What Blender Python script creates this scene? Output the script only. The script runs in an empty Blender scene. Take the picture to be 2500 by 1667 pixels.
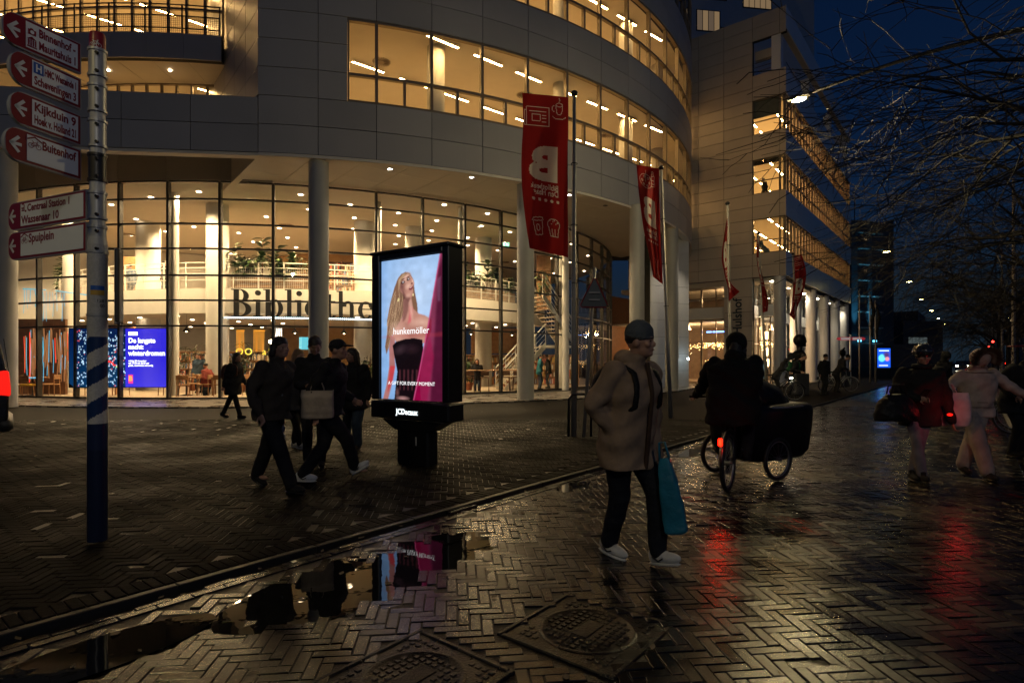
import bpy, bmesh, math, random
import numpy as np
from mathutils import Vector, Matrix, Euler, noise as mnoise
random.seed(7); np.random.seed(7)
scene = bpy.context.scene
COL = scene.collection
R = math.radians
# ------------------------------------------------------------------ camera
F, EH, HV, CU = 1390.0, 1.48, 880.0, 1250.0      # focal length in photo pixels, eye height, horizon row, centre column
cam_data = bpy.data.cameras.new('camera'); cam = bpy.data.objects.new('camera', cam_data); COL.objects.link(cam)
cam_data.sensor_width = 36; cam_data.lens = F/2500*36; cam_data.shift_y = (HV-833.5)/2500
cam_data.clip_start = 0.05; cam_data.clip_end = 3000
cam.location = (0, 0, EH); cam.rotation_euler = (R(90), 0, 0)
scene.camera = cam
# ------------------------------------------------------------------ world: late dusk, sun gone below the horizon beyond the street side
world = bpy.data.worlds.new('World'); scene.world = world; world.use_nodes = True
wn = world.node_tree.nodes; wl = world.node_tree.links
bg = wn['Background']
sky = wn.new('ShaderNodeTexSky'); sky.sky_type = 'NISHITA'; sky.sun_disc = False
sky.sun_elevation = R(0.0); sky.sun_rotation = R(128); sky.altitude = 0
sky.air_density = 1.0; sky.dust_density = 0.3; sky.ozone_density = 4.6
wl.new(sky.outputs[0], bg.inputs['Color'])
wtc = wn.new('ShaderNodeTexCoord'); wmx = wn.new('ShaderNodeVectorMath'); wmx.operation = 'MAXIMUM'; wmx.inputs[1].default_value = (-2, -2, .10)
wl.new(wtc.outputs['Generated'], wmx.inputs[0]); wl.new(wmx.outputs[0], sky.inputs[0])
bg.inputs['Strength'].default_value = 0.088
scene.view_settings.view_transform = 'Standard'; scene.view_settings.look = 'None'
scene.view_settings.gamma = 1; scene.view_settings.exposure = 0
scene.render.engine = 'CYCLES'
cy = scene.cycles
cy.use_denoising = True
try: cy.denoiser = 'OPENIMAGEDENOISE'
except Exception: pass
cy.max_bounces = 7; cy.diffuse_bounces = 3; cy.glossy_bounces = 3; cy.transmission_bounces = 3; cy.transparent_max_bounces = 24
cy.caustics_reflective = False; cy.caustics_refractive = False
cy.sample_clamp_indirect = 3.0; cy.sample_clamp_direct = 0.0
cy.use_light_tree = True
# ------------------------------------------------------------------ frames of reference
S = Vector((0.631, 0.776, 0)); P = Vector((-0.776, 0.631, 0))     # along the street, and across it towards the library
def SP(s, p, z=0): return Vector((0.631*s-0.776*p, 0.776*s+0.631*p, z))
def to_sp(x, y): return (0.631*x+0.776*y, -0.776*x+0.631*y)
def px(u, v, d): return Vector(((u-CU)/F*d, d, EH+(HV-v)/F*d))     # a measured photo pixel at a known distance
def gx(u, v, z=0.0):
    d = (EH-z)*F/(v-HV); return Vector(((u-CU)/F*d, d, z))
# ------------------------------------------------------------------ materials
MATS = {}
def _nodes(name):
    m = bpy.data.materials.new(name); m.use_nodes = True
    return m, m.node_tree.nodes, m.node_tree.links, m.node_tree.nodes['Principled BSDF']
def mat(name, col, rough=0.6, metal=0.0, var=0.15, scale=3.0, bump=0.0, bscale=40.0, spec=0.5, emit=None, estr=0.0, coat=0.0, rvar=0.0, bdist=0.01, ovar=0.0):
    """Procedural material: base colour with noise variation, optional relief, gloss variation or emission."""
    if name in MATS: return MATS[name]
    m, n, l, b = _nodes(name)
    b.inputs['Roughness'].default_value = rough; b.inputs['Metallic'].default_value = metal
    b.inputs['Specular IOR Level'].default_value = spec; b.inputs['Coat Weight'].default_value = coat
    tc = n.new('ShaderNodeTexCoord')
    nz = n.new('ShaderNodeTexNoise'); nz.inputs['Scale'].default_value = scale; nz.inputs['Detail'].default_value = 5
    l.new(tc.outputs['Object'], nz.inputs['Vector'])
    mp = n.new('ShaderNodeMapRange'); mp.inputs[3].default_value = 1-var; mp.inputs[4].default_value = 1+var
    mp.inputs[1].default_value = 0.25; mp.inputs[2].default_value = 0.75
    l.new(nz.outputs['Fac'], mp.inputs[0])
    mx = n.new('ShaderNodeVectorMath'); mx.operation = 'SCALE'; mx.inputs[0].default_value = col[:3]
    if ovar:            # tone shift from piece to piece
        oi = n.new('ShaderNodeObjectInfo'); om = n.new('ShaderNodeMapRange'); om.inputs[3].default_value = 1-ovar; om.inputs[4].default_value = 1+ovar
        mu = n.new('ShaderNodeMath'); mu.operation = 'MULTIPLY'; l.new(oi.outputs['Random'], om.inputs[0]); l.new(om.outputs[0], mu.inputs[0]); l.new(mp.outputs[0], mu.inputs[1]); l.new(mu.outputs[0], mx.inputs['Scale'])
    else: l.new(mp.outputs[0], mx.inputs['Scale'])
    l.new(mx.outputs[0], b.inputs['Base Color'])
    if rvar:
        r2 = n.new('ShaderNodeMapRange'); r2.inputs[1].default_value = .3; r2.inputs[2].default_value = .7
        r2.inputs[3].default_value = max(0, rough-rvar); r2.inputs[4].default_value = min(1, rough+rvar)
        l.new(nz.outputs['Fac'], r2.inputs[0]); l.new(r2.outputs[0], b.inputs['Roughness'])
    if bump:
        n2 = n.new('ShaderNodeTexNoise'); n2.inputs['Scale'].default_value = bscale; n2.inputs['Detail'].default_value = 4
        l.new(tc.outputs['Object'], n2.inputs['Vector'])
        bp = n.new('ShaderNodeBump'); bp.inputs['Strength'].default_value = bump; bp.inputs['Distance'].default_value = bdist
        l.new(n2.outputs['Fac'], bp.inputs['Height']); l.new(bp.outputs[0], b.inputs['Normal'])
    if emit:
        b.inputs['Emission Color'].default_value = (*emit, 1); b.inputs['Emission Strength'].default_value = estr
    MATS[name] = m; return m
def emat(name, col, strength):
    if name in MATS: return MATS[name]
    m, n, l, b = _nodes(name)
    b.inputs['Base Color'].default_value = (0.02, 0.02, 0.02, 1)
    b.inputs['Emission Color'].default_value = (*col, 1); b.inputs['Emission Strength'].default_value = strength
    MATS[name] = m; return m
def glass_mat(name, tint=(1, 1, 1), refl=1.0, rough=0.0):
    """Thin window pane: lets light straight through, mirrors by Fresnel."""
    if name in MATS: return MATS[name]
    m, n, l, b = _nodes(name); n.remove(b)
    out = n['Material Output']
    tr = n.new('ShaderNodeBsdfTransparent'); tr.inputs[0].default_value = (*tint, 1)
    gl = n.new('ShaderNodeBsdfGlossy'); gl.inputs['Roughness'].default_value = rough
    fr = n.new('ShaderNodeFresnel'); fr.inputs[0].default_value = 1.5
    ml = n.new('ShaderNodeMath'); ml.operation = 'MULTIPLY'; ml.inputs[1].default_value = refl
    tc = n.new('ShaderNodeTexCoord'); nz = n.new('ShaderNodeTexNoise'); nz.inputs['Scale'].default_value = 0.8
    bp = n.new('ShaderNodeBump'); bp.inputs['Strength'].default_value = 0.04; bp.inputs['Distance'].default_value = 0.02
    l.new(tc.outputs['Object'], nz.inputs[0]); l.new(nz.outputs[0], bp.inputs['Height']); l.new(bp.outputs[0], gl.inputs['Normal'])
    mx = n.new('ShaderNodeMixShader')
    l.new(fr.outputs[0], ml.inputs[0]); l.new(ml.outputs[0], mx.inputs[0]); l.new(tr.outputs[0], mx.inputs[1]); l.new(gl.outputs[0], mx.inputs[2])
    l.new(mx.outputs[0], out.inputs[0]); MATS[name] = m; return m
def attr_mat(name, strength, rough=0.15, attr='paint'):
    """A flat screen or print whose colours are painted per vertex by code; strength 0 = unlit print."""
    m, n, l, b = _nodes(name)
    a = n.new('ShaderNodeAttribute'); a.attribute_name = attr
    if strength:
        b.inputs['Base Color'].default_value = (0.01, 0.01, 0.01, 1); l.new(a.outputs['Color'], b.inputs['Emission Color'])
        b.inputs['Emission Strength'].default_value = strength
    else: l.new(a.outputs['Color'], b.inputs['Base Color'])
    b.inputs['Roughness'].default_value = rough; MATS[name] = m; return m
# ------------------------------------------------------------------ mesh building
class MB:
    def __init__(s): s.v = []; s.f = []
    def add(s, vs, fs):
        o = len(s.v); s.v.extend([tuple(p) for p in vs]); s.f.extend([tuple(i+o for i in f) for f in fs]); return s
    def box(s, c, size, M=None):
        a, b, e = [q/2 for q in size]; c = Vector(c)
        vs = [Vector((x*a, y*b, z*e)) for z in (-1, 1) for y in (-1, 1) for x in (-1, 1)]
        if M is not None: vs = [M @ q for q in vs]
        return s.add([c+q for q in vs], [(0, 2, 3, 1), (4, 5, 7, 6), (0, 1, 5, 4), (2, 6, 7, 3), (0, 4, 6, 2), (1, 3, 7, 5)])
    def slab(s, o, ax, ay, az):
        o, ax, ay, az = map(Vector, (o, ax, ay, az))
        vs = [o+ax*i+ay*j+az*k for k in (0, 1) for j in (0, 1) for i in (0, 1)]
        return s.add(vs, [(0, 2, 3, 1), (4, 5, 7, 6), (0, 1, 5, 4), (2, 6, 7, 3), (0, 4, 6, 2), (1, 3, 7, 5)])
    def bbox(s, c, size, bev, M=None):
        """box with chamfered edges"""
        a, b, e = [q/2 for q in size]; bv = min(bev, a*.9, b*.9, e*.9); c = Vector(c); pts = {}; vs = []
        for sx in (-1, 1):
            for sy in (-1, 1):
                for sz in (-1, 1):
                    for k in range(3):
                        q = [sx*a, sy*b, sz*e]
                        for j in range(3):
                            if j != k: q[j] -= (sx, sy, sz)[j]*bv
                        pts[(sx, sy, sz, k)] = len(vs); q = Vector(q); vs.append(c+(M @ q if M is not None else q))
        g = lambda x, y, z, k: pts[(x, y, z, k)]; fs = []
        for k in range(3):
            i, j = (k+1) % 3, (k+2) % 3
            for sg in (-1, 1):
                f = []
                for (p, q) in ((-1, -1), (1, -1), (1, 1), (-1, 1)):
                    t = [0, 0, 0]; t[k] = sg; t[i] = p; t[j] = q; f.append(g(*t, k))
                fs.append(tuple(f) if sg > 0 else tuple(f[::-1]))
        for k in range(3):
            i, j = (k+1) % 3, (k+2) % 3
            for p in (-1, 1):
                for q in (-1, 1):
                    A = [0, 0, 0]; A[i] = p; A[j] = q; A[k] = -1; B = A[:]; B[k] = 1
                    f = (g(*A, i), g(*B, i), g(*B, j), g(*A, j)); fs.append(f if p*q < 0 else f[::-1])
        for sx in (-1, 1):
            for sy in (-1, 1):
                for sz in (-1, 1):
                    f = tuple(g(sx, sy, sz, k) for k in range(3)); fs.append(f if sx*sy*sz > 0 else f[::-1])
        return s.add(vs, fs)
    def tube(s, pts, rad, n=8, cap=True, flat=1.0):
        pts = [Vector(p) for p in pts]; m = len(pts); rad = [rad]*m if not hasattr(rad, '__len__') else rad
        vs = []; fs = []; up = None
        for i, p in enumerate(pts):
            t = (pts[min(i+1, m-1)]-pts[max(i-1, 0)])
            t = t.normalized() if t.length > 1e-9 else Vector((0, 0, 1))
            if up is None:
                r = Vector((0, 0, 1)) if abs(t.z) < .9 else Vector((0, 1, 0)); up = (r-t*r.dot(t)).normalized()
            else:
                up = up-t*up.dot(t); up = up.normalized() if up.length > 1e-6 else t.orthogonal().normalized()
            sd = t.cross(up)
            for k in range(n):
                a = 2*math.pi*k/n; vs.append(p+(sd*math.cos(a)+up*math.sin(a)*flat)*rad[i])
        for i in range(m-1):
            for k in range(n):
                k2 = (k+1) % n; fs.append((i*n+k, i*n+k2, (i+1)*n+k2, (i+1)*n+k))
        if cap: fs.append(tuple(range(n))[::-1]); fs.append(tuple((m-1)*n+k for k in range(n)))
        return s.add(vs, fs)
    def lathe(s, prof, c=(0, 0, 0), n=24, M=None):
        vs = []; fs = []; c = Vector(c)
        for (r, z) in prof:
            for k in range(n):
                a = 2*math.pi*k/n; q = Vector((r*math.cos(a), r*math.sin(a), z)); vs.append(c+(M @ q if M is not None else q))
        for i in range(len(prof)-1):
            for k in range(n):
                k2 = (k+1) % n; fs.append((i*n+k, i*n+k2, (i+1)*n+k2, (i+1)*n+k))
        if prof[0][0] > 1e-6: fs.append(tuple(range(n))[::-1])
        if prof[-1][0] > 1e-6: fs.append(tuple((len(prof)-1)*n+k for k in range(n)))
        return s.add(vs, fs)
    def prism(s, poly, T, depth):
        """2-D outline, T(x, y, h) -> 3-D; extruded from h=0 to h=depth"""
        n = len(poly)
        vs = [T(x, y, 0) for x, y in poly]+[T(x, y, depth) for x, y in poly]
        fs = [tuple(range(n))[::-1], tuple(range(n, 2*n))]+[(i, (i+1) % n, n+(i+1) % n, n+i) for i in range(n)]
        return s.add(vs, fs)
    def ell(s, c, r, n=12, m=8, M=None):
        c = Vector(c); vs = []; fs = []
        r = (r, r, r) if not hasattr(r, '__len__') else r
        for i in range(m+1):
            th = math.pi*i/m
            for k in range(n):
                a = 2*math.pi*k/n; q = Vector((r[0]*math.sin(th)*math.cos(a), r[1]*math.sin(th)*math.sin(a), -r[2]*math.cos(th)))
                vs.append(c+(M @ q if M is not None else q))
        for i in range(m):
            for k in range(n):
                k2 = (k+1) % n; fs.append((i*n+k, i*n+k2, (i+1)*n+k2, (i+1)*n+k))
        return s.add(vs, fs)
    def torus(s, c, Rm, r, M=None, n=32, m=8):
        c = Vector(c); vs = []; fs = []
        for i in range(n):
            a = 2*math.pi*i/n
            for k in range(m):
                b = 2*math.pi*k/m; q = Vector(((Rm+r*math.cos(b))*math.cos(a), (Rm+r*math.cos(b))*math.sin(a), r*math.sin(b)))
                vs.append(c+(M @ q if M is not None else q))
        for i in range(n):
            for k in range(m):
                fs.append((i*m+k, ((i+1) % n)*m+k, ((i+1) % n)*m+(k+1) % m, i*m+(k+1) % m))
        return s.add(vs, fs)
    def mesh(s, name, smooth=False):
        me = bpy.data.meshes.new(name); me.from_pydata(s.v, [], s.f); me.update()
        if smooth: me.polygons.foreach_set('use_smooth', [True]*len(me.polygons))
        return me
    def build(s, name, m, parent=None, smooth=False, loc=None):
        return obj(name, s.mesh(name, smooth), m, parent, loc)
def obj(name, me, m=None, parent=None, loc=None):
    o = bpy.data.objects.new(name, me); COL.objects.link(o)
    if m is not None and len(me.materials) == 0: me.materials.append(m)
    if parent is not None: o.parent = parent
    if loc is not None: o.location = loc
    return o
def smooth_by_angle(o, ang=40):
    me = o.data; me.polygons.foreach_set('use_smooth', [True]*len(me.polygons))
    try: me.set_sharp_from_angle(angle=R(ang))
    except Exception: pass
    return o
def tag(o, label, cat, group=None):
    o['label'] = label; o['category'] = cat
    if group: o['group'] = group
    return o
def thing(name, label, cat, loc=(0, 0, 0), rz=0, group=None):
    o = bpy.data.objects.new(name, None); COL.objects.link(o); o.location = loc; o.rotation_euler = (0, 0, rz)
    o.empty_display_size = .2
    return tag(o, label, cat, group)
def struct(o, kind='structure'): o['kind'] = kind; return o
def group_part(name, parent):
    """a part with no mesh of its own that only holds sub-parts"""
    o = bpy.data.objects.new(name, None); COL.objects.link(o); o.parent = parent; return o
WORK = bpy.data.scenes.new('workbench')          # scratch scene, emptied and removed at the end
def evaluated_mesh(o):
    WORK.collection.objects.link(o); vl = WORK.view_layers[0]; vl.update(); dg = vl.depsgraph; dg.update()
    me = bpy.data.meshes.new_from_object(o.evaluated_get(dg)); WORK.collection.objects.unlink(o); return me
def text_mesh(txt, size=1.0, align='LEFT', ext=0.0, sx=1.0, bold=0.0, spacing=1.0, shear=0.0):
    """lettering as flat (or extruded) mesh data in the XY plane"""
    cu = bpy.data.curves.new('txt', 'FONT'); cu.body = txt; cu.size = size; cu.align_x = align; cu.extrude = ext; cu.offset = bold
    cu.space_character = spacing; cu.resolution_u = 3; cu.shear = shear
    o = bpy.data.objects.new('txt', cu); me = evaluated_mesh(o)
    bpy.data.objects.remove(o); bpy.data.curves.remove(cu)
    if sx != 1.0:
        for v in me.vertices: v.co.x *= sx
    return me
def mapped(me, T):
    for v in me.vertices: v.co = T(v.co.x, v.co.y, v.co.z)
    me.update(); return me
def on_plane(o, ax, ay):
    """x, y, h -> point on the plane through o spanned by unit ax, ay; h along the outward normal"""
    o = Vector(o); ax = Vector(ax).normalized(); ay = Vector(ay).normalized(); nn = ax.cross(ay)
    return lambda x, y, h=0: o+ax*x+ay*y+nn*h
def area_light(name, loc, rot, size, energy, col, parent=None, size_y=None, spread=None):
    ld = bpy.data.lights.new(name, 'AREA'); ld.energy = energy; ld.color = col; ld.size = size
    if size_y: ld.shape = 'RECTANGLE'; ld.size_y = size_y
    if spread: ld.spread = spread
    o = bpy.data.objects.new(name, ld); COL.objects.link(o); o.location = loc; o.rotation_euler = rot
    if parent: o.parent = parent
    return o
def spot_light(name, loc, target, energy, col, ang=80, blend=.5, rad=.05, parent=None):
    ld = bpy.data.lights.new(name, 'SPOT'); ld.energy = energy; ld.color = col; ld.spot_size = R(ang); ld.spot_blend = blend; ld.shadow_soft_size = rad
    o = bpy.data.objects.new(name, ld); COL.objects.link(o); o.location = loc
    o.rotation_euler = (Vector(target)-Vector(loc)).to_track_quat('-Z', 'Y').to_euler()
    if parent: o.parent = parent
    return o
def point_light(name, loc, energy, col, rad=.1, parent=None):
    ld = bpy.data.lights.new(name, 'POINT'); ld.energy = energy; ld.color = col; ld.shadow_soft_size = rad
    o = bpy.data.objects.new(name, ld); COL.objects.link(o); o.location = loc
    if parent: o.parent = parent
    return o
# ================================================================== GROUND
def wet_mat(name, base, r0, r1, bump, dark=0.5, jscale=6.0, spec=0.5, patch=0.9):
    """wet fired-clay paving: each brick its own tone, film of water of uneven gloss, fine pitted relief"""
    m, n, l, b = _nodes(name)
    oi = n.new('ShaderNodeObjectInfo'); at = n.new('ShaderNodeAttribute'); at.attribute_name = 'rnd'
    ad = n.new('ShaderNodeMath'); ad.operation = 'ADD'; l.new(oi.outputs['Random'], ad.inputs[0]); l.new(at.outputs['Fac'], ad.inputs[1])
    fr = n.new('ShaderNodeMath'); fr.operation = 'FRACT'; l.new(ad.outputs[0], fr.inputs[0])
    rp = n.new('ShaderNodeValToRGB'); e = rp.color_ramp.elements
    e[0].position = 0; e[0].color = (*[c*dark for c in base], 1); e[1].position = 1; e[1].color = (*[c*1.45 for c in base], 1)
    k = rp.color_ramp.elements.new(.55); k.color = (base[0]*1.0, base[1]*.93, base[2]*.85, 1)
    l.new(fr.outputs[0], rp.inputs[0])
    geo = n.new('ShaderNodeNewGeometry')
    n1 = n.new('ShaderNodeTexNoise'); n1.inputs['Scale'].default_value = 55; n1.inputs['Detail'].default_value = 6
    n2 = n.new('ShaderNodeTexNoise'); n2.inputs['Scale'].default_value = patch; n2.inputs['Detail'].default_value = 4
    l.new(geo.outputs['Position'], n1.inputs['Vector']); l.new(geo.outputs['Position'], n2.inputs['Vector'])
    mm = n.new('ShaderNodeMapRange'); mm.inputs[1].default_value = .3; mm.inputs[2].default_value = .7; mm.inputs[3].default_value = .7; mm.inputs[4].default_value = 1.25
    l.new(n1.outputs['Fac'], mm.inputs[0])
    sc = n.new('ShaderNodeVectorMath'); sc.operation = 'SCALE'; l.new(rp.outputs[0], sc.inputs[0]); l.new(mm.outputs[0], sc.inputs['Scale']); l.new(sc.outputs[0], b.inputs['Base Color'])
    rr = n.new('ShaderNodeMapRange'); rr.inputs[1].default_value = .36; rr.inputs[2].default_value = .64; rr.inputs[3].default_value = r0; rr.inputs[4].default_value = r1
    l.new(n2.outputs['Fac'], rr.inputs[0])
    ra = n.new('ShaderNodeMath'); ra.operation = 'MULTIPLY_ADD'; ra.inputs[1].default_value = .12; l.new(fr.outputs[0], ra.inputs[0]); l.new(rr.outputs[0], ra.inputs[2])
    l.new(ra.outputs[0], b.inputs['Roughness'])
    bp = n.new('ShaderNodeBump'); bp.inputs['Strength'].default_value = bump; bp.inputs['Distance'].default_value = .004
    n3 = n.new('ShaderNodeTexNoise'); n3.inputs['Scale'].default_value = 28; n3.inputs['Detail'].default_value = 5; n3.inputs['Roughness'].default_value = .65
    l.new(geo.outputs['Position'], n3.inputs['Vector'])
    l.new(n3.outputs['Fac'], bp.inputs['Height']); l.new(bp.outputs[0], b.inputs['Normal'])
    b.inputs['Specular IOR Level'].default_value = spec
    MATS[name] = m; return m
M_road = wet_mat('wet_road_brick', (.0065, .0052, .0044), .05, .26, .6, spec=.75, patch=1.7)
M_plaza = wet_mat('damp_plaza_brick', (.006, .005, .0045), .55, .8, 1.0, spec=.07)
M_joint = mat('wet_joint_sand', (.007, .006, .0055), .35, bump=.6, bscale=90, spec=.4)
M_asphalt = mat('wet_asphalt', (.03, .03, .032), .4, bump=.5, bscale=60, rvar=.12)
M_kerb = mat('kerb_stone', (.014, .0135, .013), .45, bump=.4, bscale=30, var=.3)
M_iron = mat('cast_iron', (.016, .015, .014), .28, .4, bump=.4, bscale=70, rvar=.1)
KERB_P, PLZ = 4.05, 0.03
PUD = [(2.55, 3.26, 1.0, .36), (0.92, 3.47, .50, .17), (5.72, 3.66, .30, .16), (9.5, 3.55, .9, .18), (14.5, 3.5, 1.2, .16)]
WATER = -.012
def road_h(s, p):
    h = .004*math.sin(s*1.7+p)+.003*math.sin(s*.9-p*2.3)-.004
    for (a, b, l, w) in PUD:
        ww = .16*math.sin(s*5+b)+.14*math.sin(s*11)+.08*math.sin(s*23)
        e = ((s-a)/l)**2+((p-b)/(w*(1+ww)))**2
        h -= .034*math.exp(-e)
    return h
def herring(L, W, s0, s1, p0, p1, ang=R(45)):
    """centre (s, p) and heading of every brick of a herringbone field"""
    out = []; ca, sa = math.cos(ang), math.sin(ang)
    cs = [((s-s0), (p-p0)) for s in (s0, s1) for p in (p0, p1)]
    xs = [ca*a+sa*b for a, b in cs]; ys = [-sa*a+ca*b for a, b in cs]
    for i in range(int(min(xs)/W)-3, int(max(xs)/W)+3):
        for j in range(int(min(ys)/W)-3, int(max(ys)/W)+3):
            c = (i-j) % 6          # 3:1 bricks
            if c == 0: x, y, t = (i+1.5)*W, (j+.5)*W, 0
            elif c == 5: x, y, t = (i+.5)*W, (j+1.5)*W, R(90)
            else: continue
            s = s0+ca*x-sa*y; p = p0+sa*x+ca*y
            if s0 <= s <= s1 and p0 <= p <= p1: out.append((s, p, ang+t))
    return out
def in_view(q, mu=60, mv=130):
    if q.y < .8: return False
    u = CU+F*q.x/q.y; v = HV+F*(EH-q.z)/q.y
    return -mu < u < 2500+mu and v < 1667+mv
def brick_shape(L, W, gap, bev, h):
    b = MB(); a, c = (L-gap)/2, (W-gap)/2
    rings = [(a, c, -h), (a, c, -bev), (a-bev, c-bev, 0)]
    vs = [(x*sx, y*sy, z) for (x, y, z) in rings for (sx, sy) in ((-1, -1), (1, -1), (1, 1), (-1, 1))]
    fs = [(i*4+k, i*4+(k+1) % 4, (i+1)*4+(k+1) % 4, (i+1)*4+k) for i in range(2) for k in range(4)]+[(8, 9, 10, 11)]
    return vs, fs
SANG = math.atan2(S.y, S.x)
def lay_bricks(parent, cells, hfun, L, W, m, name='brick', single=300, tilt=.010, dmax=17, gap=.006, skip=None):
    vs, fs = brick_shape(L, W, gap, .0035, .045)
    me = MB().add(vs, fs).mesh(name); me.materials.append(m)
    keep = []
    for (s, p, a) in cells:
        if skip and skip(s, p): continue
        q = SP(s, p, hfun(s, p))
        if q.y > dmax or not in_view(q, 1100, 900): continue        # also laid for a step to either side
        keep.append((q.length+(0 if in_view(q, 0, 0) else 1000), q, a+SANG))
    keep.sort(key=lambda t: t[0])
    rng = random.Random(3)
    def mtx(q, a):
        return Matrix.Translation(q+Vector((rng.uniform(-.0015, .0015), rng.uniform(-.0015, .0015), rng.uniform(-.0030, .0022)-(.006 if rng.random() < .03 else 0)))) @ Euler((rng.gauss(0, tilt), rng.gauss(0, tilt), a+rng.gauss(0, .008))).to_matrix().to_4x4()
    for (_, q, a) in keep[:single]:
        o = obj(name, me, m, parent); o.matrix_local = mtx(q, a)
    rest = keep[single:]
    if rest:
        A = np.array(vs); V = np.empty((len(rest)*12, 3)); rnd = np.empty(len(rest)*12)
        for i, (_, q, a) in enumerate(rest):
            M = np.array(mtx(q, a)); V[i*12:i*12+12] = A @ M[:3, :3].T+M[:3, 3]; rnd[i*12:i*12+12] = rng.random()
        FF = [tuple(k+i*12 for k in f) for i in range(len(rest)) for f in fs]
        me2 = bpy.data.meshes.new(name+'_field'); me2.from_pydata(V.tolist(), [], FF)
        at = me2.attributes.new('rnd', 'FLOAT', 'POINT'); at.data.foreach_set('value', rnd)
        o = obj(name+'_field', me2, m, parent); o['kind'] = 'stuff'
    return len(keep)
def sheet(name, s0, s1, p0, p1, z, m, ns=1, np_=1, hf=None, parent=None):
    b = MB()
    for j in range(np_+1):
        for i in range(ns+1):
            s = s0+(s1-s0)*i/ns; p = p0+(p1-p0)*j/np_; b.v.append(tuple(SP(s, p, z+(hf(s, p) if hf else 0))))
    for j in range(np_):
        for i in range(ns): k = j*(ns+1)+i; b.f.append((k, k+1, k+ns+2, k+ns+1))
    return b.build(name, m, parent, smooth=hf is not None)
ground = struct(sheet('ground', -600, 900, -700, 700, -.10, M_asphalt))
# --- the brick cycle road the photographer stands on
MANH = [(to_sp(.42, 3.16), .36), (to_sp(-.46, 2.68), .34)]
GRATE = to_sp(*gx(1105, 1238).xy)
def road_skip(s, p):
    for ((a, b), h) in MANH:
        if abs(s-a) < h+.0 and abs(p-b) < h+.0: return True
    return abs(s-GRATE[0]) < .2 and abs(p-GRATE[1]) < .16
road = struct(sheet('cycle_road', -3, 24, -.6, KERB_P-.13, -.0085, M_joint, 260, 60, road_h))
RL, RW = .201, .067
cells = herring(RL, RW, -2.5, 24, -.45, 3.76)
for i in range(int(26/RL)):     # two gutter courses laid lengthwise beside the kerb
    cells += [(RL*i-2.4, 3.84, 0), (RL*(i+.5)-2.4, 3.84+RW, 0)]
for i in range(130): cells.append((RL*i-2.4, -.52, 0))
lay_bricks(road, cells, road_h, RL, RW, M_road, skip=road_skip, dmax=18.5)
struct(sheet('road_surface', 24, 400, -.6, KERB_P-.13, -.004, M_road))
struct(sheet('road_surface', -60, -3, -.6, KERB_P-.13, -.004, M_asphalt))
# --- puddles standing in the gutter and the hollows
def water_mat():
    m, n, l, b = _nodes('puddle_water')
    b.inputs['Base Color'].default_value = (.006, .006, .006, 1); b.inputs['Roughness'].default_value = .015; b.inputs['IOR'].default_value = 1.33; b.inputs['Specular IOR Level'].default_value = .7
    g = n.new('ShaderNodeNewGeometry'); t = n.new('ShaderNodeTexNoise'); t.inputs['Scale'].default_value = 9; t.inputs['Detail'].default_value = 2
    bp = n.new('ShaderNodeBump'); bp.inputs['Strength'].default_value = .04; bp.inputs['Distance'].default_value = .01
    l.new(g.outputs['Position'], t.inputs['Vector']); l.new(t.outputs['Fac'], bp.inputs['Height']); l.new(bp.outputs[0], b.inputs['Normal'])
    return m
M_water = water_mat()
for i, (a, b_, l_, w_) in enumerate(PUD):
    mb = MB(); n = 40
    mb.add([SP(a+l_*1.15*math.cos(2*math.pi*k/n), min(b_+w_*1.25*math.sin(2*math.pi*k/n), 3.9), WATER-i*.0007) for k in range(n)], [tuple(range(n))])
    struct(mb.build('puddle', M_water))
# --- kerb between road and plaza, stone by stone
kerb = struct(sheet('kerb', -3, 60, KERB_P-.13, KERB_P+.02, -.045, M_joint))
mb = MB(); mb.bbox((0, 0, 0), (.995, .055, .12), .006); kme = mb.mesh('kerb_stone'); kme.materials.append(M_kerb)
for i in range(60):
    o = obj('kerb_stone', kme, None, kerb); o.location = SP(-2+i, KERB_P-.02, -.033+random.uniform(-.003, .003)); o.rotation_euler = (random.gauss(0, .006), random.gauss(0, .004), SANG+random.gauss(0, .002))
# --- plaza
def plaza_h(s, p): return PLZ+.004*math.sin(s*.8+p*.5)
plaza = struct(sheet('plaza', -40, 60, KERB_P+.02, 60, PLZ-.009, M_joint))
cells = herring(.21, .07, -16, 22, KERB_P+.24, 19, R(45))
for i in range(380): cells.append((-3+.07*i, KERB_P+.13, R(90)))
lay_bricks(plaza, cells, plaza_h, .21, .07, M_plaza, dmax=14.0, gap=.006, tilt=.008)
def far_plaza_mat():
    m, n, l, b = _nodes('far_plaza_brick')
    g = n.new('ShaderNodeNewGeometry'); mp = n.new('ShaderNodeMapping'); mp.inputs['Rotation'].default_value = (0, 0, -SANG)
    br = n.new('ShaderNodeTexBrick'); br.inputs['Scale'].default_value = 5; br.inputs['Color1'].default_value = (.0052, .0045, .004, 1); br.inputs['Color2'].default_value = (.004, .0034, .003, 1); br.inputs['Mortar'].default_value = (.015, .013, .012, 1)
    br.inputs['Mortar Size'].default_value = .03
    l.new(g.outputs['Position'], mp.inputs[0]); l.new(mp.outputs[0], br.inputs[0]); l.new(br.outputs[0], b.inputs['Base Color'])
    bp = n.new('ShaderNodeBump'); bp.inputs['Strength'].default_value = .5; bp.inputs['Distance'].default_value = .01; bp.invert = True
    nz = n.new('ShaderNodeTexNoise'); nz.inputs['Scale'].default_value = 8; l.new(g.outputs['Position'], nz.inputs[0])
    l.new(nz.outputs['Fac'], bp.inputs['Height']); l.new(bp.outputs[0], b.inputs['Normal']); b.inputs['Roughness'].default_value = .75; b.inputs['Specular IOR Level'].default_value = .05
    return m
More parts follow.
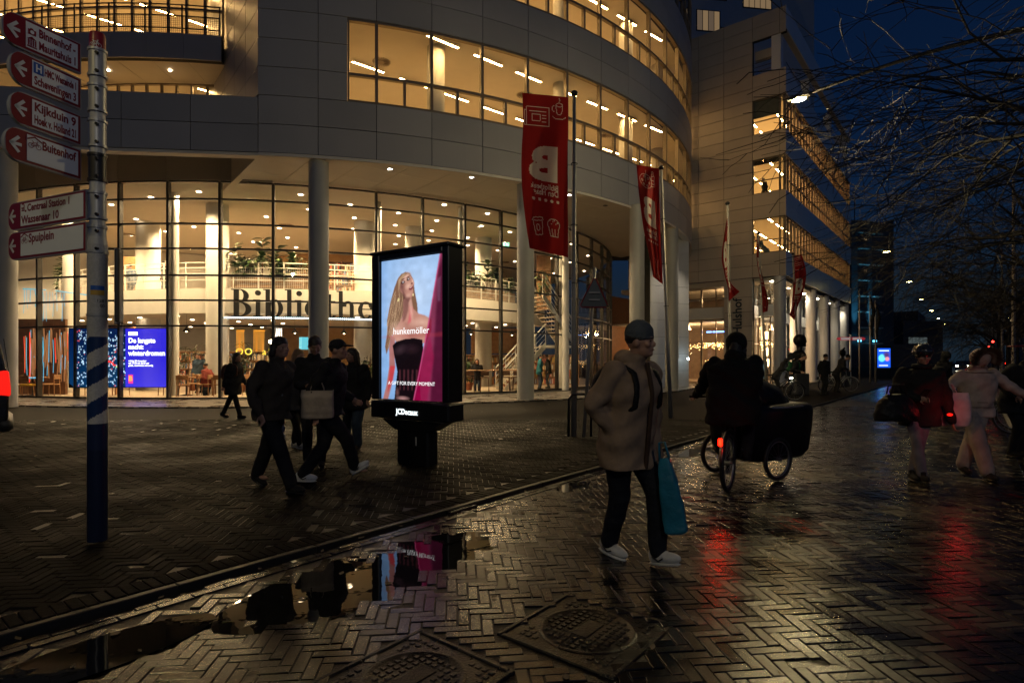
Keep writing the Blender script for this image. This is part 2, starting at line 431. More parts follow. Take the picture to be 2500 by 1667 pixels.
mb = MB()                                         # paving beyond the separately laid bricks (distance 15 m on)
mb.add([(-60, 14.95, PLZ-.004), SP(24, KERB_P+.02, PLZ-.004)+Vector((-6.5, -8, 0)), SP(400, KERB_P+.02, PLZ-.004), (60, 400, PLZ-.004), (-200, 400, PLZ-.004)], [])
y0 = 13.95; s_k = (y0-.631*(KERB_P+.02))/.776
q0 = SP(s_k, KERB_P+.02, PLZ-.004); q1 = SP(380, KERB_P+.02, PLZ-.004)
mb = MB().add([(-70, y0, PLZ-.004), tuple(q0), tuple(q1), (-70, q1.y, PLZ-.004)], [(0, 1, 2, 3)])
struct(mb.build('plaza_surface', far_plaza_mat()))
struct(sheet('plaza_surface', -90, -4, KERB_P+.02, 40, PLZ-.016, M_asphalt))
# --- right-hand verge with its kerb, tram road beyond
verge = struct(sheet('pavement', -40, 400, -6.0, -.75, .08, mat('verge_paving', (.045, .042, .04), .45, bump=.5, bscale=12, rvar=.1)))
rk = struct(sheet('kerb_edge', -3, 3, -.76, -.6, -.03, M_joint))
mb = MB(); mb.bbox((0, 0, 0), (.995, .15, .2), .015); kme2 = mb.mesh('kerb_stone'); kme2.materials.append(mat('pale_kerb', (.22, .2, .18), .5, bump=.3, var=.3))
for i in range(60):
    o = obj('kerb_stone', kme2, None, rk); o.location = SP(-2+i, -.675, 0); o.rotation_euler = (0, 0, SANG)
struct(sheet('carriageway', -200, 500, -24, -6.0, .004, M_asphalt))
# --- cast-iron covers
def manhole(name, s, p, h, label, rot=0):
    t = thing(name, label, 'manhole cover', SP(s, p, -.010), SANG+rot)
    b = MB(); w = .03
    for (cx, cy, sx, sy) in ((0, h-w/2, 2*h, w), (0, -h+w/2, 2*h, w), (h-w/2, 0, w, 2*h-2*w), (-h+w/2, 0, w, 2*h-2*w)): b.bbox((cx, cy, -.018), (sx, sy, .05), .006)
    b.build('frame', M_iron, t)
    b = MB(); b.box((0, 0, -.018), (2*h-.058, 2*h-.058, .03))
    b.build('bed', M_iron, t)
    r = h-.09
    lid = MB(); lid.lathe([(r, -.02), (r, .0), (r-.008, .003), (r-.022, .003), (r-.026, .0), (0, .0)], n=48); lid = smooth_by_angle(lid.build('lid', M_iron, t))
    st = MB(); k = int(h/.045)
    for i in range(-k, k+1):
        for j in range(-k, k+1):
            x, y = i*.043, j*.043; d = math.hypot(x, y)
            if d < r-.05:
                if abs(x) < .12 and abs(y) < .07: continue
                st.bbox((x, y, .001), (.028, .028, .008), .003)
            elif d > r+.03 and max(abs(x), abs(y)) < h-.07: st.bbox((x, y, -.002), (.028, .028, .008), .003)
    o = st.build('studs', M_iron, t); o['kind'] = 'stuff'
    MB().bbox((0, 0, -.001), (.2, .1, .012), .004).build('badge', M_joint, t)
    return t
manhole('manhole_cover', *MANH[0][0], MANH[0][1], 'wet studded manhole cover just behind the walking man\'s shadow, nearer the white shoes')
manhole('manhole_cover', *MANH[1][0], MANH[1][1], 'studded manhole cover with blue glints at the bottom edge below the puddle')
t = thing('drain_grate', 'small dark drain grate in the gutter beside the kerb', 'drain', SP(*GRATE, -.006), SANG)
b = MB()
for i in range(9): b.bbox((-.17+i*.0425, 0, 0), (.02, .28, .03), .004)
b.build('bars', M_iron, t); b = MB()
for sy in (-.145, .145): b.bbox((0, sy, 0), (.40, .02, .036), .004)
b.build('rim', M_iron, t)

# --- fallen leaves and scraps on the wet paving
lv = MB(); rg = random.Random(21)
for k in range(260):
    s_ = rg.uniform(.5, 16); p_ = rg.choice([rg.uniform(3.3, 4.0), rg.uniform(-.5, 4.0), rg.uniform(4.1, 12)]); onp = p_ > KERB_P
    z = (PLZ+.003) if onp else road_h(s_, p_)+.003; z = max(z, WATER+.002); a = rg.uniform(0, 6.28); L = rg.uniform(.012, .035); W = L*rg.uniform(.4, .8); q = SP(s_, p_, z); ca, sa = math.cos(a), math.sin(a)
    pts = [(-L, 0, 0), (-.3*L, W, .006), (.5*L, .7*W, .004), (L, 0, .008), (.4*L, -.8*W, .003), (-.4*L, -.9*W, .005)]
    lv.add([q+Vector((x*ca-y*sa, x*sa+y*ca, h)) for x, y, h in pts], [(0, 1, 2, 3), (0, 3, 4, 5)])
o = lv.build('fallen_leaves', mat('leaf_litter', (.10, .075, .045), .6, var=.5, scale=3)); tag(o, 'small wet leaves and scraps strewn over the paving', 'leaves'); o['kind'] = 'stuff'
# ================================================================== LIBRARY
M_panel = mat('grey_enamel_panel', (.40, .385, .38), .38, var=.07, scale=.5, bump=.05, bscale=60, spec=.4, ovar=.09)
M_soffit = mat('pale_soffit_panel', (.74, .68, .58), .5, var=.05, scale=1.2)
M_gap = mat('dark_joint', (.012, .012, .012), .8)
M_mull = mat('bronze_aluminium', (.24, .19, .13), .4, .3, var=.1, bump=.02)
M_mull_dk = mat('dark_aluminium', (.045, .042, .04), .4, .5, var=.1)
M_conc = mat('painted_column', (.42, .41, .38), .5, var=.08, scale=1.5, bump=.08, bscale=25)
M_ceil = mat('ceiling_plaster', (.74, .69, .60), .8, var=.03)
M_white = mat('white_paint', (.72, .70, .65), .6, var=.04)
M_floor_in = mat('library_floor', (.55, .45, .34), .35, var=.15, scale=2)
M_office_floor = mat('office_carpet', (.62, .54, .44), .9, var=.1)
M_wood = mat('oak', (.36, .19, .085), .5, var=.25, scale=6)
M_dkwood = mat('walnut', (.16, .075, .035), .5, var=.25, scale=6)
M_pane = glass_mat('window_glass', (.96, .97, .95), 1.0)
M_tube = emat('warm_tube', (1.0, .60, .22), 95.0)
M_down = emat('warm_downlight', (1.0, .74, .46), 22.0)
M_forecourt = mat('forecourt_stone', (.17, .155, .14), .3, var=.25, scale=1.5, bump=.15, bscale=20, rvar=.1)
LA = Vector((.777, .629, 0)); LB = Vector((-.629, .777, 0))     # the building's own grid
BC, BR = Vector((-10.24, 39.3, 0)), 21.6                         # centre and radius of the curved upper wall
GC, GR = Vector((-12.22, 39.5, 0)), 18.86                        # and of the glass wall below
ZS = 8.0                                                         # soffit height
def ring(c, r, a, z=0): return Vector((c.x+r*math.sin(a), c.y-r*math.cos(a), z))    # a = 0 faces the camera, + to the right
def ray_ang(c, r, u):
    """bearing on the circle hit first by the sight line through photo column u"""
    d = Vector(((u-CU)/F, 1, 0)).normalized(); o = -c; b_ = o.dot(d); q = b_*b_-(o.dot(o)-r*r)
    t = -b_-math.sqrt(max(q, 0)); h = d*t-c; return math.atan2(h.x, -h.y)
def arc_slab(mb, c, r0, r1, a0, a1, z0, z1, seg=None):
    """curved block between radii r0 < r1"""
    n = seg or max(1, int(abs(a1-a0)*r1/.5))
    vs = []; fs = []
    for i in range(n+1):
        a = a0+(a1-a0)*i/n
        for (r, z) in ((r0, z0), (r1, z0), (r1, z1), (r0, z1)): vs.append(ring(c, r, a, z))
    for i in range(n):
        for k in range(4):
            fs.append((i*4+k, i*4+(k+1) % 4, (i+1)*4+(k+1) % 4, (i+1)*4+k))
    fs.append((0, 1, 2, 3)); fs.append(tuple(n*4+k for k in (3, 2, 1, 0)))
    return mb.add(vs, fs)
lib = thing('library_building', 'large curved library building with grey panelled bands and a lit glass front', 'building', (0, 0, 0))
A_edge = ray_ang(BC, BR, 630)
us = [630, 782, 925, 1057.5, 1178.6]
mod = (ray_ang(BC, BR, 1178.6)-A_edge)/4
AN = [A_edge+mod*i for i in range(27)]                           # module lines round the bend
A_win0 = A_edge+mod*1.5
GAP = .022
# --- curved wall: single panels
def wall_panel(a0, a1, z0, z1, r=BR, c=BC, parent=lib, name='wall_panel', m=M_panel):
    b = MB(); g = GAP/r; arc_slab(b, c, r-.05, r, a0+g/2, a1-g/2, z0+GAP/2, z1-GAP/2, 3); return b.build(name, m, parent)
rows = [8.0+.9*i for i in range(20)]
WINROWS = [(9.8, 12.5), (14.3, 17.0), (18.8, 21.5)]
def is_win(z): return any(lo-.01 <= z < hi-.01 for lo, hi in WINROWS)
for i in range(26):
    for z0 in rows[:18]:
        if z0 > 24: break
        a0, a1 = AN[i], AN[i+1]
        if is_win(z0) and i >= 1:
            if i == 1: a1 = A_win0
            else: continue
        if i > 16: 
            continue
        wall_panel(a0, a1, z0, z0+.9)
b = MB()                                                         # backing wall behind the joints
for (z0, z1) in ((8.0, 9.78), (12.52, 14.28), (17.02, 18.78), (21.52, 24)): arc_slab(b, BC, BR-.35, BR-.055, A_edge, AN[17], z0+.01, z1)
for (lo, hi) in WINROWS: arc_slab(b, BC, BR-.35, BR-.055, A_edge, A_win0-.002, lo-.02, hi+.02)
b.build('backing_wall', M_gap, lib)
# --- ribbon windows
def ribbon(lo, hi, first, last, c=BC, r=BR):
    for i in range(first, last):
        a0, a1 = (A_win0, AN[2]) if i == 1 else (AN[i], AN[i+1])
        f = MB(); w = .05/r; rr0, rr1 = r-.18, r-.02
        arc_slab(f, c, rr0, rr1, a0, a1, lo, lo+.07, 2); arc_slab(f, c, rr0, rr1, a0, a1, hi-.08, hi, 2)
        arc_slab(f, c, rr0-.002, rr1+.004, a0, a0+w, lo+.07, hi-.08, 1); arc_slab(f, c, rr0-.002, rr1+.004, a1-w, a1, lo+.07, hi-.08, 1)
        zt = lo+.9
        arc_slab(f, c, rr0+.02, rr1-.004, a0+w, a1-w, zt-.045, zt+.045, 2)
        am = (a0+a1)/2
        if i > 1: arc_slab(f, c, rr0+.022, rr1-.002, am-w*.9, am+w*.9, lo+.07, zt-.045, 1)
        wo = f.build('window_frame', M_mull, lib)
        rg = r-.09
        for (p0, p1, q0, q1) in ([(a0+w, am-w, lo+.07, zt-.045), (am+w, a1-w, lo+.07, zt-.045)] if i > 1 else [(a0+w, a1-w, lo+.07, zt-.045)])+[(a0+w, a1-w, zt+.045, hi-.08)]:
            b = MB(); n = 1
            b.add([ring(c, rg, p0, q0), ring(c, rg, p1, q0), ring(c, rg, p1, q1), ring(c, rg, p0, q1)], [(0, 1, 2, 3)])
            b.build('pane', M_pane, wo)
ribbon(*WINROWS[0], 1, 17); ribbon(*WINROWS[1], 1, 17); ribbon(*WINROWS[2], 6, 17)
# --- floors and ceilings behind the ribbons
def disc(name, c, r, a0, a1, z, m, th=.1, parent=lib, inner=3.0):
    b = MB(); arc_slab(b, c, inner, r, a0, a1, z, z+th, 40); return b.build(name, m, parent)
for (lo, hi) in WINROWS[:2]:
    disc('office_floor', BC, BR-.36, A_edge+.005, AN[17], lo-.85, M_office_floor, inner=BR-13)
    disc('office_ceiling', BC, BR-.36, A_edge+.005, AN[17], hi+.35, M_ceil, inner=BR-13)
    b = MB(); arc_slab(b, BC, BR-13.2, BR-13, A_edge, AN[17], lo-.7, hi+.3); b.build('office_back_wall', M_white, lib)
    e0 = ring(BC, BR-.4, A_edge+.01); e1 = ring(BC, BR-12.9, A_edge+.01)
    b = MB(); b.slab(e0+Vector((0, 0, lo-.7)), e1-e0, Vector((.1, .03, 0)), Vector((0, 0, hi-lo+1.0))); b.build('office_side_wall', M_white, lib)
# fluorescent strips hung below the office ceilings, on the building grid
tube_me = MB().slab(-LA*.65+Vector((0, 0, -.03))-LB*.06, LA*1.3, LB*.09, Vector((0, 0, .05))).mesh('light_strip'); tube_me.materials.append(M_white); tube_me.materials.append(M_tube); tube_me.polygons[0].material_index = 1
def inside_ring(q, c, r0, r1): d = (Vector((q.x, q.y, 0))-c).length; return r0 < d < r1
for (lo, hi) in WINROWS[:2]:
    for i in range(-14, 15):
        for j in range(-8, 9):
            q = BC+LA*(i*2.0+(.7 if j % 2 else 0))+LB*(j*3.3); a = math.atan2(q.x-BC.x, -(q.y-BC.y))
            if inside_ring(q, BC, BR-10.5, BR-.9) and A_edge+.05 < a < AN[16]:
                o = obj('light_strip', tube_me, None, lib); o.location = q+Vector((0, 0, hi+.26))
# round air diffusers and interior columns of the offices
for (lo, hi) in WINROWS[:2]:
    for i in (2, 6, 10, 14):
        q = ring(BC, BR-3.2, AN[i]+mod*.2, hi+.345); b = MB()
        for k in range(22):
            a = 2*math.pi*k/22; b.slab(q+Vector((math.cos(a)*.14, math.sin(a)*.14, -.02)), Vector((math.cos(a)*.2, math.sin(a)*.2, 0)), Vector((-math.sin(a)*.025, math.cos(a)*.025, 0)), Vector((0, 0, .015)))
        b.lathe([(.0, -.03), (.12, -.03), (.14, 0)], q, 16); b.build('air_diffuser', M_mull, lib)
    for i in (3.3, 6.6, 9.4, 12.2, 15):
        q = ring(BC, BR-1.6, A_edge+mod*i); b = MB(); b.lathe([(.32, lo-.8), (.32, hi+.4)], q, 24); b.build('office_column', M_white, lib, True)
# --- the blind end of the curve: side wall running back on the building grid, drawn joints as real gaps
E0 = ring(BC, BR, A_edge)
for k in range(5):
    for z0 in rows[2:18]:
        b = MB(); b.slab(E0+LB*(k*1.5+.006)+Vector((-.0, 0, z0+GAP/2)), LB*(1.5-GAP), LA*.05, Vector((0, 0, .9-GAP))); b.build('side_panel', M_panel, lib)
b = MB(); b.slab(E0+LA*.055+Vector((0, 0, 9.6)), LB*7.5, LA*.2, Vector((0, 0, 14.4))); b.build('side_backing', M_gap, lib)
# --- soffit of tiles laid on the grid, clipped to the overhang
sof = group_part('soffit', lib)
TS = 1.45
def clip_poly(poly, c, r, keep_in=True):
    """clip a small convex polygon against a circle (chord approximation by sampling the edges)"""
    f = lambda q: ((q[0]-c.x)**2+(q[1]-c.y)**2 < r*r) == keep_in
    out = []; n = len(poly)
    for i in range(n):
        a, b_ = poly[i], poly[(i+1) % n]
        if f(a): out.append(a)
        if f(a) != f(b_):
            lo, hi = a, b_
            for _ in range(18):
                md = ((lo[0]+hi[0])/2, (lo[1]+hi[1])/2)
                if f(md) == f(a): lo = md
                else: hi = md
            out.append(lo)
    return out
LA2, LB2 = (LA.x, LA.y), (LB.x, LB.y)
for i in range(-20, 20):
    for j in range(-22, 5):
        o = BC.xy+Vector(LA2)*(i*TS)+Vector(LB2)*(j*TS)
        g = .008
        poly = [tuple(o+Vector(LA2)*x+Vector(LB2)*y) for x, y in ((g, g), (TS-g, g), (TS-g, TS-g), (g, TS-g))]
        poly = clip_poly(poly, BC, BR-.32); 
        if len(poly) >= 3: poly = clip_poly(poly, GC, GR-.1, False)
        if len(poly) < 3: continue
        cx = sum(q[0] for q in poly)/len(poly); cy_ = sum(q[1] for q in poly)/len(poly)
        q = Vector((cx, cy_, 0))-E0
        if q.dot(LA) < .1: continue                      # stops at the blind end
        if cy_ > 36: continue
        # split against the straight end so the edge is clean
        b = MB(); b.prism(poly, lambda x, y, h: Vector((x, y, ZS+.10-h)), .03); b.build('soffit_tile', M_soffit, sof)
b = MB(); arc_slab(b, BC, 12, BR-.1, A_edge+.004, AN[17], ZS+.24, ZS+.3, 40); b.build('soffit_backing', M_gap, lib)
b = MB(); arc_slab(b, BC, BR-.31, BR-.001, A_edge, AN[17], ZS-.10, ZS-.004, 60)
smooth_by_angle(b.build('soffit_edge', M_soffit, lib), 60)
b = MB(); b.slab(E0+LA*.06+Vector((0, 0, ZS-.06)), LB*5.2, LA*.22, Vector((0, 0, 1.3))); b.build('soffit_side', M_soffit, lib)
# soffit downlights
M_dl_out = emat('soffit_lamp_glow', (1.0, .93, .82), 60.0)
for (u, v) in ((952, 413), (1151, 433), (1390, 476), (1478, 502), (330, 330)):
    if u < 600: continue
    d = (ZS+.07-EH)*F/(HV-v); q = px(u, v, d)
    b = MB(); b.lathe([(.10, .02), (.10, -.012), (.075, -.012), (.07, .0)], (0, 0, 0), 20); o = b.build('downlight', M_mull_dk, lib); o.location = q
    if u != 1478:
        MB().lathe([(.065, -.004), (0, -.004)], (0, 0, 0), 16).build('lamp', M_dl_out, o)
        spot_light('soffit_spot', (q.x, q.y, q.z-.03), (q.x, q.y, 0), 150, (1, .84, .58), 125, .6, .06)
# --- round columns carrying the overhang
def column(u, d, r=.315, top=ZS+.06, parent=lib, m=M_conc):
    q = Vector(((u-CU)/F*d, d, 0)); b = MB(); b.lathe([(r, .04), (r, top)], q, 40)
    return smooth_by_angle(b.build('column', m, parent), 40)
for (u, d) in ((-640, 17.3), (12, 17.6), (778, 18.5), (1283, 20.9), (1555, 24.2), (1640, 28.0)): column(u, d)
# --- left-hand parapet, flush with the curve's blind end
PD = Vector((-.9954, -.0960, 0)); PN = Vector((-.0960, .9954, 0))      # runs to the left; into the building
par = E0
x0 = 0
for k in range(12):
    L = 2.02
    for z0, z1 in ((8.0, 8.87), (8.87, 9.74)):
        b = MB(); b.slab(par+PD*(k*L+.012)+Vector((0, 0, z0+.006)), PD*(L-GAP), PN*.06, Vector((0, 0, z1-z0-GAP))); b.build('parapet_panel', M_panel, lib)
b = MB(); b.slab(par+PN*.065+PD*.02+Vector((0, 0, 8.01)), PD*24.2, PN*.28, Vector((0, 0, 1.72))); b.build('parapet_core', M_gap, lib)
b = MB(); b.slab(par+PN*.03+Vector((0, 0, 7.90)), PD*24.2, PN*.33, Vector((0, 0, .09))); b.build('parapet_edge', M_soffit, lib)
b = MB(); b.slab(par+PN*.8+PD*.4+Vector((0, 0, 8.35)), PD*24, PN*.35, Vector((0, 0, .35))); b.build('cross_beam', M_soffit, lib)
b = MB(); b.slab(par+PN*.36+Vector((0, 0, 9.2)), PD*24.2, PN*8, Vector((0, 0, .15))); b.build('terrace_slab', M_soffit, lib)
# --- set-back upper block on the left
UC, UR = Vector((-14.2, 42.6, 0)), 22.1
ua0, ua1 = -.40, ray_ang(UC, UR, 540)
for i in range(14):
    a0 = ua1-(i+1)*.0585; a1 = ua1-i*.0585
    b = MB(); arc_slab(b, UC, UR-.05, UR, a0+.0003, a1-.0003, 12.4, 13.32, 3); b.build('wall_panel', M_panel, lib)
    b = MB(); arc_slab(b, UC, UR-.3, UR-.055, a0, a1, 12.42, 13.3, 3); b.build('backing_wall', M_gap, lib)
    g = .006
    b = MB(); arc_slab(b, UC, UR-2.0, UR-.31, a0+.0005, a1-.0005, 12.46, 12.5, 2); b.build('soffit_tile', M_soffit, lib)
    for (r, z0, z1, nn) in ((UR-.22, 13.36, 16.2, 2), (UR-2.0, 9.4, 12.44, 2)):
        for j in range(nn):
            p0 = a0+(a1-a0)*j/nn; p1 = a0+(a1-a0)*(j+1)/nn; f = MB(); w = .04/r
            arc_slab(f, UC, r-.1, r, p0, p0+w, z0, z1, 1); arc_slab(f, UC, r-.1, r, p1-w, p1, z0, z1, 1)
            for zz in (z0, z1-.07, z0+.95): arc_slab(f, UC, r-.1, r-.003, p0+w, p1-w, zz, zz+.07, 1)
            wo = f.build('window_frame', M_mull, lib)
            MB().add([ring(UC, r-.05, p0+w, z0), ring(UC, r-.05, p1-w, z0), ring(UC, r-.05, p1-w, z1), ring(UC, r-.05, p0+w, z1)], [(0, 1, 2, 3)]).build('pane', M_pane, wo)
b = MB()
for zz in (13.5, 13.95, 14.35): arc_slab(b, UC, UR-.06, UR-.03, ua1-.82, ua1-.002, zz, zz+.035, 50)
for k in range(15): arc_slab(b, UC, UR-.062, UR-.028, ua1-.004-k*.0585, ua1-.002-k*.0585, 13.32, 14.39, 1)
b.build('balcony_rail', M_mull_dk, lib)
b = MB()
for k in range(150): a = ua1-.46+k*.458/150; arc_slab(b, UC, UR-.05, UR-.044, a, a+.0004, 13.33, 14.0, 1)
for k in range(9): arc_slab(b, UC, UR-.05, UR-.044, ua1-.46, ua1-.002, 13.36+k*.07, 13.366+k*.07, 24)
o = b.build('railing_mesh', M_mull_dk, lib); o['kind'] = 'stuff'
for (r, zf, zc) in ((UR-.35, 13.0, 16.45), (UR-2.15, 9.38, 12.6)):
    b = MB(); arc_slab(b, UC, UR-11, r, -.8, ua1+.1, zf, zf+.05, 30); b.build('office_floor', M_office_floor, lib)
    b = MB(); arc_slab(b, UC, UR-11, r, -.8, ua1+.1, zc, zc+.05, 30); b.build('office_ceiling', M_ceil, lib)
    b = MB(); arc_slab(b, UC, UR-11.1, UR-11, -.8, ua1+.1, zf+.1, zc-.02, 30); b.build('office_back_wall', M_white, lib)
    for i in range(-13, 10):
        for j in range(-11, 6):
            q = UC+LA*(i*1.75)+LB*(j*2.3); a = math.atan2(q.x-UC.x, -(q.y-UC.y))
            if inside_ring(q, UC, UR-9.5, r-.5) and -.78 < a < ua1:
                o = obj('light_strip', tube_me, None, lib); o.location = q+Vector((0, 0, zc-.09))
# warm lamps washing the terrace under the set-back block
for a in (-.2, -.05, .06): 
    q = ring(UC, UR-1.0, a, 12.44); b = MB(); b.lathe([(.05, 0), (.05, -.02), (0, -.02)], (0, 0, 0), 12); o = b.build('downlight', M_down, lib); o.location = q
# --- forecourt under the overhang
FO = [ring(BC, BR+.55, A_edge+.0+i*.02, .07) for i in range(0, 62)]
fc = MB(); arc_slab(fc, BC, BR-8, BR+.35, A_edge-.91, AN[17], -.02, .062, 90)
forecourt = struct(fc.build('forecourt', M_gap))
i0 = 0
for i in range(40):
    a0 = A_edge-.91+i*.06
    for k in range(4):
        r1 = BR+.35-k*.95; b = MB(); arc_slab(b, BC, r1-.944, r1, a0+.0003, a0+.0597, .03, .07, 2); b.build('paving_slab', M_forecourt, forecourt)
# --- glass wall of the ground hall
gu = [48, 166, 290, 420, 551, 680, 806, 924, 1033, 1130]
gm = (ray_ang(GC, GR, 1033)-ray_ang(GC, GR, 290))/6
g0 = ray_ang(GC, GR, 290)-2*gm
GA = [g0+gm*i for i in range(-5, 23)]
GZ = [.1, 2.74, 3.67, 4.58, 5.55, 6.45, 7.35, 7.98]
for i in range(len(GA)-1):
    a0, a1 = GA[i], GA[i+1]; w = .045/GR
    f = MB(); arc_slab(f, GC, GR-.16, GR+.02, a0-w, a0+w, .08, 7.99, 1); wo = f.build('mullion', M_mull_dk, lib)
    for zz in [.11]+GZ[1:]: f = MB(); arc_slab(f, GC, GR-.10, GR+.0, a0+w, a1-w, zz-.03, zz+.03, 2); f.build('transom', M_mull_dk, lib)
    for (z0, z1) in zip(GZ[:-1], GZ[1:]):
        MB().add([ring(GC, GR-.05, a0+w, z0+.03), ring(GC, GR-.05, a1-w, z0+.03), ring(GC, GR-.05, a1-w, z1-.03), ring(GC, GR-.05, a0+w, z1-.03)], [(0, 1, 2, 3)]).build('pane', M_pane, lib)
# wall strip above the glass on the left, under the terrace
for i in range(0, 10):
    a0, a1 = GA[i], GA[i+1]
    if a1 > a0: b = MB(); arc_slab(b, GC, GR-.1, GR+.05, a0+.0004, a1-.0004, 8.01, 9.19, 2); b.build('fascia_panel', M_panel, lib)
# --- ground hall inside
IR = GR-.2
b = MB(); arc_slab(b, GC, .5, IR, GA[0]-.3, GA[-1]+.6, .0, .075, 60); b.build('hall_floor', M_floor_in, lib)
b = MB(); arc_slab(b, GC, .5, IR, GA[0]-.3, GA[-1]+.6, 8.12, 8.2, 60); b.build('hall_ceiling', M_ceil, lib)
b = MB(); arc_slab(b, GC, 4.0, 4.2, GA[0]-.3, GA[-1]+.6, .08, 8.1, 40); b.build('hall_back_wall', mat('ochre_wall', (.40, .24, .11), .7), lib)
l0 = ring(GC, IR, GA[0]-.28); b = MB(); b.slab(l0+Vector((0, 0, .08)), (ring(GC, 4.2, GA[0]-.28)-l0), Vector((-.1, 0, 0)), Vector((0, 0, 8))); b.build('hall_side_wall', M_white, lib)
# mezzanine
MZ, ME = 4.55, GR-3.6
ma0, ma1 = GA[0]-.28, ray_ang(GC, GR-3.6, 1330)
b = MB(); arc_slab(b, GC, 4.3, ME, ma0, ma1, MZ-1.05, MZ, 60); smooth_by_angle(b.build('mezzanine_slab', M_white, lib), 50)
b = MB(); arc_slab(b, GC, 4.3, ME-.04, ma0, ma1, MZ+.002, MZ+.02, 60); b.build('mezzanine_floor', M_floor_in, lib)
b = MB()
for zz in (.35, .62, .88, 1.1): arc_slab(b, GC, ME-.08, ME-.045, ma0, ma1, MZ+zz, MZ+zz+.035, 60)
for k in range(34):
    a = ma0+(ma1-ma0)*k/33; arc_slab(b, GC, ME-.085, ME-.04, a, a+.0026, MZ+.02, MZ+1.13, 1)
b.build('mezzanine_rail', M_white, lib)
b = MB()
for k in range(420): a = ma0+(ma1-ma0)*k/420; arc_slab(b, GC, ME-.064, ME-.058, a, a+.0005, MZ+.04, MZ+.88, 1)
for k in range(11): arc_slab(b, GC, ME-.064, ME-.058, ma0, ma1, MZ+.06+k*.07, MZ+.067+k*.07, 40)
o = b.build('railing_mesh', M_white, lib); o['kind'] = 'stuff'
# interior round columns
for (u, d, r) in ((362, 27.5, .52), (531, 24.4, .45), (890, 27.5, .5), (1012, 28.5, .45), (1180, 31, .45), (1372, 28.0, .35), (170, 25, .25), (426, 22.6, .16), (925, 23.9, .1), (1124, 24.8, .1), (1380, 27.0, .16)):
    q = Vector(((u-CU)/F*d, d, 0)); b = MB(); b.lathe([(r, .08), (r, 8.12)], q, 32); smooth_by_angle(b.build('hall_column', M_white, lib))
# downlights in the hall ceiling and under the mezzanine
dl_me = MB().lathe([(.085, 0), (.085, -.02), (0, -.02)], (0, 0, 0), 14).mesh('downlight'); dl_me.materials.append(M_down)
rng = random.Random(11)
for i in range(-9, 10):
    for j in range(-9, 6):
        q = GC+LA*(i*2.2+(1.1 if j % 2 else 0))+LB*(j*2.2)
        a = math.atan2(q.x-GC.x, -(q.y-GC.y))
        if GA[0]-.25 < a < GA[-1]:
            if inside_ring(q, GC, 5, GR-1.0): o = obj('downlight', dl_me, None, lib); o.location = q+Vector((rng.uniform(-.2, .2), rng.uniform(-.2, .2), 8.12))
            if inside_ring(q, GC, 5, ME-.6) and a < ma1: o = obj('downlight', dl_me, None, lib); o.location = q+Vector((rng.uniform(-.2, .2), 0, MZ-1.052))
for i, (u, v) in enumerate(((310, 572), (440, 545), (905, 575), (1040, 566), (1230, 640), (700, 550))):
    d = (8.1-EH)*F/(HV-v); q = px(u, v, d); b = MB()
    for k in range(22):
        a = 2*math.pi*k/22; b.slab(q+Vector((math.cos(a)*.14, math.sin(a)*.14, -.02)), Vector((math.cos(a)*.22, math.sin(a)*.22, 0)), Vector((-math.sin(a)*.03, math.cos(a)*.03, 0)), Vector((0, 0, .015)))
    b.lathe([(.0, -.03), (.12, -.03), (.14, 0)], q, 16); b.build('air_diffuser', M_mull, lib)
# the lamps' light in the hall (the drawn downlights give the sparkle, these the wash of the same fixtures)
for a in [GA[4]+.12*k for k in range(-3, 11)]:
    for r in (GR-2.0, GR-6.5):
        q = ring(GC, r, a); spot_light('hall_lamp_wash', (q.x, q.y, 8.05), (q.x, q.y, 0), 1020, (1, .70, .36), 150, .4, .15)
    q = ring(GC, GR-7.0, a); 
    if a < ma1: spot_light('cafe_lamp_wash', (q.x, q.y, MZ-1.1), (q.x, q.y, 0), 200, (1, .66, .33), 150, .4, .15)
    q = ring(GC, GR-8.0, a)
# ================================================================== STONE OFFICE BUILDING BEYOND
M_stone = mat('pale_stone_panel', (.50, .44, .38), .6, var=.07, scale=1.2, bump=.06, bscale=40, ovar=.07)
M_wpan = mat('white_enamel_panel', (.74, .74, .74), .22, var=.04, scale=.8)
M_frame2 = mat('office_window_frame', (.2, .17, .13), .4, .4)
M_curtain = None
def curtain_mat():
    m, n, l, b = _nodes('pleated_curtain'); out = n['Material Output']
    tl = n.new('ShaderNodeBsdfTranslucent'); df = n.new('ShaderNodeBsdfDiffuse'); mx = n.new('ShaderNodeMixShader'); n.remove(b)
    tl.inputs[0].default_value = (.62, .5, .36, 1); df.inputs[0].default_value = (.5, .42, .32, 1); mx.inputs[0].default_value = .5
    l.new(tl.outputs[0], mx.inputs[1]); l.new(df.outputs[0], mx.inputs[2]); l.new(mx.outputs[0], out.inputs[0]); return m
M_curtain = curtain_mat()
off = thing('office_building', 'pale stone office building with a lit corner and blue window bands, columns along the street', 'building')
C0 = Vector((15.4, 32.0, 0)); UPZ = Vector((0, 0, 1))
SILLS = [7.66, 11.11, 14.56, 18.01]
def fl(t, z=0, dep=0): return C0+P*t+S*dep+UPZ*z           # left (stone) face, dep = into the building
def fs(t, z=0, dep=0): return C0+S*t+P*dep+UPZ*z           # street face
tcol = [0, .34, 1.81, 3.46, 5.0, 6.6, 8.2, 9.8]
RH = 3.45/4
zr = [6.28]; 
while zr[-1] < 21.3: zr.append(zr[-1]+RH)
def stone(t0, t1, z0, z1):
    b = MB(); b.slab(fl(t0+.012, z0+.012), P*(t1-t0-.024), S*.06, UPZ*(z1-z0-.024)); b.build('stone_panel', M_stone, off)
def opening(z0, z1): return any(z1 > s+.02 and z0 < s+1.98 for s in SILLS)
zs = [6.28, 6.97]
zl = [6.28, 6.97]+[s+q for s in SILLS for q in (0, .667, 1.333, 2.0, 2.725)]
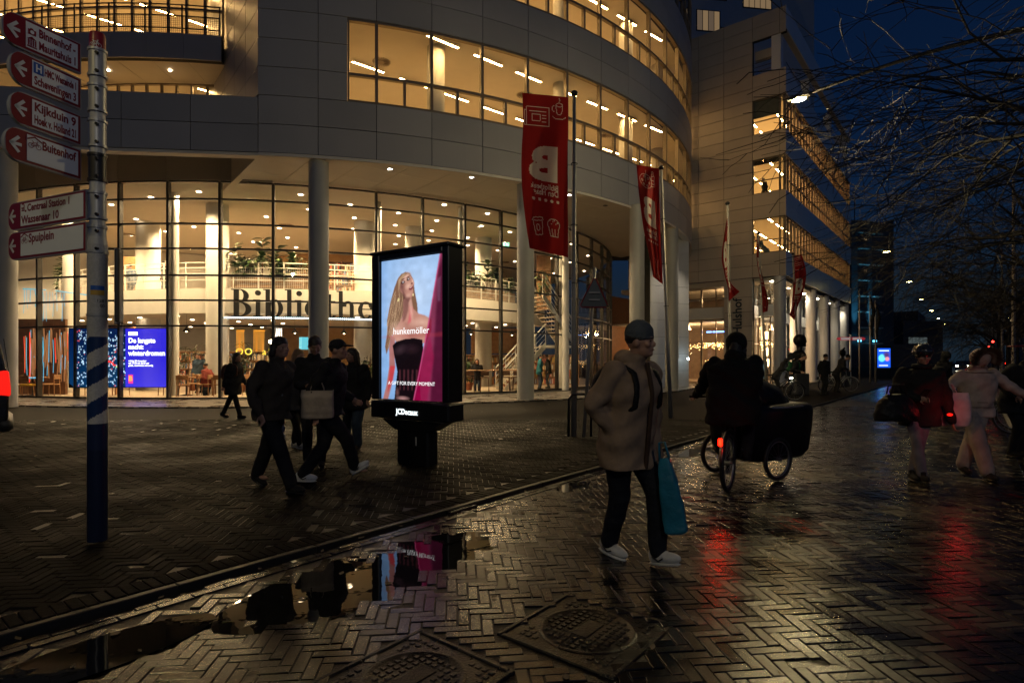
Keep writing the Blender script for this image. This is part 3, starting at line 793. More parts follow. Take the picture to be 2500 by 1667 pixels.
zl = sorted(z for z in zl if z < 21.3)+[21.46]
for i in range(len(tcol)-1):
    t0, t1 = tcol[i], tcol[i+1]
    for z0, z1 in zip(zl[:-1], zl[1:]):
        if i < 2 and opening(z0, z1): continue
        stone(t0, t1, z0, z1)
zz = [.05, .9, 1.76, 2.62, 3.48, 4.34, 5.2, 6.28]
for z0, z1 in zip(zz[:-1], zz[1:]): stone(1.81, 3.46, z0, z1)
b = MB(); b.slab(fl(1.80, 0.05, .065), P*8, S*.25, UPZ*0); b = MB()
b.slab(fl(1.815, 6.3, .065), P*8, S*.25, UPZ*15.1); b.slab(fl(1.83, .05, .065), P*1.61, S*.4, UPZ*6.2)
for z0, z1 in ((6.3, 7.64), (9.68, 11.09), (13.13, 14.54), (16.58, 17.99), (20.03, 21.4)): b.slab(fl(.02, z0, .065), P*1.79, S*.25, UPZ*(z1-z0))
b.build('core_wall', M_gap, off)
# street-side bands
for z0, z1 in ((6.28, 7.66), (9.66, 11.11), (13.11, 14.56), (16.56, 18.01), (20.2, 21.46)):
    for k in range(9):
        for q0, q1 in ((z0, (z0+z1)/2), ((z0+z1)/2, z1)):
            b = MB(); b.slab(fs(k*2.4+.006, q0+.005), S*2.388, P*.06, UPZ*(q1-q0-.01)); b.build('band_panel', M_wpan, off)
    b = MB(); b.slab(fs(.07, z0+.02, .065), S*21.4, P*.3, UPZ*(z1-z0-.04)); b.build('band_core', M_gap if z0 < 20 else M_stone, off)
# windows: left face one pane group per storey; street face a ribbon
def flat_window(T, w, h, nx, zt, parent, m=M_frame2, fr=.05, d=.1):
    """T(x, z, depth) -> point; frame with nx lights and a transom at zt, then panes as its children"""
    b = MB(); A = T(0, 0, 0); ex = (T(1, 0, 0)-A); ed = (T(0, 0, 1)-A)
    for z in (0, h-fr)+((zt,) if zt else ()): b.slab(T(0, z, 0), ex*w, ed*d, UPZ*fr)
    for k in range(nx+1):
        x = (w-fr)*k/nx; b.slab(T(x, fr, -.003), ex*fr, ed*(d+.006), UPZ*(h-2*fr))
    fo = b.build('window_frame', m, parent)
    for k in range(nx):
        x0 = (w-fr)*k/nx+fr; x1 = (w-fr)*(k+1)/nx
        for (z0, z1) in (((fr, zt), (zt+fr, h-fr)) if zt else ((fr, h-fr),)):
            MB().add([T(x0, z0, d/2), T(x1, z0, d/2), T(x1, z1, d/2), T(x0, z1, d/2)], [(0, 1, 2, 3)]).build('pane', M_pane, fo)
    return fo
for i, s_ in enumerate(SILLS[:3]):
    flat_window(lambda x, z, d: fl(.34+x, s_+z, .06+d), 1.47, 2.0, 1, .72, off)
    flat_window(lambda x, z, d: fl(.02+x, s_+z, .06+d), .32, 2.0, 1, .72, off)
    for k in range(9): flat_window(lambda x, z, d: fs(.05+k*2.37+x, s_+z, .06+d), 2.37, 2.0, 3, .72, off)
    b = MB(); b.slab(fs(.1, s_-.5, .4), S*21.3, P*5.6, UPZ*.06); b.build('office_floor', M_office_floor, off)
    b = MB(); b.slab(fs(.1, s_+2.35, .4), S*21.3, P*5.6, UPZ*.06); b.build('office_ceiling', M_ceil, off)
    b = MB(); b.slab(fs(.4, s_-.44, 6.0), S*21, P*.1, UPZ*2.8); b.build('office_back_wall', M_white, off)
    b = MB(); b.slab(fs(21.3, s_-.44, .4), S*.1, P*5.5, UPZ*2.8); b.build('office_side_wall', M_white, off)
    for t in [1.0+2.3*k for k in range(9)]:
        for dp in (1.3, 2.9, 4.5):
            b = MB(); b.slab(fs(t, s_+2.28, dp), S*1.5, P*.10, UPZ*.04); o = b.build('light_strip', M_white, off); o.data.materials.append(M_tube); o.data.polygons[0].material_index = 1
    # pleated curtains behind the street windows
    seg = [(2.6, 7), (7.3, 12.5), (12.8, 17), (17.2, 21)] if i else [(3, 20.8)]
    for (c0, c1) in seg:
        n = int((c1-c0)/.06); b = MB(); pts = [(c0+(c1-c0)*k/n, .5+.05*math.sin(k*1.9)+.02*math.sin(k*.7)) for k in range(n+1)]
        b.add([fs(t, s_-.3, d) for t, d in pts]+[fs(t, s_+2.25, d) for t, d in pts], [(k, k+1, n+2+k, n+1+k) for k in range(n)]); b.build('curtain', M_curtain, off, True)
# a roller blind half down in the third-storey corner window
b = MB(); b.slab(fl(.36, SILLS[2]+1.0, .22), P*1.42, S*.02, UPZ*1.0); b.build('roller_blind', mat('grey_blind', (.12, .13, .11), .8), off)
b = MB(); b.slab(fl(.36, SILLS[1]+1.72, .22), P*1.42, S*.02, UPZ*.26); b.build('roller_blind', mat('dark_blind', (.03, .028, .026), .8), off)
# roof frame storey: posts, open corner, set-back wall
for t in (.1, 7.2, 14.4, 21.0): b = MB(); b.slab(fs(t, 18.01, .3), S*.5, P*.5, UPZ*2.2); b.build('roof_post', M_wpan, off)
b = MB(); b.slab(fl(.34, 19.1, .5), P*1.47, S*.3, UPZ*.5); b.build('roof_beam', M_stone, off)
b = MB()
for z in (18.25, 18.5, 18.75): b.slab(fl(.3, z, .15), P*1.5, S*.03, UPZ*.03)
b.build('terrace_rail', M_frame2, off)
b = MB(); b.slab(fs(2.5, 18.0, 3.2), S*18, P*.2, UPZ*3.2); b.build('setback_wall', M_wpan, off)
for k in range(7): flat_window(lambda x, z, d: fs(2.8+k*2.4+x, 18.6+z, 3.05+d), 1.7, 1.6, 2, None, off, d=.08)
for k in range(7):
    b = MB(); b.slab(fs(2.85+k*2.4, 18.65, 3.16), S*1.6, P*.03, UPZ*1.5); b.build('lit_blind', emat('lit_blind', (.9, .6, .33), .35 if True else 0), off)
# columns and recessed ground storeys on the street side
for t in (.35, 4.1, 8.4, 12.7, 17.0, 21.0):
    q = fs(t, 0, .42); b = MB(); b.lathe([(.33, .04), (.33, 6.28)], q, 28); smooth_by_angle(b.build('column', M_wpan, off))
b = MB(); b.slab(fs(.35, 6.12, .35), S*21, P*8, UPZ*.15); b.build('soffit', M_soffit, off)
M_lamp2 = emat('office_soffit_lamp', (1, .86, .6), 40)
for t in (.9, 2.2, 4.9, 6.2, 8.8, 10.4, 13, 15, 17.5, 19.5):
    q = fs(t, 6.1, .95); b = MB(); b.lathe([(.12, .015), (.12, -.02), (0, -.02)], (0, 0, 0), 14); o = b.build('downlight', M_lamp2, off); o.location = q
for t in (2, 8, 14, 20): q = fs(t, 6.0, .95); spot_light('office_soffit_spot', q, q-UPZ*6, 160, (1, .85, .6), 140, .5, .1)
b = MB(); b.slab(fs(1.2, 4.1, 2.2), S*19.5, P*.2, UPZ*.7); b.build('spandrel', M_wpan, off)
for k in range(8):
    flat_window(lambda x, z, d: fs(1.2+k*2.4+x, .1+z, 2.25+d), 2.4, 3.98, 2, 2.4, off, M_wpan)
    flat_window(lambda x, z, d: fs(1.2+k*2.4+x, 4.82+z, 2.25+d), 2.4, 1.28, 2, None, off, M_wpan)
# recess on the left side, both sides of the stone pier
for (t0, t1) in ((.5, 1.82), (3.46, 5.3), (5.3, 7.2), (7.2, 9.6)):
    b = MB(); b.slab(fl(t0, 4.1, 1.2), P*(t1-t0), S*.2, UPZ*.7); b.build('spandrel', M_wpan, off)
    flat_window(lambda x, z, d: fl(t0+x, .1+z, 1.25+d), t1-t0, 3.98, 2, 2.5, off, M_frame2)
    flat_window(lambda x, z, d: fl(t0+x, 4.82+z, 1.25+d), t1-t0, 1.2, 2, .55, off, M_frame2)
b = MB(); b.slab(fl(3.47, 5.98, .3), P*7, S*1.2, UPZ*.28); b.build('recess_soffit', M_stone, off)
b = MB(); b.slab(fl(0, .0, 1.3), P*12, S*10, UPZ*.08); b.build('shop_floor', M_floor_in, off)
b = MB(); b.slab(fl(2.5, .08, 9.0), P*9.4, S*.1, UPZ*6.0); b.build('shop_back_wall', mat('shop_wall', (.3, .22, .16), .7), off)
b = MB(); b.slab(fl(2.3, 3.95, 1.5), P*9.5, S*7, UPZ*.1); b.build('shop_ceiling', M_ceil, off)
b = MB(); b.slab(fl(11.9, .08, 1.5), P*.1, S*7.5, UPZ*6); b.build('shop_side_wall', M_dkwood, off)
for (t, dp, z, e) in ((4.2, 3, 3.7, 120), (7, 3.5, 3.7, 120), (4.5, 3.5, 5.8, 70), (9, 4, 3.7, 100), (1.6, 3.2, 3.5, 120), (3, 6, 3.7, 100)):
    q = fl(t, z, dp); b = MB(); b.lathe([(.02, .2), (.03, .05), (.14, -.1), (0, -.12)], (0, 0, 0), 14); o = b.build('pendant_lamp', emat('pendant_glow', (1, .62, .28), 14), off); o.location = q
    point_light('pendant_light', q-UPZ*.3, e, (1, .62, .3), .12)
# warm wall washers seen as bright upright patches beside the entrance
for (t, z) in ((1.55, 3.0), (1.55, 2.0), (1.5, 1.35)):
    q = fl(t, z, 1.9); b = MB(); b.lathe([(.09, -.22), (.1, .22)], (0, 0, 0), 16); o = b.build('wall_lamp', emat('wall_lamp_glow', (1, .66, .3), 9), off); o.location = q
# garlands of small golden bulbs in the shop windows
bulb = MB().ell((0, 0, 0), .022, 6, 4)
def garland(name, t0, t1, z0, z1, dep, n, seed):
    rg = random.Random(seed); b = MB()
    for k in range(n): b.ell(fl(rg.uniform(t0, t1), rg.triangular(z0, z1, z1), dep+rg.uniform(-.1, .1)), rg.uniform(.014, .03), 6, 4)
    o = b.build(name, emat('golden_bulb', (1, .58, .2), 11), off); o['kind'] = 'stuff'
garland('string_lights', .5, 1.8, 2.0, 2.65, 1.6, 110, 1); garland('string_lights', 3.5, 5.3, 2.1, 2.65, 1.6, 120, 2); garland('string_lights', 3.6, 5.2, .9, 1.5, 1.7, 90, 3); garland('string_lights', 5.5, 9, 2.1, 2.6, 1.6, 100, 4)
b = MB(); b.slab(fl(3.55, 3.28, 1.9), P*.4, S*.03, UPZ*.07); b.slab(fl(4.1, 3.28, 1.9), P*.7, S*.03, UPZ*.07); b.slab(fl(4.9, 3.28, 1.9), P*.3, S*.03, UPZ*.07); b.build('neon_strip', emat('blue_neon', (.1, .3, 1), 9), off)
# vertical shop name on the pier, letters reading upwards, and the round spiral emblem under it
M_let = mat('dark_blue_letter', (.015, .028, .05), .4)
T = lambda x, y, h=0: fl(2.42+0-y, 2.98+x, -.03-h)
me = text_mesh('Hulshof', .72, ext=.02, sx=.86, bold=.012)
W_ = max(v.co.x for v in me.vertices)
me = mapped(me, lambda x, y, z: fl(2.42+y, 2.98+x*2.2/W_, -.035-z)); obj('shop_letters', me, M_let, off)
q = fl(2.66, 2.35, -.03); ex = -P; T = on_plane(q, ex, UPZ)
b = MB(); b.prism([(.3*math.cos(2*math.pi*k/36), .3*math.sin(2*math.pi*k/36)) for k in range(36)], lambda x, y, h: T(x, y, h), .03); em = b.build('round_emblem', mat('emblem_cream', (.5, .48, .42), .5), off)
b = MB(); pts = [T((.03+.0125*k*.9)*math.cos(k*.42), (.03+.0125*k*.9)*math.sin(k*.42), .035) for k in range(24)]; b.tube(pts, .012, 6); b.build('spiral', M_let, em)
b = MB(); b.prism([(.3*math.cos(R(a)), .3*math.sin(R(a))) for a in range(-20, 81, 10)]+[(.2*math.cos(R(a)), .2*math.sin(R(a))) for a in range(80, -21, -10)], lambda x, y, h: T(x, y, .032+h), .004); b.build('emblem_edge', M_let, em)
# tiled white pier standing behind the last library column
pier = thing('tiled_pier', 'white tiled pier behind the farthest round column of the library', 'pier', (0, 0, 0))
pa, pb_ = px(1588, 900, 29.6), px(1682, 900, 30.6); pa.z = pb_.z = 0; pd = (pb_-pa); L = pd.length; pd.normalize(); pn = Vector((-pd.y, pd.x, 0))
for k in range(9):
    for j in range(2):
        b = MB(); b.slab(pa+pd*(j*L/2+.006)+UPZ*(.06+k*.89), pd*(L/2-.012), pn*.05, UPZ*.878); b.build('tile', mat('white_tile', (.66, .65, .62), .35, var=.05), pier)
b = MB(); b.slab(pa+pn*.055+pd*.01+UPZ*.06, pd*(L-.02), pn*.9, UPZ*8); b.build('core', M_gap, pier)
lp = px(1680, 876, 29.9); b = MB(); b.ell((0, 0, 0), .05, 10, 6); o = b.build('wall_light', emat('cool_white', (.7, .9, 1), 60), pier); o.location = lp
spot_light('pier_spot', pa+pd*1.2-pn*2.2+UPZ*7.8, pa+pd*1.0+UPZ*2, 260, (1, .86, .66), 80, .8, .1)
# ================================================================== TOWERS BEYOND
M_tower = mat('tower_cladding', (.55, .55, .55), .45, var=.05)
def grid_tower(name, label, corner, axs, w, d, h, m, z0=0):
    t = thing(name, label, 'tower'); b = MB(); b.slab(corner+UPZ*z0, axs*w, Vector((-axs.y, axs.x, 0))*d, UPZ*h); b.build('wall', m, t); return t
# tall white slab right behind the stone building
tw = thing('white_tower', 'tall blue-tinted white tower rising behind the stone office building out of frame', 'tower')
ax = Vector((1, .0, 0)); q0 = Vector((18.0, 58, 0)); tl = 14.0
b = MB(); b.slab(q0, Vector((13.85, 2, 0)), Vector((-3, 14, 0)), UPZ*70); b.build('wall', M_tower, tw)
M_litw = emat('tower_window_light', (1, .66, .34), .2); M_litd = emat('tower_window_dim', (1, .7, .45), .10); M_wdark = mat('dark_window', (.02, .025, .03), .15)
T = on_plane(q0+Vector((0, -.02, 0)), Vector((13.85, 2, 0)), UPZ)
rg = random.Random(5)
for (x0, z0, n) in ((.9, 35.2, 4), (3.6, 33.6, 4), (.3, 31.0, 3), (8.3, 22.6, 5), (8.3, 19.2, 5), (1.0, 38.5, 5), (6, 38, 5)):
    b = MB(); b.prism([(x0-.1, z0-.1), (x0+n*.62+.05, z0-.1), (x0+n*.62+.05, z0+2.1), (x0-.1, z0+2.1)], lambda x, y, h: T(x, y, h-.02), .05); bw = b.build('window_band', M_wdark, tw)
    for k in range(n):
        b = MB(); b.prism([(x0+k*.62, z0), (x0+k*.62+.54, z0), (x0+k*.62+.54, z0+2), (x0+k*.62, z0+2)], lambda x, y, h: T(x, y, .04+h), .015); b.build('window', rg.choice([M_litw, M_litw, M_litd]), bw)
fr = thing('roof_frame_block', 'lower blue-tinted block with a square roof frame behind the stone building', 'building')
q1 = fs(21.7, 0, 3); b = MB(); b.slab(q1, S*7, P*8, UPZ*21.0); b.build('wall', M_tower, fr)
b = MB(); b.slab(fs(21.62, 17.2, 1.4), S*.5, P*.5, UPZ*3.2); b.slab(fs(21.62, 20.4, .2), S*.5, P*3, UPZ*.6); b.build('frame', M_wpan, fr)
# dark slab tower down the street, washed by cyan lamps at its foot
dt = thing('dark_tower', 'dark high-rise with pale window sills down the street, washed cyan near its foot', 'tower')
M_dark = mat('dark_concrete', (.085, .09, .095), .8, var=.2, scale=.3)
D = 120.0; qa = px(2079, 880, D); qa.z = 0; qb = px(2182, 880, D*1.03); qb.z = 0; wx = (qb-qa); H = 1.48+355/F*D
dx = wx.normalized(); dn = Vector((-dx.y, dx.x, 0))
b = MB(); b.slab(qa, wx, dn*14, UPZ*(H-1)); b.slab(qb, Vector((2.6, 4.5, 0)), dn*10-dx*.1, UPZ*(H-.2)); b.build('wall', M_dark, dt)
T = on_plane(qa-dn*.05, dx, UPZ); M_sill = mat('pale_sill', (.55, .5, .42), .7)
for k in range(9):
    z0 = H-5.2-k*3.35
    for (x0, ww) in ((1.6, 2.9), (5.6, 2.6)):
        b = MB(); b.prism([(x0, z0), (x0+ww, z0), (x0+ww, z0+1.5), (x0, z0+1.5)], lambda x, y, h: T(x, y, h), .04); wo = b.build('window', M_wdark, dt)
        b = MB(); b.prism([(x0, z0+1.5), (x0+ww, z0+1.5), (x0+ww, z0+1.72), (x0, z0+1.72)], lambda x, y, h: T(x, y, h), .5); b.build('lintel', M_sill, wo)
        if (k, x0) in ((0, 1.6), (2, 1.6)):
            b = MB(); b.prism([(x0+1.7, z0+.1), (x0+2.5, z0+.1), (x0+2.5, z0+.5), (x0+1.7, z0+.5)], lambda x, y, h: T(x, y, .05+h), .02); b.build('lit_pane', M_litw, wo)
b = MB()
for (a0, a1, c0, c1) in ((1.6, 1.75, 0, 6.5), (5.4, 5.55, 0, 6.5), (1.6, 5.55, 6.3, 6.5), (2.8, 4.4, 0, 1.6), (-.5, 8, 0, .25)): b.slab(qa+dx*a0+dn*4+UPZ*(H-.9+c0), dx*(a1-a0), dn*.15, UPZ*(c1-c0))
b.build('roof_gantry', M_dark, dt)
for x0 in (.8, 5.0):
    q = qa+dx*x0-dn*1.2+UPZ*5.6; b = MB(); b.box((0, 0, 0), (.6, .4, .3)); o = b.build('uplight', emat('cyan_lamp', (.1, .6, 1), 6), dt); o.location = q
    spot_light('tower_uplight', q+UPZ*.4, q+UPZ*20+dn*1.0, 9000, (.08, .5, .9), 34, .9, .2)
b = MB(); b.slab(qa-dn*1-dx*6, dx*24, dn*12, UPZ*5); b.build('podium', M_dark, dt)
lowb = thing('low_building', 'low dark building with a row of cool white windows at the street end', 'building')
D = 150; qa = px(2205, 880, D); qa.z = 0
b = MB(); b.slab(qa, Vector((12, 2, 0)), Vector((-2, 12, 0)), UPZ*12); b.build('wall', M_dark, lowb)
T = on_plane(qa+Vector((0, -.05, 0)), Vector((12, 2, 0)), UPZ)
for k in range(5):
    b = MB(); b.prism([(1.6+k*1.15, 6.0), (2.6+k*1.15, 6.0), (2.6+k*1.15, 7.6), (1.6+k*1.15, 7.6)], lambda x, y, h: T(x, y, h), .05); b.build('window', emat('cool_window', (.6, .75, .75), .10), lowb)
for i, (s_, p_, w_, d_, h_) in enumerate(((150, 22, 30, 14, 22), (190, 12, 30, 18, 15), (240, -12, 60, 26, 14), (120, -50, 40, 16, 16), (70, -46, 36, 14, 18), (40, -52, 24, 14, 14), (170, -42, 50, 16, 17))):
    lab = ['dark block standing left of the street end', 'dark low block closing the left of the street', 'dark block closing the far end of the street', 'dark house row across the tramway, third from the street end', 'dark house row across the tramway behind the bare trees', 'dark house row across the tramway at the picture edge', 'dark house row across the tramway near the street end'][i]
    fb = thing('far_building', lab, 'building', group='dark buildings in the distance'); b = MB(); b.slab(SP(s_, p_), S*w_, P*-d_ if p_ < 0 else P*d_, UPZ*h_); b.build('wall', M_dark, fb)
    rg = random.Random(i)
    for k in range(14):
        ss = s_+rg.uniform(1, w_-2); zz = rg.choice([2, 5, 8, 11]); 
        if zz > h_-2: continue
        b = MB()
        if p_ < 0: b.slab(SP(ss, p_+.05, zz), S*1.2, P*-.1, UPZ*1.5)
        else: b.slab(SP(s_-.05, p_+rg.uniform(.5, d_-2), zz), P*1.2, S*.1, UPZ*1.5)
        b.build('window', rg.choice([M_wdark, M_wdark, M_litd]), fb)
# ================================================================== STREET LAMPS
M_mast = mat('galvanised_mast', (.30, .29, .27), .5, .4, var=.15, bump=.1)
M_lens = emat('lamp_lens', (1, .80, .28), 60)
def street_lamp(s_, p_, mp, z, label, power, second=0):
    t = thing('street_lamp', label, 'street lamp', SP(s_, mp, 0), 0, 'arm lamps along the street')
    hd = SP(s_, p_, z)-t.location
    b = MB(); b.tube([(0, 0, .08), (0, 0, 1.2), (0, 0, 1.21), (0, 0, z+3.2)], [.14, .14, .10, .06], 12); b.build('mast', M_mast, t)
    if second:          # the twin arm over the carriageway
        h2 = SP(s_, 2*mp-p_, z)-t.location
        b = MB(); b.tube([Vector((h2.x*k/8, h2.y*k/8, z+.12+.1*math.sin(math.pi*k/8))) for k in range(9)], .045, 8); b.build('arm', M_mull_dk, t)
        b = MB(); b.ell(h2+Vector((0, 0, .03)), (.3, .3, .08), 16, 8); ho = b.build('head', M_mull_dk, t, True); b = MB(); b.ell(h2+Vector((0, 0, -.035)), (.16, .16, .05), 14, 8); b.build('lens', M_lens, ho, True)
        point_light('street_lamp_light', SP(s_, 2*mp-p_, z-.16), second, (1, .93, .84), .08)
    n = 10; pts = [Vector((hd.x*k/n, hd.y*k/n, z+.12+.18*math.sin(math.pi*k/n)-.1*(k/n))) for k in range(n+1)]
    b = MB(); b.tube(pts, [.055-.02*k/n for k in range(n+1)], 8); b.build('arm', M_mull_dk, t)
    M = Matrix.Rotation(math.atan2(hd.y, hd.x), 3, 'Z')
    b = MB(); b.ell(hd+Vector((0, 0, .03)), (.30, .12, .06), 16, 8, M); ho = b.build('head', M_mull_dk, t, True)
    b = MB(); b.ell(hd+Vector((0, 0, -.035)), (.17, .085, .04), 14, 8, M); b.build('lens', M_lens if not power else emat('near_lamp_lens', (1, .78, .26), 380), ho, True)
    if power: point_light('street_lamp_light', SP(s_, p_, z-.16), power, (1, .80, .42), .08)
names = ['nearest arm lamp glowing yellow in front of the stone building', 'second arm lamp along the street, in front of the dark high-rise', 'third arm lamp along the street', 'fourth arm lamp along the street', 'fifth arm lamp along the street', 'sixth arm lamp along the street', 'seventh arm lamp along the street', 'eighth arm lamp along the street']
for i, (s_, p_) in enumerate(((15.5, 3.4), (40.5, 4.1), (57, 4.2), (74.5, 4.4), (92, 4.4), (110, 4.4), (128, 4.2), (146, 4.0))):
    street_lamp(s_, p_, -1.6, 8.0, names[i], 650 if i < 1 else 0)
street_lamp(-5.0, 3.6, -1.6, 8.0, 'arm lamp of the same row standing behind the viewer', 130, 470)
# ================================================================== INSIDE THE LIBRARY
# --- big serif letters along the mezzanine edge
def ring_poly(cx, cy, rx, ry, tx, ty, a0=0, a1=360, n=28):
    o = [(cx+rx*math.cos(R(a0+(a1-a0)*k/n)), cy+ry*math.sin(R(a0+(a1-a0)*k/n))) for k in range(n+1)]
    i = [(cx+(rx-tx)*math.cos(R(a0+(a1-a0)*k/n)), cy+(ry-ty)*math.sin(R(a0+(a1-a0)*k/n))) for k in range(n+1)]
    return [[o[k], o[k+1], i[k+1], i[k]] for k in range(n)]
def rc(x0, x1, y0, y1): return [[(x0, y0), (x1, y0), (x1, y1), (x0, y1)]]
HR = .035
GLY = {
 'B': (.74, rc(.09, .26, 0, 1)+rc(0, .3, 0, HR)+rc(0, .3, 1-HR, 1)+ring_poly(.28, .755, .31, .245, .16, HR, -90, 90)+ring_poly(.28, .27, .4, .27, .18, HR, -90, 90)),
 'i': (.31, rc(.08, .22, 0, .62)+rc(0, .3, 0, HR)+rc(0, .1, .585, .62)+ring_poly(.15, .86, .095, .095, .09, .09)),
 'b': (.70, rc(.08, .22, 0, 1)+rc(0, .1, 1-HR, 1)+ring_poly(.38, .31, .28, .325, .15, HR)),
 'l': (.31, rc(.08, .22, 0, 1)+rc(0, .3, 0, HR)+rc(0, .1, 1-HR, 1)),
 'o': (.64, ring_poly(.31, .31, .30, .325, .15, HR)),
 't': (.40, rc(.1, .24, .06, .86)+rc(0, .38, .585, .62)+ring_poly(.27, .12, .17, .12, .14, HR, 180, 340, 12)),
 'h': (.72, rc(.08, .22, 0, 1)+rc(0, .3, 0, HR)+rc(0, .1, 1-HR, 1)+ring_poly(.4, .42, .2, .215, .14, HR*1.3, 0, 180, 16)+rc(.46, .6, 0, .42)+rc(.38, .68, 0, HR)),
 'e': (.58, ring_poly(.29, .31, .28, .325, .15, HR, 20, 325, 26)+rc(.14, .55, .33, .33+HR)+rc(.43, .57, .365, .42)),
 'k': (.66, rc(.08, .22, 0, 1)+rc(0, .3, 0, HR)+rc(0, .1, 1-HR, 1)+[[(.2, .28), (.48, .6), (.53, .6), (.25, .28)], [(.28, .38), (.5, .02), (.66, .02), (.4, .45)]]+rc(.42, .68, 0, HR)+rc(.4, .64, .585, .62)),
}
M_sign = mat('black_letter', (.012, .012, .012), .4)
sgn = thing('library_letters', 'large black serif letters reading Bibliotheek along the mezzanine edge', 'lettering')
LR = ME+.18; la = ray_ang(GC, LR, 566); x = 0; SC = 1.17; Z0 = 3.33
for ch in 'Bibliotheek':
    w, polys = GLY[ch]; b = MB()
    for pl in polys: b.prism(pl, lambda X, Y, h: ring(GC, LR+h, la+(x+X)*SC*1.03/LR, Z0+Y*SC), .09)
    o = b.build('letter', M_sign, sgn); x += w+.02
b = MB(); arc_slab(b, GC, LR+.02, LR+.16, la-.02, la+(x*SC*1.03+.2)/LR, Z0-.07, Z0-.03, 30); b.build('ledge', M_mull_dk, sgn)
b = MB()
for k in range(90):
    a = la-.015+k*(x*SC*1.03+.3)/LR/90; arc_slab(b, GC, LR+.163, LR+.18, a, a+.003, Z0-.075, Z0-.025, 1)
o = b.build('led_dots', emat('led_white', (.65, .9, 1), 7), sgn); o['kind'] = 'stuff'
# --- painted screens: a raster computed here, stored as vertex colours
class Paint:
    def __init__(s, w, h, col): s.w, s.h = w, h; s.a = np.zeros((h, w, 3)); s.a[:] = col; s.Y, s.X = np.mgrid[0:h, 0:w]; s.X = (s.X+.5)/w; s.Y = (s.Y+.5)/h
    def mix(s, m, col): m = np.clip(m, 0, 1)[..., None]; s.a = s.a*(1-m)+np.asarray(col)*m
    def ell(s, cx, cy, rx, ry, col, ang=0, soft=.15, al=1):
        asp = s.h/s.w; dx = (s.X-cx); dy = (s.Y-cy)*asp; c, q = math.cos(ang), math.sin(ang)
        d = np.hypot((c*dx+q*dy)/rx, (-q*dx+c*dy)/(ry*asp)); s.mix(al*(1-d)/soft+.5*al, col) if soft > .01 else s.mix((d < 1)*al, col)
    def poly(s, pts, col, soft=0, al=1):
        n = len(pts)
        if not soft:      # hard-edged: work on the bounding box only
            ys = [q[1]*s.h for q in pts]; xs = [q[0]*s.w for q in pts]; r0, r1 = max(0, int(min(ys))-1), min(s.h, int(max(ys))+2); c0, c1 = max(0, int(min(xs))-1), min(s.w, int(max(xs))+2)
            if r1 <= r0 or c1 <= c0: return
            X, Y = s.X[r0:r1, c0:c1], s.Y[r0:r1, c0:c1]; m = np.zeros(X.shape, bool)
            for i in range(n):
                (x0, y0), (x1, y1) = pts[i], pts[(i+1) % n]
                if y0 != y1: m ^= ((y0 > Y) != (y1 > Y)) & (X < (x1-x0)*(Y-y0)/(y1-y0)+x0)
            mm = (m*al)[..., None]; s.a[r0:r1, c0:c1] = s.a[r0:r1, c0:c1]*(1-mm)+np.asarray(col)*mm; return
        m = np.zeros((s.h, s.w), bool)
        for i in range(n):
            (x0, y0), (x1, y1) = pts[i], pts[(i+1) % n]
            if y0 == y1: continue
            c = ((y0 > s.Y) != (y1 > s.Y)) & (s.X < (x1-x0)*(s.Y-y0)/(y1-y0)+x0); m ^= c
        m = m.astype(float)
        for _ in range(soft):
            p_ = np.pad(m, 1, 'edge'); m = (p_[1:-1, 1:-1]*2+p_[:-2, 1:-1]+p_[2:, 1:-1]+p_[1:-1, :-2]+p_[1:-1, 2:])/6
        s.mix(m*al, col)
    def grad(s, f, col): s.mix(f(s.X, s.Y), col)
    def mesh(s, name, T):
        """one quad per raster cell; T(x, y) with x, y in 0..1 (y down)"""
        h, w = s.h, s.w; vs = [tuple(T((i % (w+1))/w, (i//(w+1))/h)) for i in range((w+1)*(h+1))]
        fs_ = [(r*(w+1)+c, (r+1)*(w+1)+c, (r+1)*(w+1)+c+1, r*(w+1)+c+1) for r in range(h) for c in range(w)]
        me = bpy.data.meshes.new(name); me.from_pydata(vs, [], fs_)
        at = me.attributes.new('paint', 'FLOAT_COLOR', 'FACE'); at.data.foreach_set('color', np.concatenate([s.a.reshape(-1, 3), np.ones((h*w, 1))], 1).ravel().astype(np.float32)); return me
def srgb(r, g, b_): return tuple(((c/255)/12.92 if c/255 <= .04045 else ((c/255+.055)/1.055)**2.4) for c in (r, g, b_))
# --- the video wall behind the glass
led = thing('video_wall', 'bright blue video wall behind the glass announcing a winter night', 'screen')
A, B = px(172, 880, 21.15), px(411, 880, 21.15); A.z = B.z = 0; zb_, zt_ = .50, 2.66
ex = (B-A); WL = ex.length; ex.normalize(); T = on_plane(A+UPZ*zb_+Vector((0, -.06, 0)), ex, UPZ)
b = MB(); b.slab(A+UPZ*(zb_-.03)+Vector((-.03, -.05, 0)), ex*(WL+.06), Vector((0, .16, 0)), UPZ*(zt_-zb_+.06)); b.build('casing', M_mull_dk, led)
pw = Paint(190, 112, srgb(3, 22, 60)); split = .572
pw.grad(lambda X, Y: (Y-.2)*.6, srgb(8, 60, 95))
pw.ell(.45, .75, .25, .35, srgb(6, 45, 80), soft=.8)
rgp = np.random.RandomState(4)
for k in range(420):
    cx = rgp.uniform(.06, split); cy = rgp.uniform(.02, .98); r = rgp.choice([.0035, .005, .007])
    pw.ell(cx, cy, r, r*WL/(zt_-zb_)*1.15, srgb(190, 225, 255) if k % 9 else srgb(240, 90, 80), soft=.9, al=rgp.uniform(.5, 1.2))
for k in range(26): pw.ell(.40+k*.0055+rgp.normal(0, .006), .55+k*.006+rgp.normal(0, .012), .006, .012, srgb(255, 60, 50) if k < 15 else srgb(160, 255, 170), soft=.8)
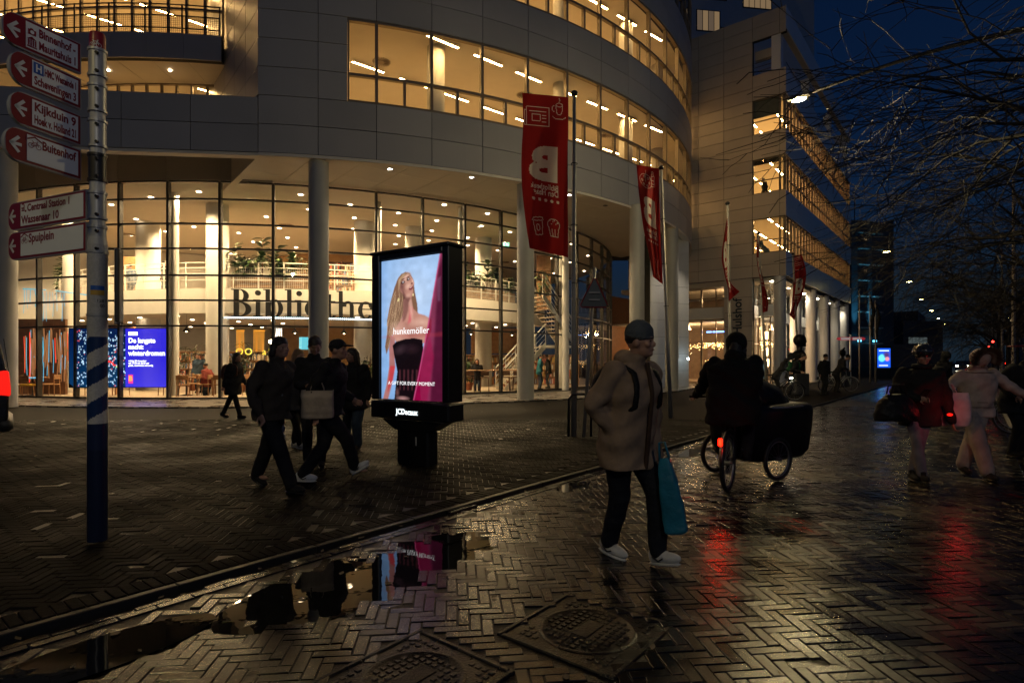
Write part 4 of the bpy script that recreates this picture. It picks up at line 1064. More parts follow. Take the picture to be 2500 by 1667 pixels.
pw.grad(lambda X, Y: (X > split)*1.0, srgb(44, 36, 190)); pw.grad(lambda X, Y: (X > split)*np.clip((Y-.6)*1.2, 0, .6), srgb(70, 60, 205))
pw.poly([(0, .93), (.05, 1.01), (-.01, 1.01)], (0, 0, 0))
mx_ = lambda x, y: T(x*WL, (1-y)*(zt_-zb_), .004)
obj('screen', pw.mesh('screen', mx_), attr_mat('video_wall_light', 1.5), led)
M_ltxt = emat('screen_text', (1, 1, 1), 2.2)
def screen_text(txt, x, y, size, parent, T, m, sx=1.0, bold=0.0, h=.012, align='LEFT', name='caption'):
    me = text_mesh(txt, size, align, sx=sx, bold=bold); mapped(me, lambda a, c, d: T(x+a, y+c, h)); return obj(name, me, m, parent)
XS, HS = split*WL+.12, zt_-zb_
for i, tx in enumerate(('De langste', 'nacht:', 'winterdromen')): screen_text(tx, XS, HS-.52-i*.235, .25, led, T, M_ltxt, .93, .008)
for i, tx in enumerate(('vrijdag 20 december', 'van 17.00 tot 22.30 uur', 'gratis, reserveren wel nodig')): screen_text(tx, XS, HS-1.22-i*.085, .085, led, T, M_ltxt, .95, .003)
b = MB(); b.prism([(XS, HS-.25), (XS+.34, HS-.25), (XS+.34, HS-.12), (XS, HS-.12)], lambda x, y, h: T(x, y, .008+h), .004); b.build('tag', M_ltxt, led)
b = MB(); b.prism([(XS, .13), (XS+.17, .13), (XS+.17, .46), (XS, .46)], lambda x, y, h: T(x, y, .008+h), .004); b.build('badge', emat('pink_badge', (.9, .05, .35), 1.2), led)
screen_text('B', XS+.01, .23, .25, led, T, emat('orange_text', (1, .32, .08), 1.8), 1, .012, .016)
# --- planters and plants
M_leaf = mat('leaf_green', (.045, .085, .022), .45, var=.5, scale=5)
M_leaf2 = mat('leaf_dark', (.03, .06, .02), .4, var=.5, scale=5)
def leaf(b, base, dirv, L, W, droop=.3):
    d = Vector(dirv).normalized(); sd = d.cross(UPZ); sd = sd.normalized() if sd.length > .05 else Vector((1, 0, 0)); base = Vector(base)
    prof = ((0, .12), (.25, .8), (.55, 1), (.82, .65), (1, .02)); vs = []
    for t, w in prof:
        c = base+d*L*t+Vector((0, 0, -droop*L*t*t)); vs += [c-sd*W*w/2+Vector((0, 0, .04*L*w)), c, c+sd*W*w/2+Vector((0, 0, .04*L*w))]
    fs_ = []
    for i in range(4):
        for j in range(2): fs_.append((i*3+j, i*3+j+1, (i+1)*3+j+1, (i+1)*3+j))
    b.add(vs, fs_)
def plant(loc, h, kind, label, seed, pot=True, cat='plant', group='house plants in the library'):
    rg = random.Random(seed); t = thing('potted_plant' if pot else 'house_plant', label, cat, loc, rg.uniform(0, 6), group)
    st = MB(); fo = MB()
    z0 = 0
    if pot:
        b = MB(); b.lathe([(.12, 0), (.2, .32), (.2, .36), (.17, .36), (.16, .32), (0, .32)], n=16); b.build('pot', mat('clay_pot', (.3, .1, .05), .7), t, True); z0 = .32
    ns = 1 if kind == 'fig' else 3 if kind == 'palm' else 5
    for k in range(ns):
        bx, by = rg.uniform(-.15, .15), rg.uniform(-.1, .1); lean = Vector((rg.uniform(-.25, .25), rg.uniform(-.2, .2), 1))
        hh = h*rg.uniform(.75, 1); pts = [Vector((bx, by, z0))+lean*hh*q for q in (0, .35, .7, 1)]; st.tube(pts, [.02, .017, .013, .008], 6)
        if kind == 'fig':
            for j in range(34):
                q = rg.uniform(.3, 1.0); c = Vector((bx, by, z0))+lean*hh*q; a = rg.uniform(0, 6.28); leaf(fo, c, (math.cos(a), math.sin(a), rg.uniform(.1, .9)), rg.uniform(.32, .52), rg.uniform(.2, .3), .25)
        elif kind == 'palm':
            for j in range(20):
                c = Vector((bx, by, z0))+lean*hh*rg.uniform(.55, 1); a = rg.uniform(0, 6.28); leaf(fo, c, (math.cos(a), math.sin(a), rg.uniform(.0, 1.1)), rg.uniform(.35, .6), .05, .55)
        else:
            for j in range(26):
                c = Vector((bx+rg.uniform(-.2, .2), by+rg.uniform(-.2, .2), z0+hh*rg.uniform(.1, .9))); a = rg.uniform(0, 6.28); leaf(fo, c, (math.cos(a), math.sin(a), rg.uniform(-.2, .8)), rg.uniform(.2, .38), rg.uniform(.1, .17), .5)
    st.build('stem', M_dkwood, t); o = fo.build('foliage', M_leaf if seed % 2 else M_leaf2, t, True); o['kind'] = 'stuff'
    return t
def planter(a0, a1, label):
    t = thing('planter_box', label, 'planter', (0, 0, 0), 0, 'wooden planters on the mezzanine'); n = max(3, int((a1-a0)*ME/.18))
    for z0 in (MZ+.06, MZ+.23, MZ+.40): b = MB(); arc_slab(b, GC, ME-.55, ME-.14, a0, a1, z0, z0+.16, 8); b.build('board', M_wood, t)
    b = MB(); arc_slab(b, GC, ME-.54, ME-.15, a0+.002, a1-.002, MZ+.03, MZ+.52, 8); b.build('soil', M_joint, t)
k = 0; ORD = ['first', 'second', 'third', 'fourth', 'fifth', 'sixth', 'seventh', 'eighth', 'ninth', 'tenth']
for (u0, u1, lab, where) in ((62, 165, 'wooden planter box on the mezzanine behind the cycle signs', 'left'), (560, 738, 'wooden planter box on the mezzanine above the big serif letters', 'mid'), (1132, 1262, 'wooden planter box on the mezzanine beside the advertising panel', 'right')):
    a0, a1 = ray_ang(GC, ME, u0), ray_ang(GC, ME, u1); planter(a0, a1, lab); n = min(10, max(3, int((u1-u0)/15)))
    for i in range(n):
        a = a0+(a1-a0)*(i+.5)/n; kind = ('fig', 'bush', 'bush', 'fig', 'palm')[i % 5]
        q = ring(GC, ME-.35, a, MZ+.5); k += 1
        plant(q, {'fig': 1.6, 'bush': 1.0, 'palm': 1.0}[kind]*random.uniform(.8, 1.15), kind, {'fig': 'tall broad-leaved', 'bush': 'low bushy', 'palm': 'narrow-leaved'}[kind]+' plant, '+ORD[i]+' from the left '+{'left': 'in the planter behind the cycle signs', 'mid': 'in the planter above the big serif letters', 'right': 'in the planter beside the advertising panel'}[where], k, False, group='planter greenery, '+where)
for (u, v, d, h, kd, lab) in ((470, 960, 26.5, 1.9, 'palm', 'tall palm-leaved plant standing right of the video wall'), (610, 965, 25.5, 2.0, 'palm', 'tall potted plant behind the dark-haired walker'), (590, 966, 25.2, 1.5, 'bush', 'bushy potted plant behind the walker with the rucksack'), (1235, 905, 30, .9, 'palm', 'spiky little plant on the floor by the long table'), (1000, 968, 27, 2.1, 'palm', 'palm-leaved plant just left of the advertising panel'), (655, 965, 25.6, 1.9, 'palm', 'palm-leaved plant right behind the woman with the lit hair'), (1330, 800, 27.5, 1.6, 'bush', 'broad-leaved plant on the stair landing')):
    q = px(u, v, d); q.z = .08 if u != 1330 else MZ; k += 1; plant(q, h, kd, lab, k, u != 1330, group=None)
# --- tables and chairs of the reading café
M_cush = mat('mustard_cushion', (.5, .3, .03), .9)
def make_chair():
    root = bpy.data.objects.new('cafe_chair', None); parts = []
    b = MB(); b.bbox((0, 0, .45), (.42, .42, .035), .012); parts.append(('seat', b.mesh('seat')))
    b = MB(); b.bbox((0, -.2, .74), (.44, .03, .18), .012); parts.append(('backrest', b.mesh('backrest')))
    for sx in (-.18, .18):
        for sy in (-.18, .18): b = MB(); b.tube([(sx*1.1, sy*1.15, 0), (sx, sy, .43 if sy > 0 else .8)], [.014, .018], 8); parts.append(('leg', b.mesh('leg')))
    for _, me in parts: me.materials.append(M_wood)
    return parts
CH = make_chair(); chair_labels = {}
def chair(loc, rz, label, group=None, m=None):
    t = thing('cafe_chair', label, 'chair', loc, rz, group)
    for nm, me in CH: obj(nm, me, None, t)
    return t
def table(loc, w, d, h, label, rz=0, group=None, ped=False):
    t = thing('cafe_table', label, 'table', loc, rz, group); b = MB(); b.bbox((0, 0, h-.02), (w, d, .04), .01); b.build('table_top', M_wood, t)
    if ped: b = MB(); b.lathe([(.24, 0), (.24, .02), (.03, .05), (.03, h-.04)], n=16); b.build('pedestal', M_mull_dk, t, True)
    else:
        for sx in (-1, 1):
            for sy in (-1, 1): b = MB(); b.bbox((sx*(w/2-.06), sy*(d/2-.06), (h-.04)/2), (.06, .06, h-.04), .01); b.build('leg', M_wood, t)
    return t
tl = ['small oak table at the far end of the glass behind the signpost', 'small oak table under the video wall', 'small oak table right of the video wall', 'small oak table behind the walker with the rucksack', 'small oak table near the round indoor column', 'small oak table left of the advertising panel']
gl = ['chair at the table behind the signpost', 'chair at the table under the video wall', 'chair at the table right of the video wall', 'chair at the table behind the rucksack walker', 'chair at the table near the round indoor column', 'chair at the table left of the advertising panel']
for i, (u, d) in enumerate(((80, 22.8), (250, 22.9), (455, 22.9), (545, 23.2), (715, 24.2), (845, 24.6))):
    q = Vector(((u-CU)/F*d, d, .08)); table(q, .8, .7, .74, tl[i], .1*i, None, i % 2 == 0)
    for j, (dx_, dy_, rz) in enumerate(((-.75, -.1, -1.4), (.75, 0, 1.5), (0, .7, 3.0), (.25, -.65, .2))): chair(q+Vector((dx_, dy_, 0)), rz+.3*math.sin(i*3+j), 'light wooden '+gl[i]+', '+['on its left', 'on its right', 'on its far side', 'on its near side'][j], 'wooden café chairs')
q = px(70, 951, 22.0); q.z = .54; b = MB(); b.bbox((0, 0, 0), (.4, .4, .08), .03); tag(b.build('seat_cushion', M_cush, None, True, q), 'mustard yellow cushion on a chair behind the left column', 'cushion')
# long tall table with stools on the right
d = 25.8; q = Vector(((1200-CU)/F*d, d, .08)); table(q, 3.6, .8, .98, 'long high oak table by the glass, right of the advertising panel', .22)
for i, u in enumerate((1150, 1185, 1235, 1262)):
    s_ = q+Vector(((u-1200)/F*d, -.55+(u-1200)*.004, 0)); t = thing('bar_stool', 'wooden bar stool at the long high table, '+ORD[i]+' from the advertising panel', 'stool', s_, .1, 'stools at the long high table')
    b = MB(); b.bbox((0, 0, .66), (.36, .36, .04), .015); b.build('seat', M_dkwood, t); b = MB(); b.bbox((0, -.16, .84), (.36, .03, .2), .01); b.build('backrest', M_dkwood, t)
    for sx in (-.15, .15):
        for sy in (-.15, .15): b = MB(); b.tube([(sx*1.3, sy*1.3, 0), (sx, sy, .65)], .015, 6); b.build('leg', M_dkwood, t)
# --- bookcases
BOOKC = [mat('book_%d' % i, c, .6, var=.1) for i, c in enumerate(((.5, .1, .06), (.08, .14, .3), (.6, .5, .3), (.7, .66, .6), (.05, .05, .05), (.5, .3, .06)))]
def bookcase(loc, rz, w, h, n, label, m=M_wood, seed=1, group=None, dep=.3):
    t = thing('bookcase', label, 'bookcase', loc, rz, group); rg = random.Random(seed); th = .03
    for sx in (-w/2, w/2): b = MB(); b.box((sx, 0, h/2), (th, dep, h)); b.build('side', m, t)
    b = MB(); b.box((0, dep/2-.01, h/2), (w-.04, .015, h-.02)); b.build('back', m, t)
    for k in range(n+1): b = MB(); b.box((0, -.002, .05+k*(h-.1)/n), (w-th-.004, dep-.03, .028)); b.build('shelf', m, t)
    bb = [MB() for _ in BOOKC]
    for k in range(n):
        z = .066+k*(h-.1)/n; x = -w/2+.04; sh = (h-.1)/n
        while x < w/2-.07:
            bw = rg.uniform(.02, .05); bh = sh*rg.uniform(.55, .85)
            if rg.random() < .88: rg.choice(bb).box((x+bw/2, -.05, z+bh/2), (bw*.92, dep*.6, bh))
            x += bw if rg.random() > .06 else bw+.12
    for i, q in enumerate(bb):
        if q.v: o = q.build('books', BOOKC[i], t); o['kind'] = 'stuff'
    return t
for i, u in enumerate((1150, 1195, 1240, 1290, 1340, 1390)):
    d = 33-.0*i; q = Vector(((u-CU)/F*d, d, .08)); bookcase(q, 0, 1.05, 1.75, 4, 'oak bookcase in the row behind the long high table, %s from the advertising panel' % ['first', 'second', 'third', 'fourth', 'fifth', 'sixth'][i], seed=i, group='oak bookcases on the ground floor')
for i, u in enumerate((815, 860, 905)):
    d = 31.0; q = Vector(((u-CU)/F*d, d, MZ+.02)); bookcase(q, -.1, 1.0, 2.3, 5, 'tall dark bookcase upstairs on the mezzanine, %s' % ['nearest the front column', 'middle one of three', 'nearest the advertising panel'][i], M_dkwood, 20+i, 'dark bookcases on the mezzanine')
for i, u in enumerate((790, 840)):
    d = 27.2; q = Vector(((u-CU)/F*d, d, MZ+.02)); bookcase(q, -.1, .95, 1.0, 2, 'low bookcase behind the mezzanine rail, %s' % ('next to the front column' if i == 0 else 'next to the advertising panel'), M_wood, 30+i, 'low bookcases on the mezzanine')
# wooden room divider walls; the last is added to darken the glass corner
for (u0, u1, d, z0, z1, lab) in ((285, 350, 30, MZ, MZ+2.4, 'wooden partition wall on the mezzanine behind the signpost'), (1310, 1345, 31, MZ-.3, 7.2, 'tall wooden partition beside the stair'), (1150, 1290, 34, 1.9, 3.4, 'wooden wall strip above the ground floor bookcases'), (160, 330, 31, .08, 3.4, 'dark wooden wall behind the video wall'), (44, 160, 23.6, .08, 3.2, 'dark wooden screen wall in the left corner of the café')):
    a = px(u0, 880, d); b_ = px(u1, 880, d); a.z = b_.z = 0; n = 4; t = thing('partition', lab, 'partition')
    for k in range(n): b = MB(); b.slab(a+(b_-a)*(k/n)+UPZ*z0, (b_-a)*(1/n*.99), Vector((0, .12, 0)), UPZ*(z1-z0)); b.build('panel', M_dkwood if 'dark' in lab else M_wood, t)
# --- stair
st = thing('staircase', 'white steel staircase with mesh rails rising to the mezzanine', 'staircase')
def flight(p0, p1, w, n, tagname):
    p0, p1 = Vector(p0), Vector(p1); dr = p1-p0; hz = Vector((dr.x, dr.y, 0)).normalized(); sd = Vector((-hz.y, hz.x, 0))
    for s_ in (-1, 1):
        b = MB(); o = p0+sd*s_*w/2; b.slab(o-UPZ*.15, dr, sd*.05, UPZ*.32); b.build('stringer', M_white, st)
        b = MB(); b.tube([o+UPZ*1.05, o+dr+UPZ*1.05], .03, 8)
        for q in (.35, .6, .82): b.tube([o+UPZ*q, o+dr+UPZ*q], .012, 6)
        b.build('handrail', M_white, st)
        for k in range(5): b = MB(); c = o+dr*(k/4); b.tube([c, c+UPZ*1.05], .018, 6); b.build('baluster', M_white, st)
    for k in range(n): b = MB(); c = p0+dr*((k+.5)/n); b.slab(c-sd*(w/2-.06)-hz*.15, sd*(w-.12), hz*.3, UPZ*.04); b.build('tread', M_floor_in, st)
f0 = px(1222, 905, 27.5); f0.z = .08; f1 = px(1318, 880, 28.3); f1.z = 2.2; f2 = px(1385, 880, 28.5); f2.z = 2.2; f3 = px(1305, 880, 27.4); f3.z = MZ
flight(f0, f1, 1.3, 12, 'low'); b = MB(); b.slab(f1-Vector((0, .7, .1)), (f2-f1)*1.1, Vector((0, 1.5, 0)), UPZ*.12); b.build('landing', M_white, st); flight(f2, f3, 1.3, 13, 'up')
# --- small lights and signs
ex_ = thing('exit_sign', 'small green lit exit sign high under the library ceiling', 'sign', px(1235, 597, 29)); b = MB(); b.bbox((0, 0, 0), (.36, .05, .2), .01); b.build('casing', emat('exit_green', (.05, .75, .4), 1.6), ex_)
b = MB(); b.box((-.08, -.028, 0), (.06, .004, .12)); b.box((.07, -.028, 0), (.09, .004, .03)); b.build('pictogram', emat('exit_white', (.9, 1, .9), 2), ex_)
yn = thing('neon_lamp', 'glowing amber neon figure of hanging lines under the big letters', 'lamp', px(625, 838, 25.0)); M_yn = emat('amber_neon', (1, .36, .02), 1.5)
for (x0, w, n) in ((-.85, .35, 9), (-.1, .5, 12)):
    for k in range(n): b = MB(); b.tube([(x0+w*k/n, 0, .55), (x0+w*k/n+.02*math.sin(k), 0, -.35)], .007, 5); b.build('glow_line', M_yn, yn)
    b = MB(); b.tube([(x0, 0, .56), (x0+w, 0, .56)], .02, 6); b.build('top_line', M_yn, yn)
wn_ = thing('neon_lamp', 'glowing white neon lines just left of the front column', 'lamp', px(690, 835, 25.0))
for k in range(6): b = MB(); b.tube([(-.4+.07*k, 0, .6), (-.5+.09*k, 0, 0), (-.35+.05*k, 0, -.3)], .012, 5); b.build('glow_line', emat('white_neon', (1, .9, .75), 5), wn_)
for k, (u, txt) in enumerate(((575, 'O'), (597, 'O'), (640, 'a'), (655, 'l'))):
    q = px(u, 866, 25.1); t = thing('neon_letter', 'small yellow neon letter below the amber neon, %s from the left' % ['first', 'second', 'third', 'last'][k], 'lettering', q, 0, 'yellow neon letters'); me = text_mesh(txt, .42, ext=.01); mapped(me, lambda x, y, z: Vector((x, -z, y))); obj('letter', me, emat('yellow_neon', (1, .75, .08), 1.6), t)
tv = thing('wall_screen', 'small turquoise screen hung behind the man in the cap', 'screen', px(757, 838, 26)); b = MB(); b.bbox((0, 0, 0), (1.0, .06, .62), .01); b.build('casing', M_mull_dk, tv); b = MB(); b.box((-.1, -.034, 0), (.74, .004, .56)); b.build('display', emat('turquoise', (.08, .5, .6), 1.2), tv)
b = MB(); b.box((-.42, -.034, 0), (.12, .004, .56)); b.build('side_display', emat('pale_turq', (.5, .85, .8), 1.4), tv)
sp = thing('spot_lamp', 'bright bare spotlight shining past the dark-haired woman', 'lamp', px(661, 834, 24.5)); b = MB(); b.ell((0, 0, 0), .07, 12, 8); b.build('bulb', emat('spot_bulb', (1, .82, .55), 160), sp); b = MB(); b.tube([(0, 0, .05), (0, 0, .8)], .01, 6); b.build('cord', M_mull_dk, sp)
# added glowing lines that imitate streaks reflected in the left corner of the glass
lc = thing('reflection_streaks', 'thin cyan and red glowing lines imitating reflections in the left corner of the glass', 'lamp', (0, 0, 0)); rg = random.Random(8)
for k in range(64):
    u = rg.choice([rg.uniform(55, 125), rg.uniform(135, 165), rg.uniform(60, 210)]); top = rg.uniform(800, 830); bot = rg.uniform(870, 935); d = 22.2
    if k < 12: u = 58+k*9+rg.uniform(-2, 2); top = 706+k*.9; bot = rg.uniform(740, 790)
    c = 'cyan' if k < 12 or k % 4 == 0 else rg.choice(['red', 'warm', 'warm'])
    b = MB(); b.tube([px(u, top, d), px(u+rg.uniform(-2, 4), (top+bot)/2, d), px(u+rg.uniform(-2, 3), bot, d)], rg.uniform(.006, .014) if c != 'warm' else rg.uniform(.01, .022), 5)
    b.build('glow_line', {'cyan': emat('cyan_streak', (.1, .6, .9), 1.1), 'red': emat('red_streak', (.9, .06, .03), 1.6), 'warm': emat('warm_streak', (.9, .35, .12), .4)}[c], lc)
b = MB(); b.tube([px(56, 705, 22.2), px(112, 708, 22.2)], .02, 5); b.tube([px(135, 710, 22.2), px(212, 720, 22.2)], .02, 5); b.tube([px(52, 922, 22.2), px(92, 922, 22.2)], .025, 5); b.build('top_line', MATS['cyan_streak'], lc)

# --- more of the ground-floor clutter: counter, shelving and hanging lamps
ct = thing('cafe_counter', 'long wooden café counter at the back of the ground hall', 'counter', (0, 0, .08)); a_ = px(690, 880, 28.5); b__ = px(900, 880, 29.0)
for k in range(6):
    o0 = a_.lerp(b__, k/6); o0.z = 0; o1 = a_.lerp(b__, (k+1)/6); o1.z = 0; b = MB(); b.slab(o0, (o1-o0)*.985, Vector((0, .6, 0)), UPZ*1.05); b.build('front_panel', M_dkwood, ct)
b = MB(); a_.z = b__.z = 0; b.slab(a_+Vector((0, -.08, 1.05)), b__-a_, Vector((0, .75, 0)), UPZ*.05); b.build('counter_top', M_wood, ct)
for i, u in enumerate((440, 487, 534, 581, 628, 675)):
    d = 31.0; q = Vector(((u-CU)/F*d, d, .08)); bookcase(q, .08, 1.0, 1.9, 4, 'oak bookcase at the hall\'s back, '+ORD[i]+' right of the video wall', seed=50+i, group='oak bookcases at the back of the hall')
for i, (u, d) in enumerate(((455, 25), (540, 25.5), (720, 26.5), (760, 27.5), (840, 27), (1150, 27.5), (1250, 28.5))):
    q = px(u, 880, d); q.z = 2.75; t = thing('pendant_lamp', 'small black pendant lamp over the café floor, '+ORD[i]+' from the left', 'lamp', q, 0, 'pendant lamps of the café'); b = MB(); b.lathe([(.015, .25), (.03, .2), (.16, 0), (.15, 0), (.02, .17)], n=18); b.build('shade', M_mull_dk, t, True); b = MB(); b.ell((0, 0, .03), .05, 10, 8); b.build('bulb', emat('pendant_bulb', (1, .72, .4), 18), t, True); b = MB(); b.tube([(0, 0, .22), (0, 0, .76)], .006, 5); b.build('cord', M_mull_dk, t)
for i, (u, d, kd) in enumerate(((430, 26.2, 'bush'), (560, 26.0, 'palm'), (735, 27, 'bush'), (900, 25.6, 'bush'), (1145, 26.8, 'bush'))):
    q = px(u, 880, d); q.z = .08; plant(q, 1.5, kd, 'leafy floor plant in a clay pot between the café tables, '+ORD[i]+' from the left', 70+i, True, group='floor plants of the café')
# ================================================================== SIGNPOST
M_alu = mat('grey_aluminium', (.42, .42, .42), .4, .3, var=.12)
M_red = mat('sign_red', (.24, .012, .016), .35, var=.05)
M_swhite = mat('sign_white', (.84, .86, .88), .4, var=.04)
M_blue = mat('sign_blue', (.02, .10, .42), .4)
M_black = mat('black_metal', (.012, .012, .013), .3, .2, var=.2)
PX, PY = gx(238, 1318, .05).xy
post = thing('signpost', 'white and blue striped cycle signpost carrying six red-edged arrow signs', 'signpost', (PX, PY, .05))
def loc(v): return Vector((v[0]-PX, v[1]-PY, v[2]-.05))
pp = Paint(48, 260, (.5, .5, .5)); Zt = 4.0
def pole_col():
    z = (1-pp.Y)*2.35; ang = pp.X
    white = np.array((.55, .54, .53)); blue = np.array((.012, .035, .13)); navy = np.array((.008, .014, .045))
    h = ((z+ang*.26)/.26) % 1
    c = np.where((h < .5)[..., None], blue, white)
    c = np.where((z > 1.62)[..., None], white*.85, c); c = np.where((z < .93)[..., None], navy*1.6, c); c = np.where((z < .72)[..., None], navy, c)
    pp.a = c
pole_col()
nz_ = np.random.RandomState(1).rand(260, 48, 1); pp.a = pp.a*(.85+.2*nz_)
o = obj('pole', pp.mesh('pole', lambda x, y: Vector((.069*math.cos(-2*math.pi*x), .069*math.sin(-2*math.pi*x), (1-y)*2.35))), attr_mat('painted_pole', 0, .3), post); smooth_by_angle(o, 60)
b = MB(); b.lathe([(.069, 2.35), (.054, 2.45), (.054, 3.88)], n=24); smooth_by_angle(b.build('upper_pole', mat('pale_pole', (.48, .48, .47), .4, var=.2), post), 50)
b = MB(); b.lathe([(.056, 3.86), (.056, 4.0), (.05, 4.03), (0, 4.035)], n=24); cap = smooth_by_angle(b.build('red_cap', M_red, post), 40)
M_line = mat('white_print', (.7, .7, .7), .5)
def bike_icon(parent, T, sc, m, h=.003):
    b = MB()
    def seg(pts, w=.045):
        for (x0, y0), (x1, y1) in zip(pts[:-1], pts[1:]):
            d = Vector((x1-x0, y1-y0)); n = Vector((-d.y, d.x)).normalized()*w/2
            b.add([T(sc*(x0+n.x), sc*(y0+n.y), h), T(sc*(x0-n.x), sc*(y0-n.y), h), T(sc*(x1-n.x), sc*(y1-n.y), h), T(sc*(x1+n.x), sc*(y1+n.y), h)], [(0, 1, 2, 3)])
    for cx in (-.3, .3): seg([(cx+.2*math.cos(k*.5236), .2+.2*math.sin(k*.5236)) for k in range(13)])
    seg([(-.3, .2), (-.12, .52), (.18, .52), (0, .2), (-.3, .2)]); seg([(0, .2), (-.15, .6), (-.22, .6)]); seg([(.3, .2), (.16, .62), (.28, .66)])
    return b.build('bicycle_symbol', m, parent)
bike_icon(cap, lambda x, y, h: Vector((.058*math.sin(x/.058+.35), -.058*math.cos(x/.058+.35), 3.9+y)), .085, M_line)
for z in (3.68, 3.40, 3.12, 2.85, 2.55, 2.28-.0):
    b = MB(); b.lathe([(.0, 0), (.068, 0), (.068, .02), (.060, .02), (.060, .20), (.068, .20), (.068, .22), (0, .22)], (0, 0, z), 20); smooth_by_angle(b.build('clamp', M_alu if z > 3 or z < 2.6 else M_mull_dk, post), 40)
    b = MB()
    for zz in (.03, .17): b.lathe([(.012, 0), (.012, .02), (0, .02)], Vector((.066*.6, -.066*.8, z+zz)), 8, Matrix.Rotation(R(90), 3, 'X'))
    b.build('bolt', M_black, post)
def arrow_sign(A, B, z0, z1, lines, icons, label):
    """A = pointed end, B = end at the pole (plan points); text lines drawn on the face turned to the viewer"""
    A, B = Vector((*A, 0)), Vector((*B, 0)); ax = (B-A).normalized(); L = (B-A).length; H = z1-z0; T = on_plane(loc(A+UPZ*z0), ax, UPZ)
    out = [(.10, 0), (L, 0), (L, H), (.10, H)]+[(.10-.10*math.sin(R(a))*.98, H/2+H/2*math.cos(R(a))) for a in range(15, 170, 15)]
    b = MB(); b.prism(out, lambda x, y, h: T(x, y, h-.03), .03); bl = b.build('sign_blade', M_alu, post); bl['label'] = label
    ins = [(min(max(x, .012), L-.008), min(max(y, .010), H-.010)) for x, y in out]; ins = [(x, y) for x, y in ins]
    b = MB(); b.prism(ins, lambda x, y, h: T(x, y, .001+h), .002); b.build('red_face', M_red, bl)
    xw = .175*L/.63 if L < .8 else .2
    xw = .145 if L < .8 else .20
    b = MB(); b.prism([(xw, .026), (L-.028, .026), (L-.028, H-.026), (xw, H-.026)], lambda x, y, h: T(x, y, .0045+h), .002); b.build('white_face', M_swhite, bl)
    b = MB(); s_ = H/.24; cx = .035; cy = H/2; a_ = .09*s_ if L > .8 else .075
    for pl in ([(cx, cy-.011), (cx+a_, cy-.011), (cx+a_, cy+.011), (cx, cy+.011)], [(cx-.006, cy), (cx+.05, cy+.062), (cx+.066, cy+.048), (cx+.022, cy)], [(cx-.006, cy), (cx+.022, cy), (cx+.066, cy-.048), (cx+.05, cy-.062)]): b.prism(pl, lambda x, y, h: T(x, y, .0045+h), .002)
    b.build('arrow', M_line, bl)
    for (txt, x, y, size, sx) in lines:
        me = text_mesh(txt, size, sx=sx, bold=.0028); wd_ = max(v.co.x for v in me.vertices); kx = min(1.0, (L-.045-xw-x)/wd_); mapped(me, lambda p_, q_, r_: T(xw+x+p_*kx, y+q_, .008)); obj('lettering', me, M_red, bl)
    icons(bl, lambda x, y, h=0: T(xw+x, y, .008+h)) if icons else None
    return bl
def ic_cam(bl, T):
    b = MB(); b.prism([(.012, .128), (.062, .128), (.062, .165), (.048, .165), (.042, .175), (.028, .175), (.022, .165), (.012, .165)], T, .002); c = b.build('camera_symbol', M_red, bl)
    b = MB(); b.prism([(.037+.013*math.cos(k*.524), .147+.013*math.sin(k*.524)) for k in range(12)], lambda x, y, h: T(x, y, .003+h), .001); b.build('lens_symbol', M_swhite, bl)
    b = MB(); b.prism([(.008, .095), (.066, .095), (.037, .115)], T, .002)
    for k in range(4): b.prism([(.012+k*.0145, .048), (.02+k*.0145, .048), (.02+k*.0145, .092), (.012+k*.0145, .092)], T, .002)
    b.prism([(.006, .036), (.068, .036), (.068, .044), (.006, .044)], T, .002); b.build('museum_symbol', M_red, bl)
def ic_h(bl, T):
    b = MB(); b.prism([(.008, .125), (.075, .125), (.075, .205), (.008, .205)], T, .002); b.build('hospital_symbol', M_blue, bl)
    b = MB()
    for pl in ([(.022, .137), (.032, .137), (.032, .193), (.022, .193)], [(.051, .137), (.061, .137), (.061, .193), (.051, .193)], [(.032, .16), (.051, .16), (.051, .17), (.032, .17)]): b.prism(pl, lambda x, y, h: T(x, y, .003+h), .001)
    b.build('letter_h', M_swhite, bl)
def ic_shed(x0, y0):
    def f(bl, T):
        bike_icon(bl, lambda x, y, h: T(x0+x, y0+y, h), .085, M_red, .001); b = MB()
        for pl in ([(x0-.05, y0+.062), (x0, y0+.088), (x0, y0+.078), (x0-.05, y0+.052)], [(x0, y0+.078), (x0, y0+.088), (x0+.05, y0+.062), (x0+.05, y0+.052)]): b.prism(pl, T, .002)
        b.build('shelter_symbol', M_red, bl)
    return f
def ic_train(bl, T):
    b = MB(); b.prism([(.02, .15), (.06, .15), (.062, .2), (.052, .215), (.028, .215), (.018, .2)], T, .002); b.prism([(.07, .14), (.088, .14), (.088, .156), (.07, .156)], T, .002); b.build('train_symbol', M_red, bl)
    b = MB()
    for pl in ([(.025, .18), (.038, .18), (.038, .203), (.025, .203)], [(.042, .18), (.055, .18), (.055, .203), (.042, .203)], [(.026, .158), (.034, .158), (.034, .168), (.026, .168)], [(.046, .158), (.054, .158), (.054, .168), (.046, .168)]): b.prism(pl, lambda x, y, h: T(x, y, .003+h), .001)
    b.build('train_windows', M_swhite, bl)
RE = (PX-.085, PY-.06)
def le(u, d): return ((u-CU)/F*d, d)
arrow_sign(le(3, 4.0), RE, 3.73, 3.97, [('Binnenhof -', .08, .135, .085, .86), ('Mauritshuis 1', .08, .045, .085, .86)], ic_cam, 'top arrow sign reading Binnenhof and Mauritshuis')
arrow_sign(le(22, 4.0), RE, 3.45, 3.69, [('HMC Westeinde 1', .082, .135, .075, .80), ('Scheveningen 3', .012, .045, .085, .92)], ic_h, 'second arrow sign with blue H reading Scheveningen')
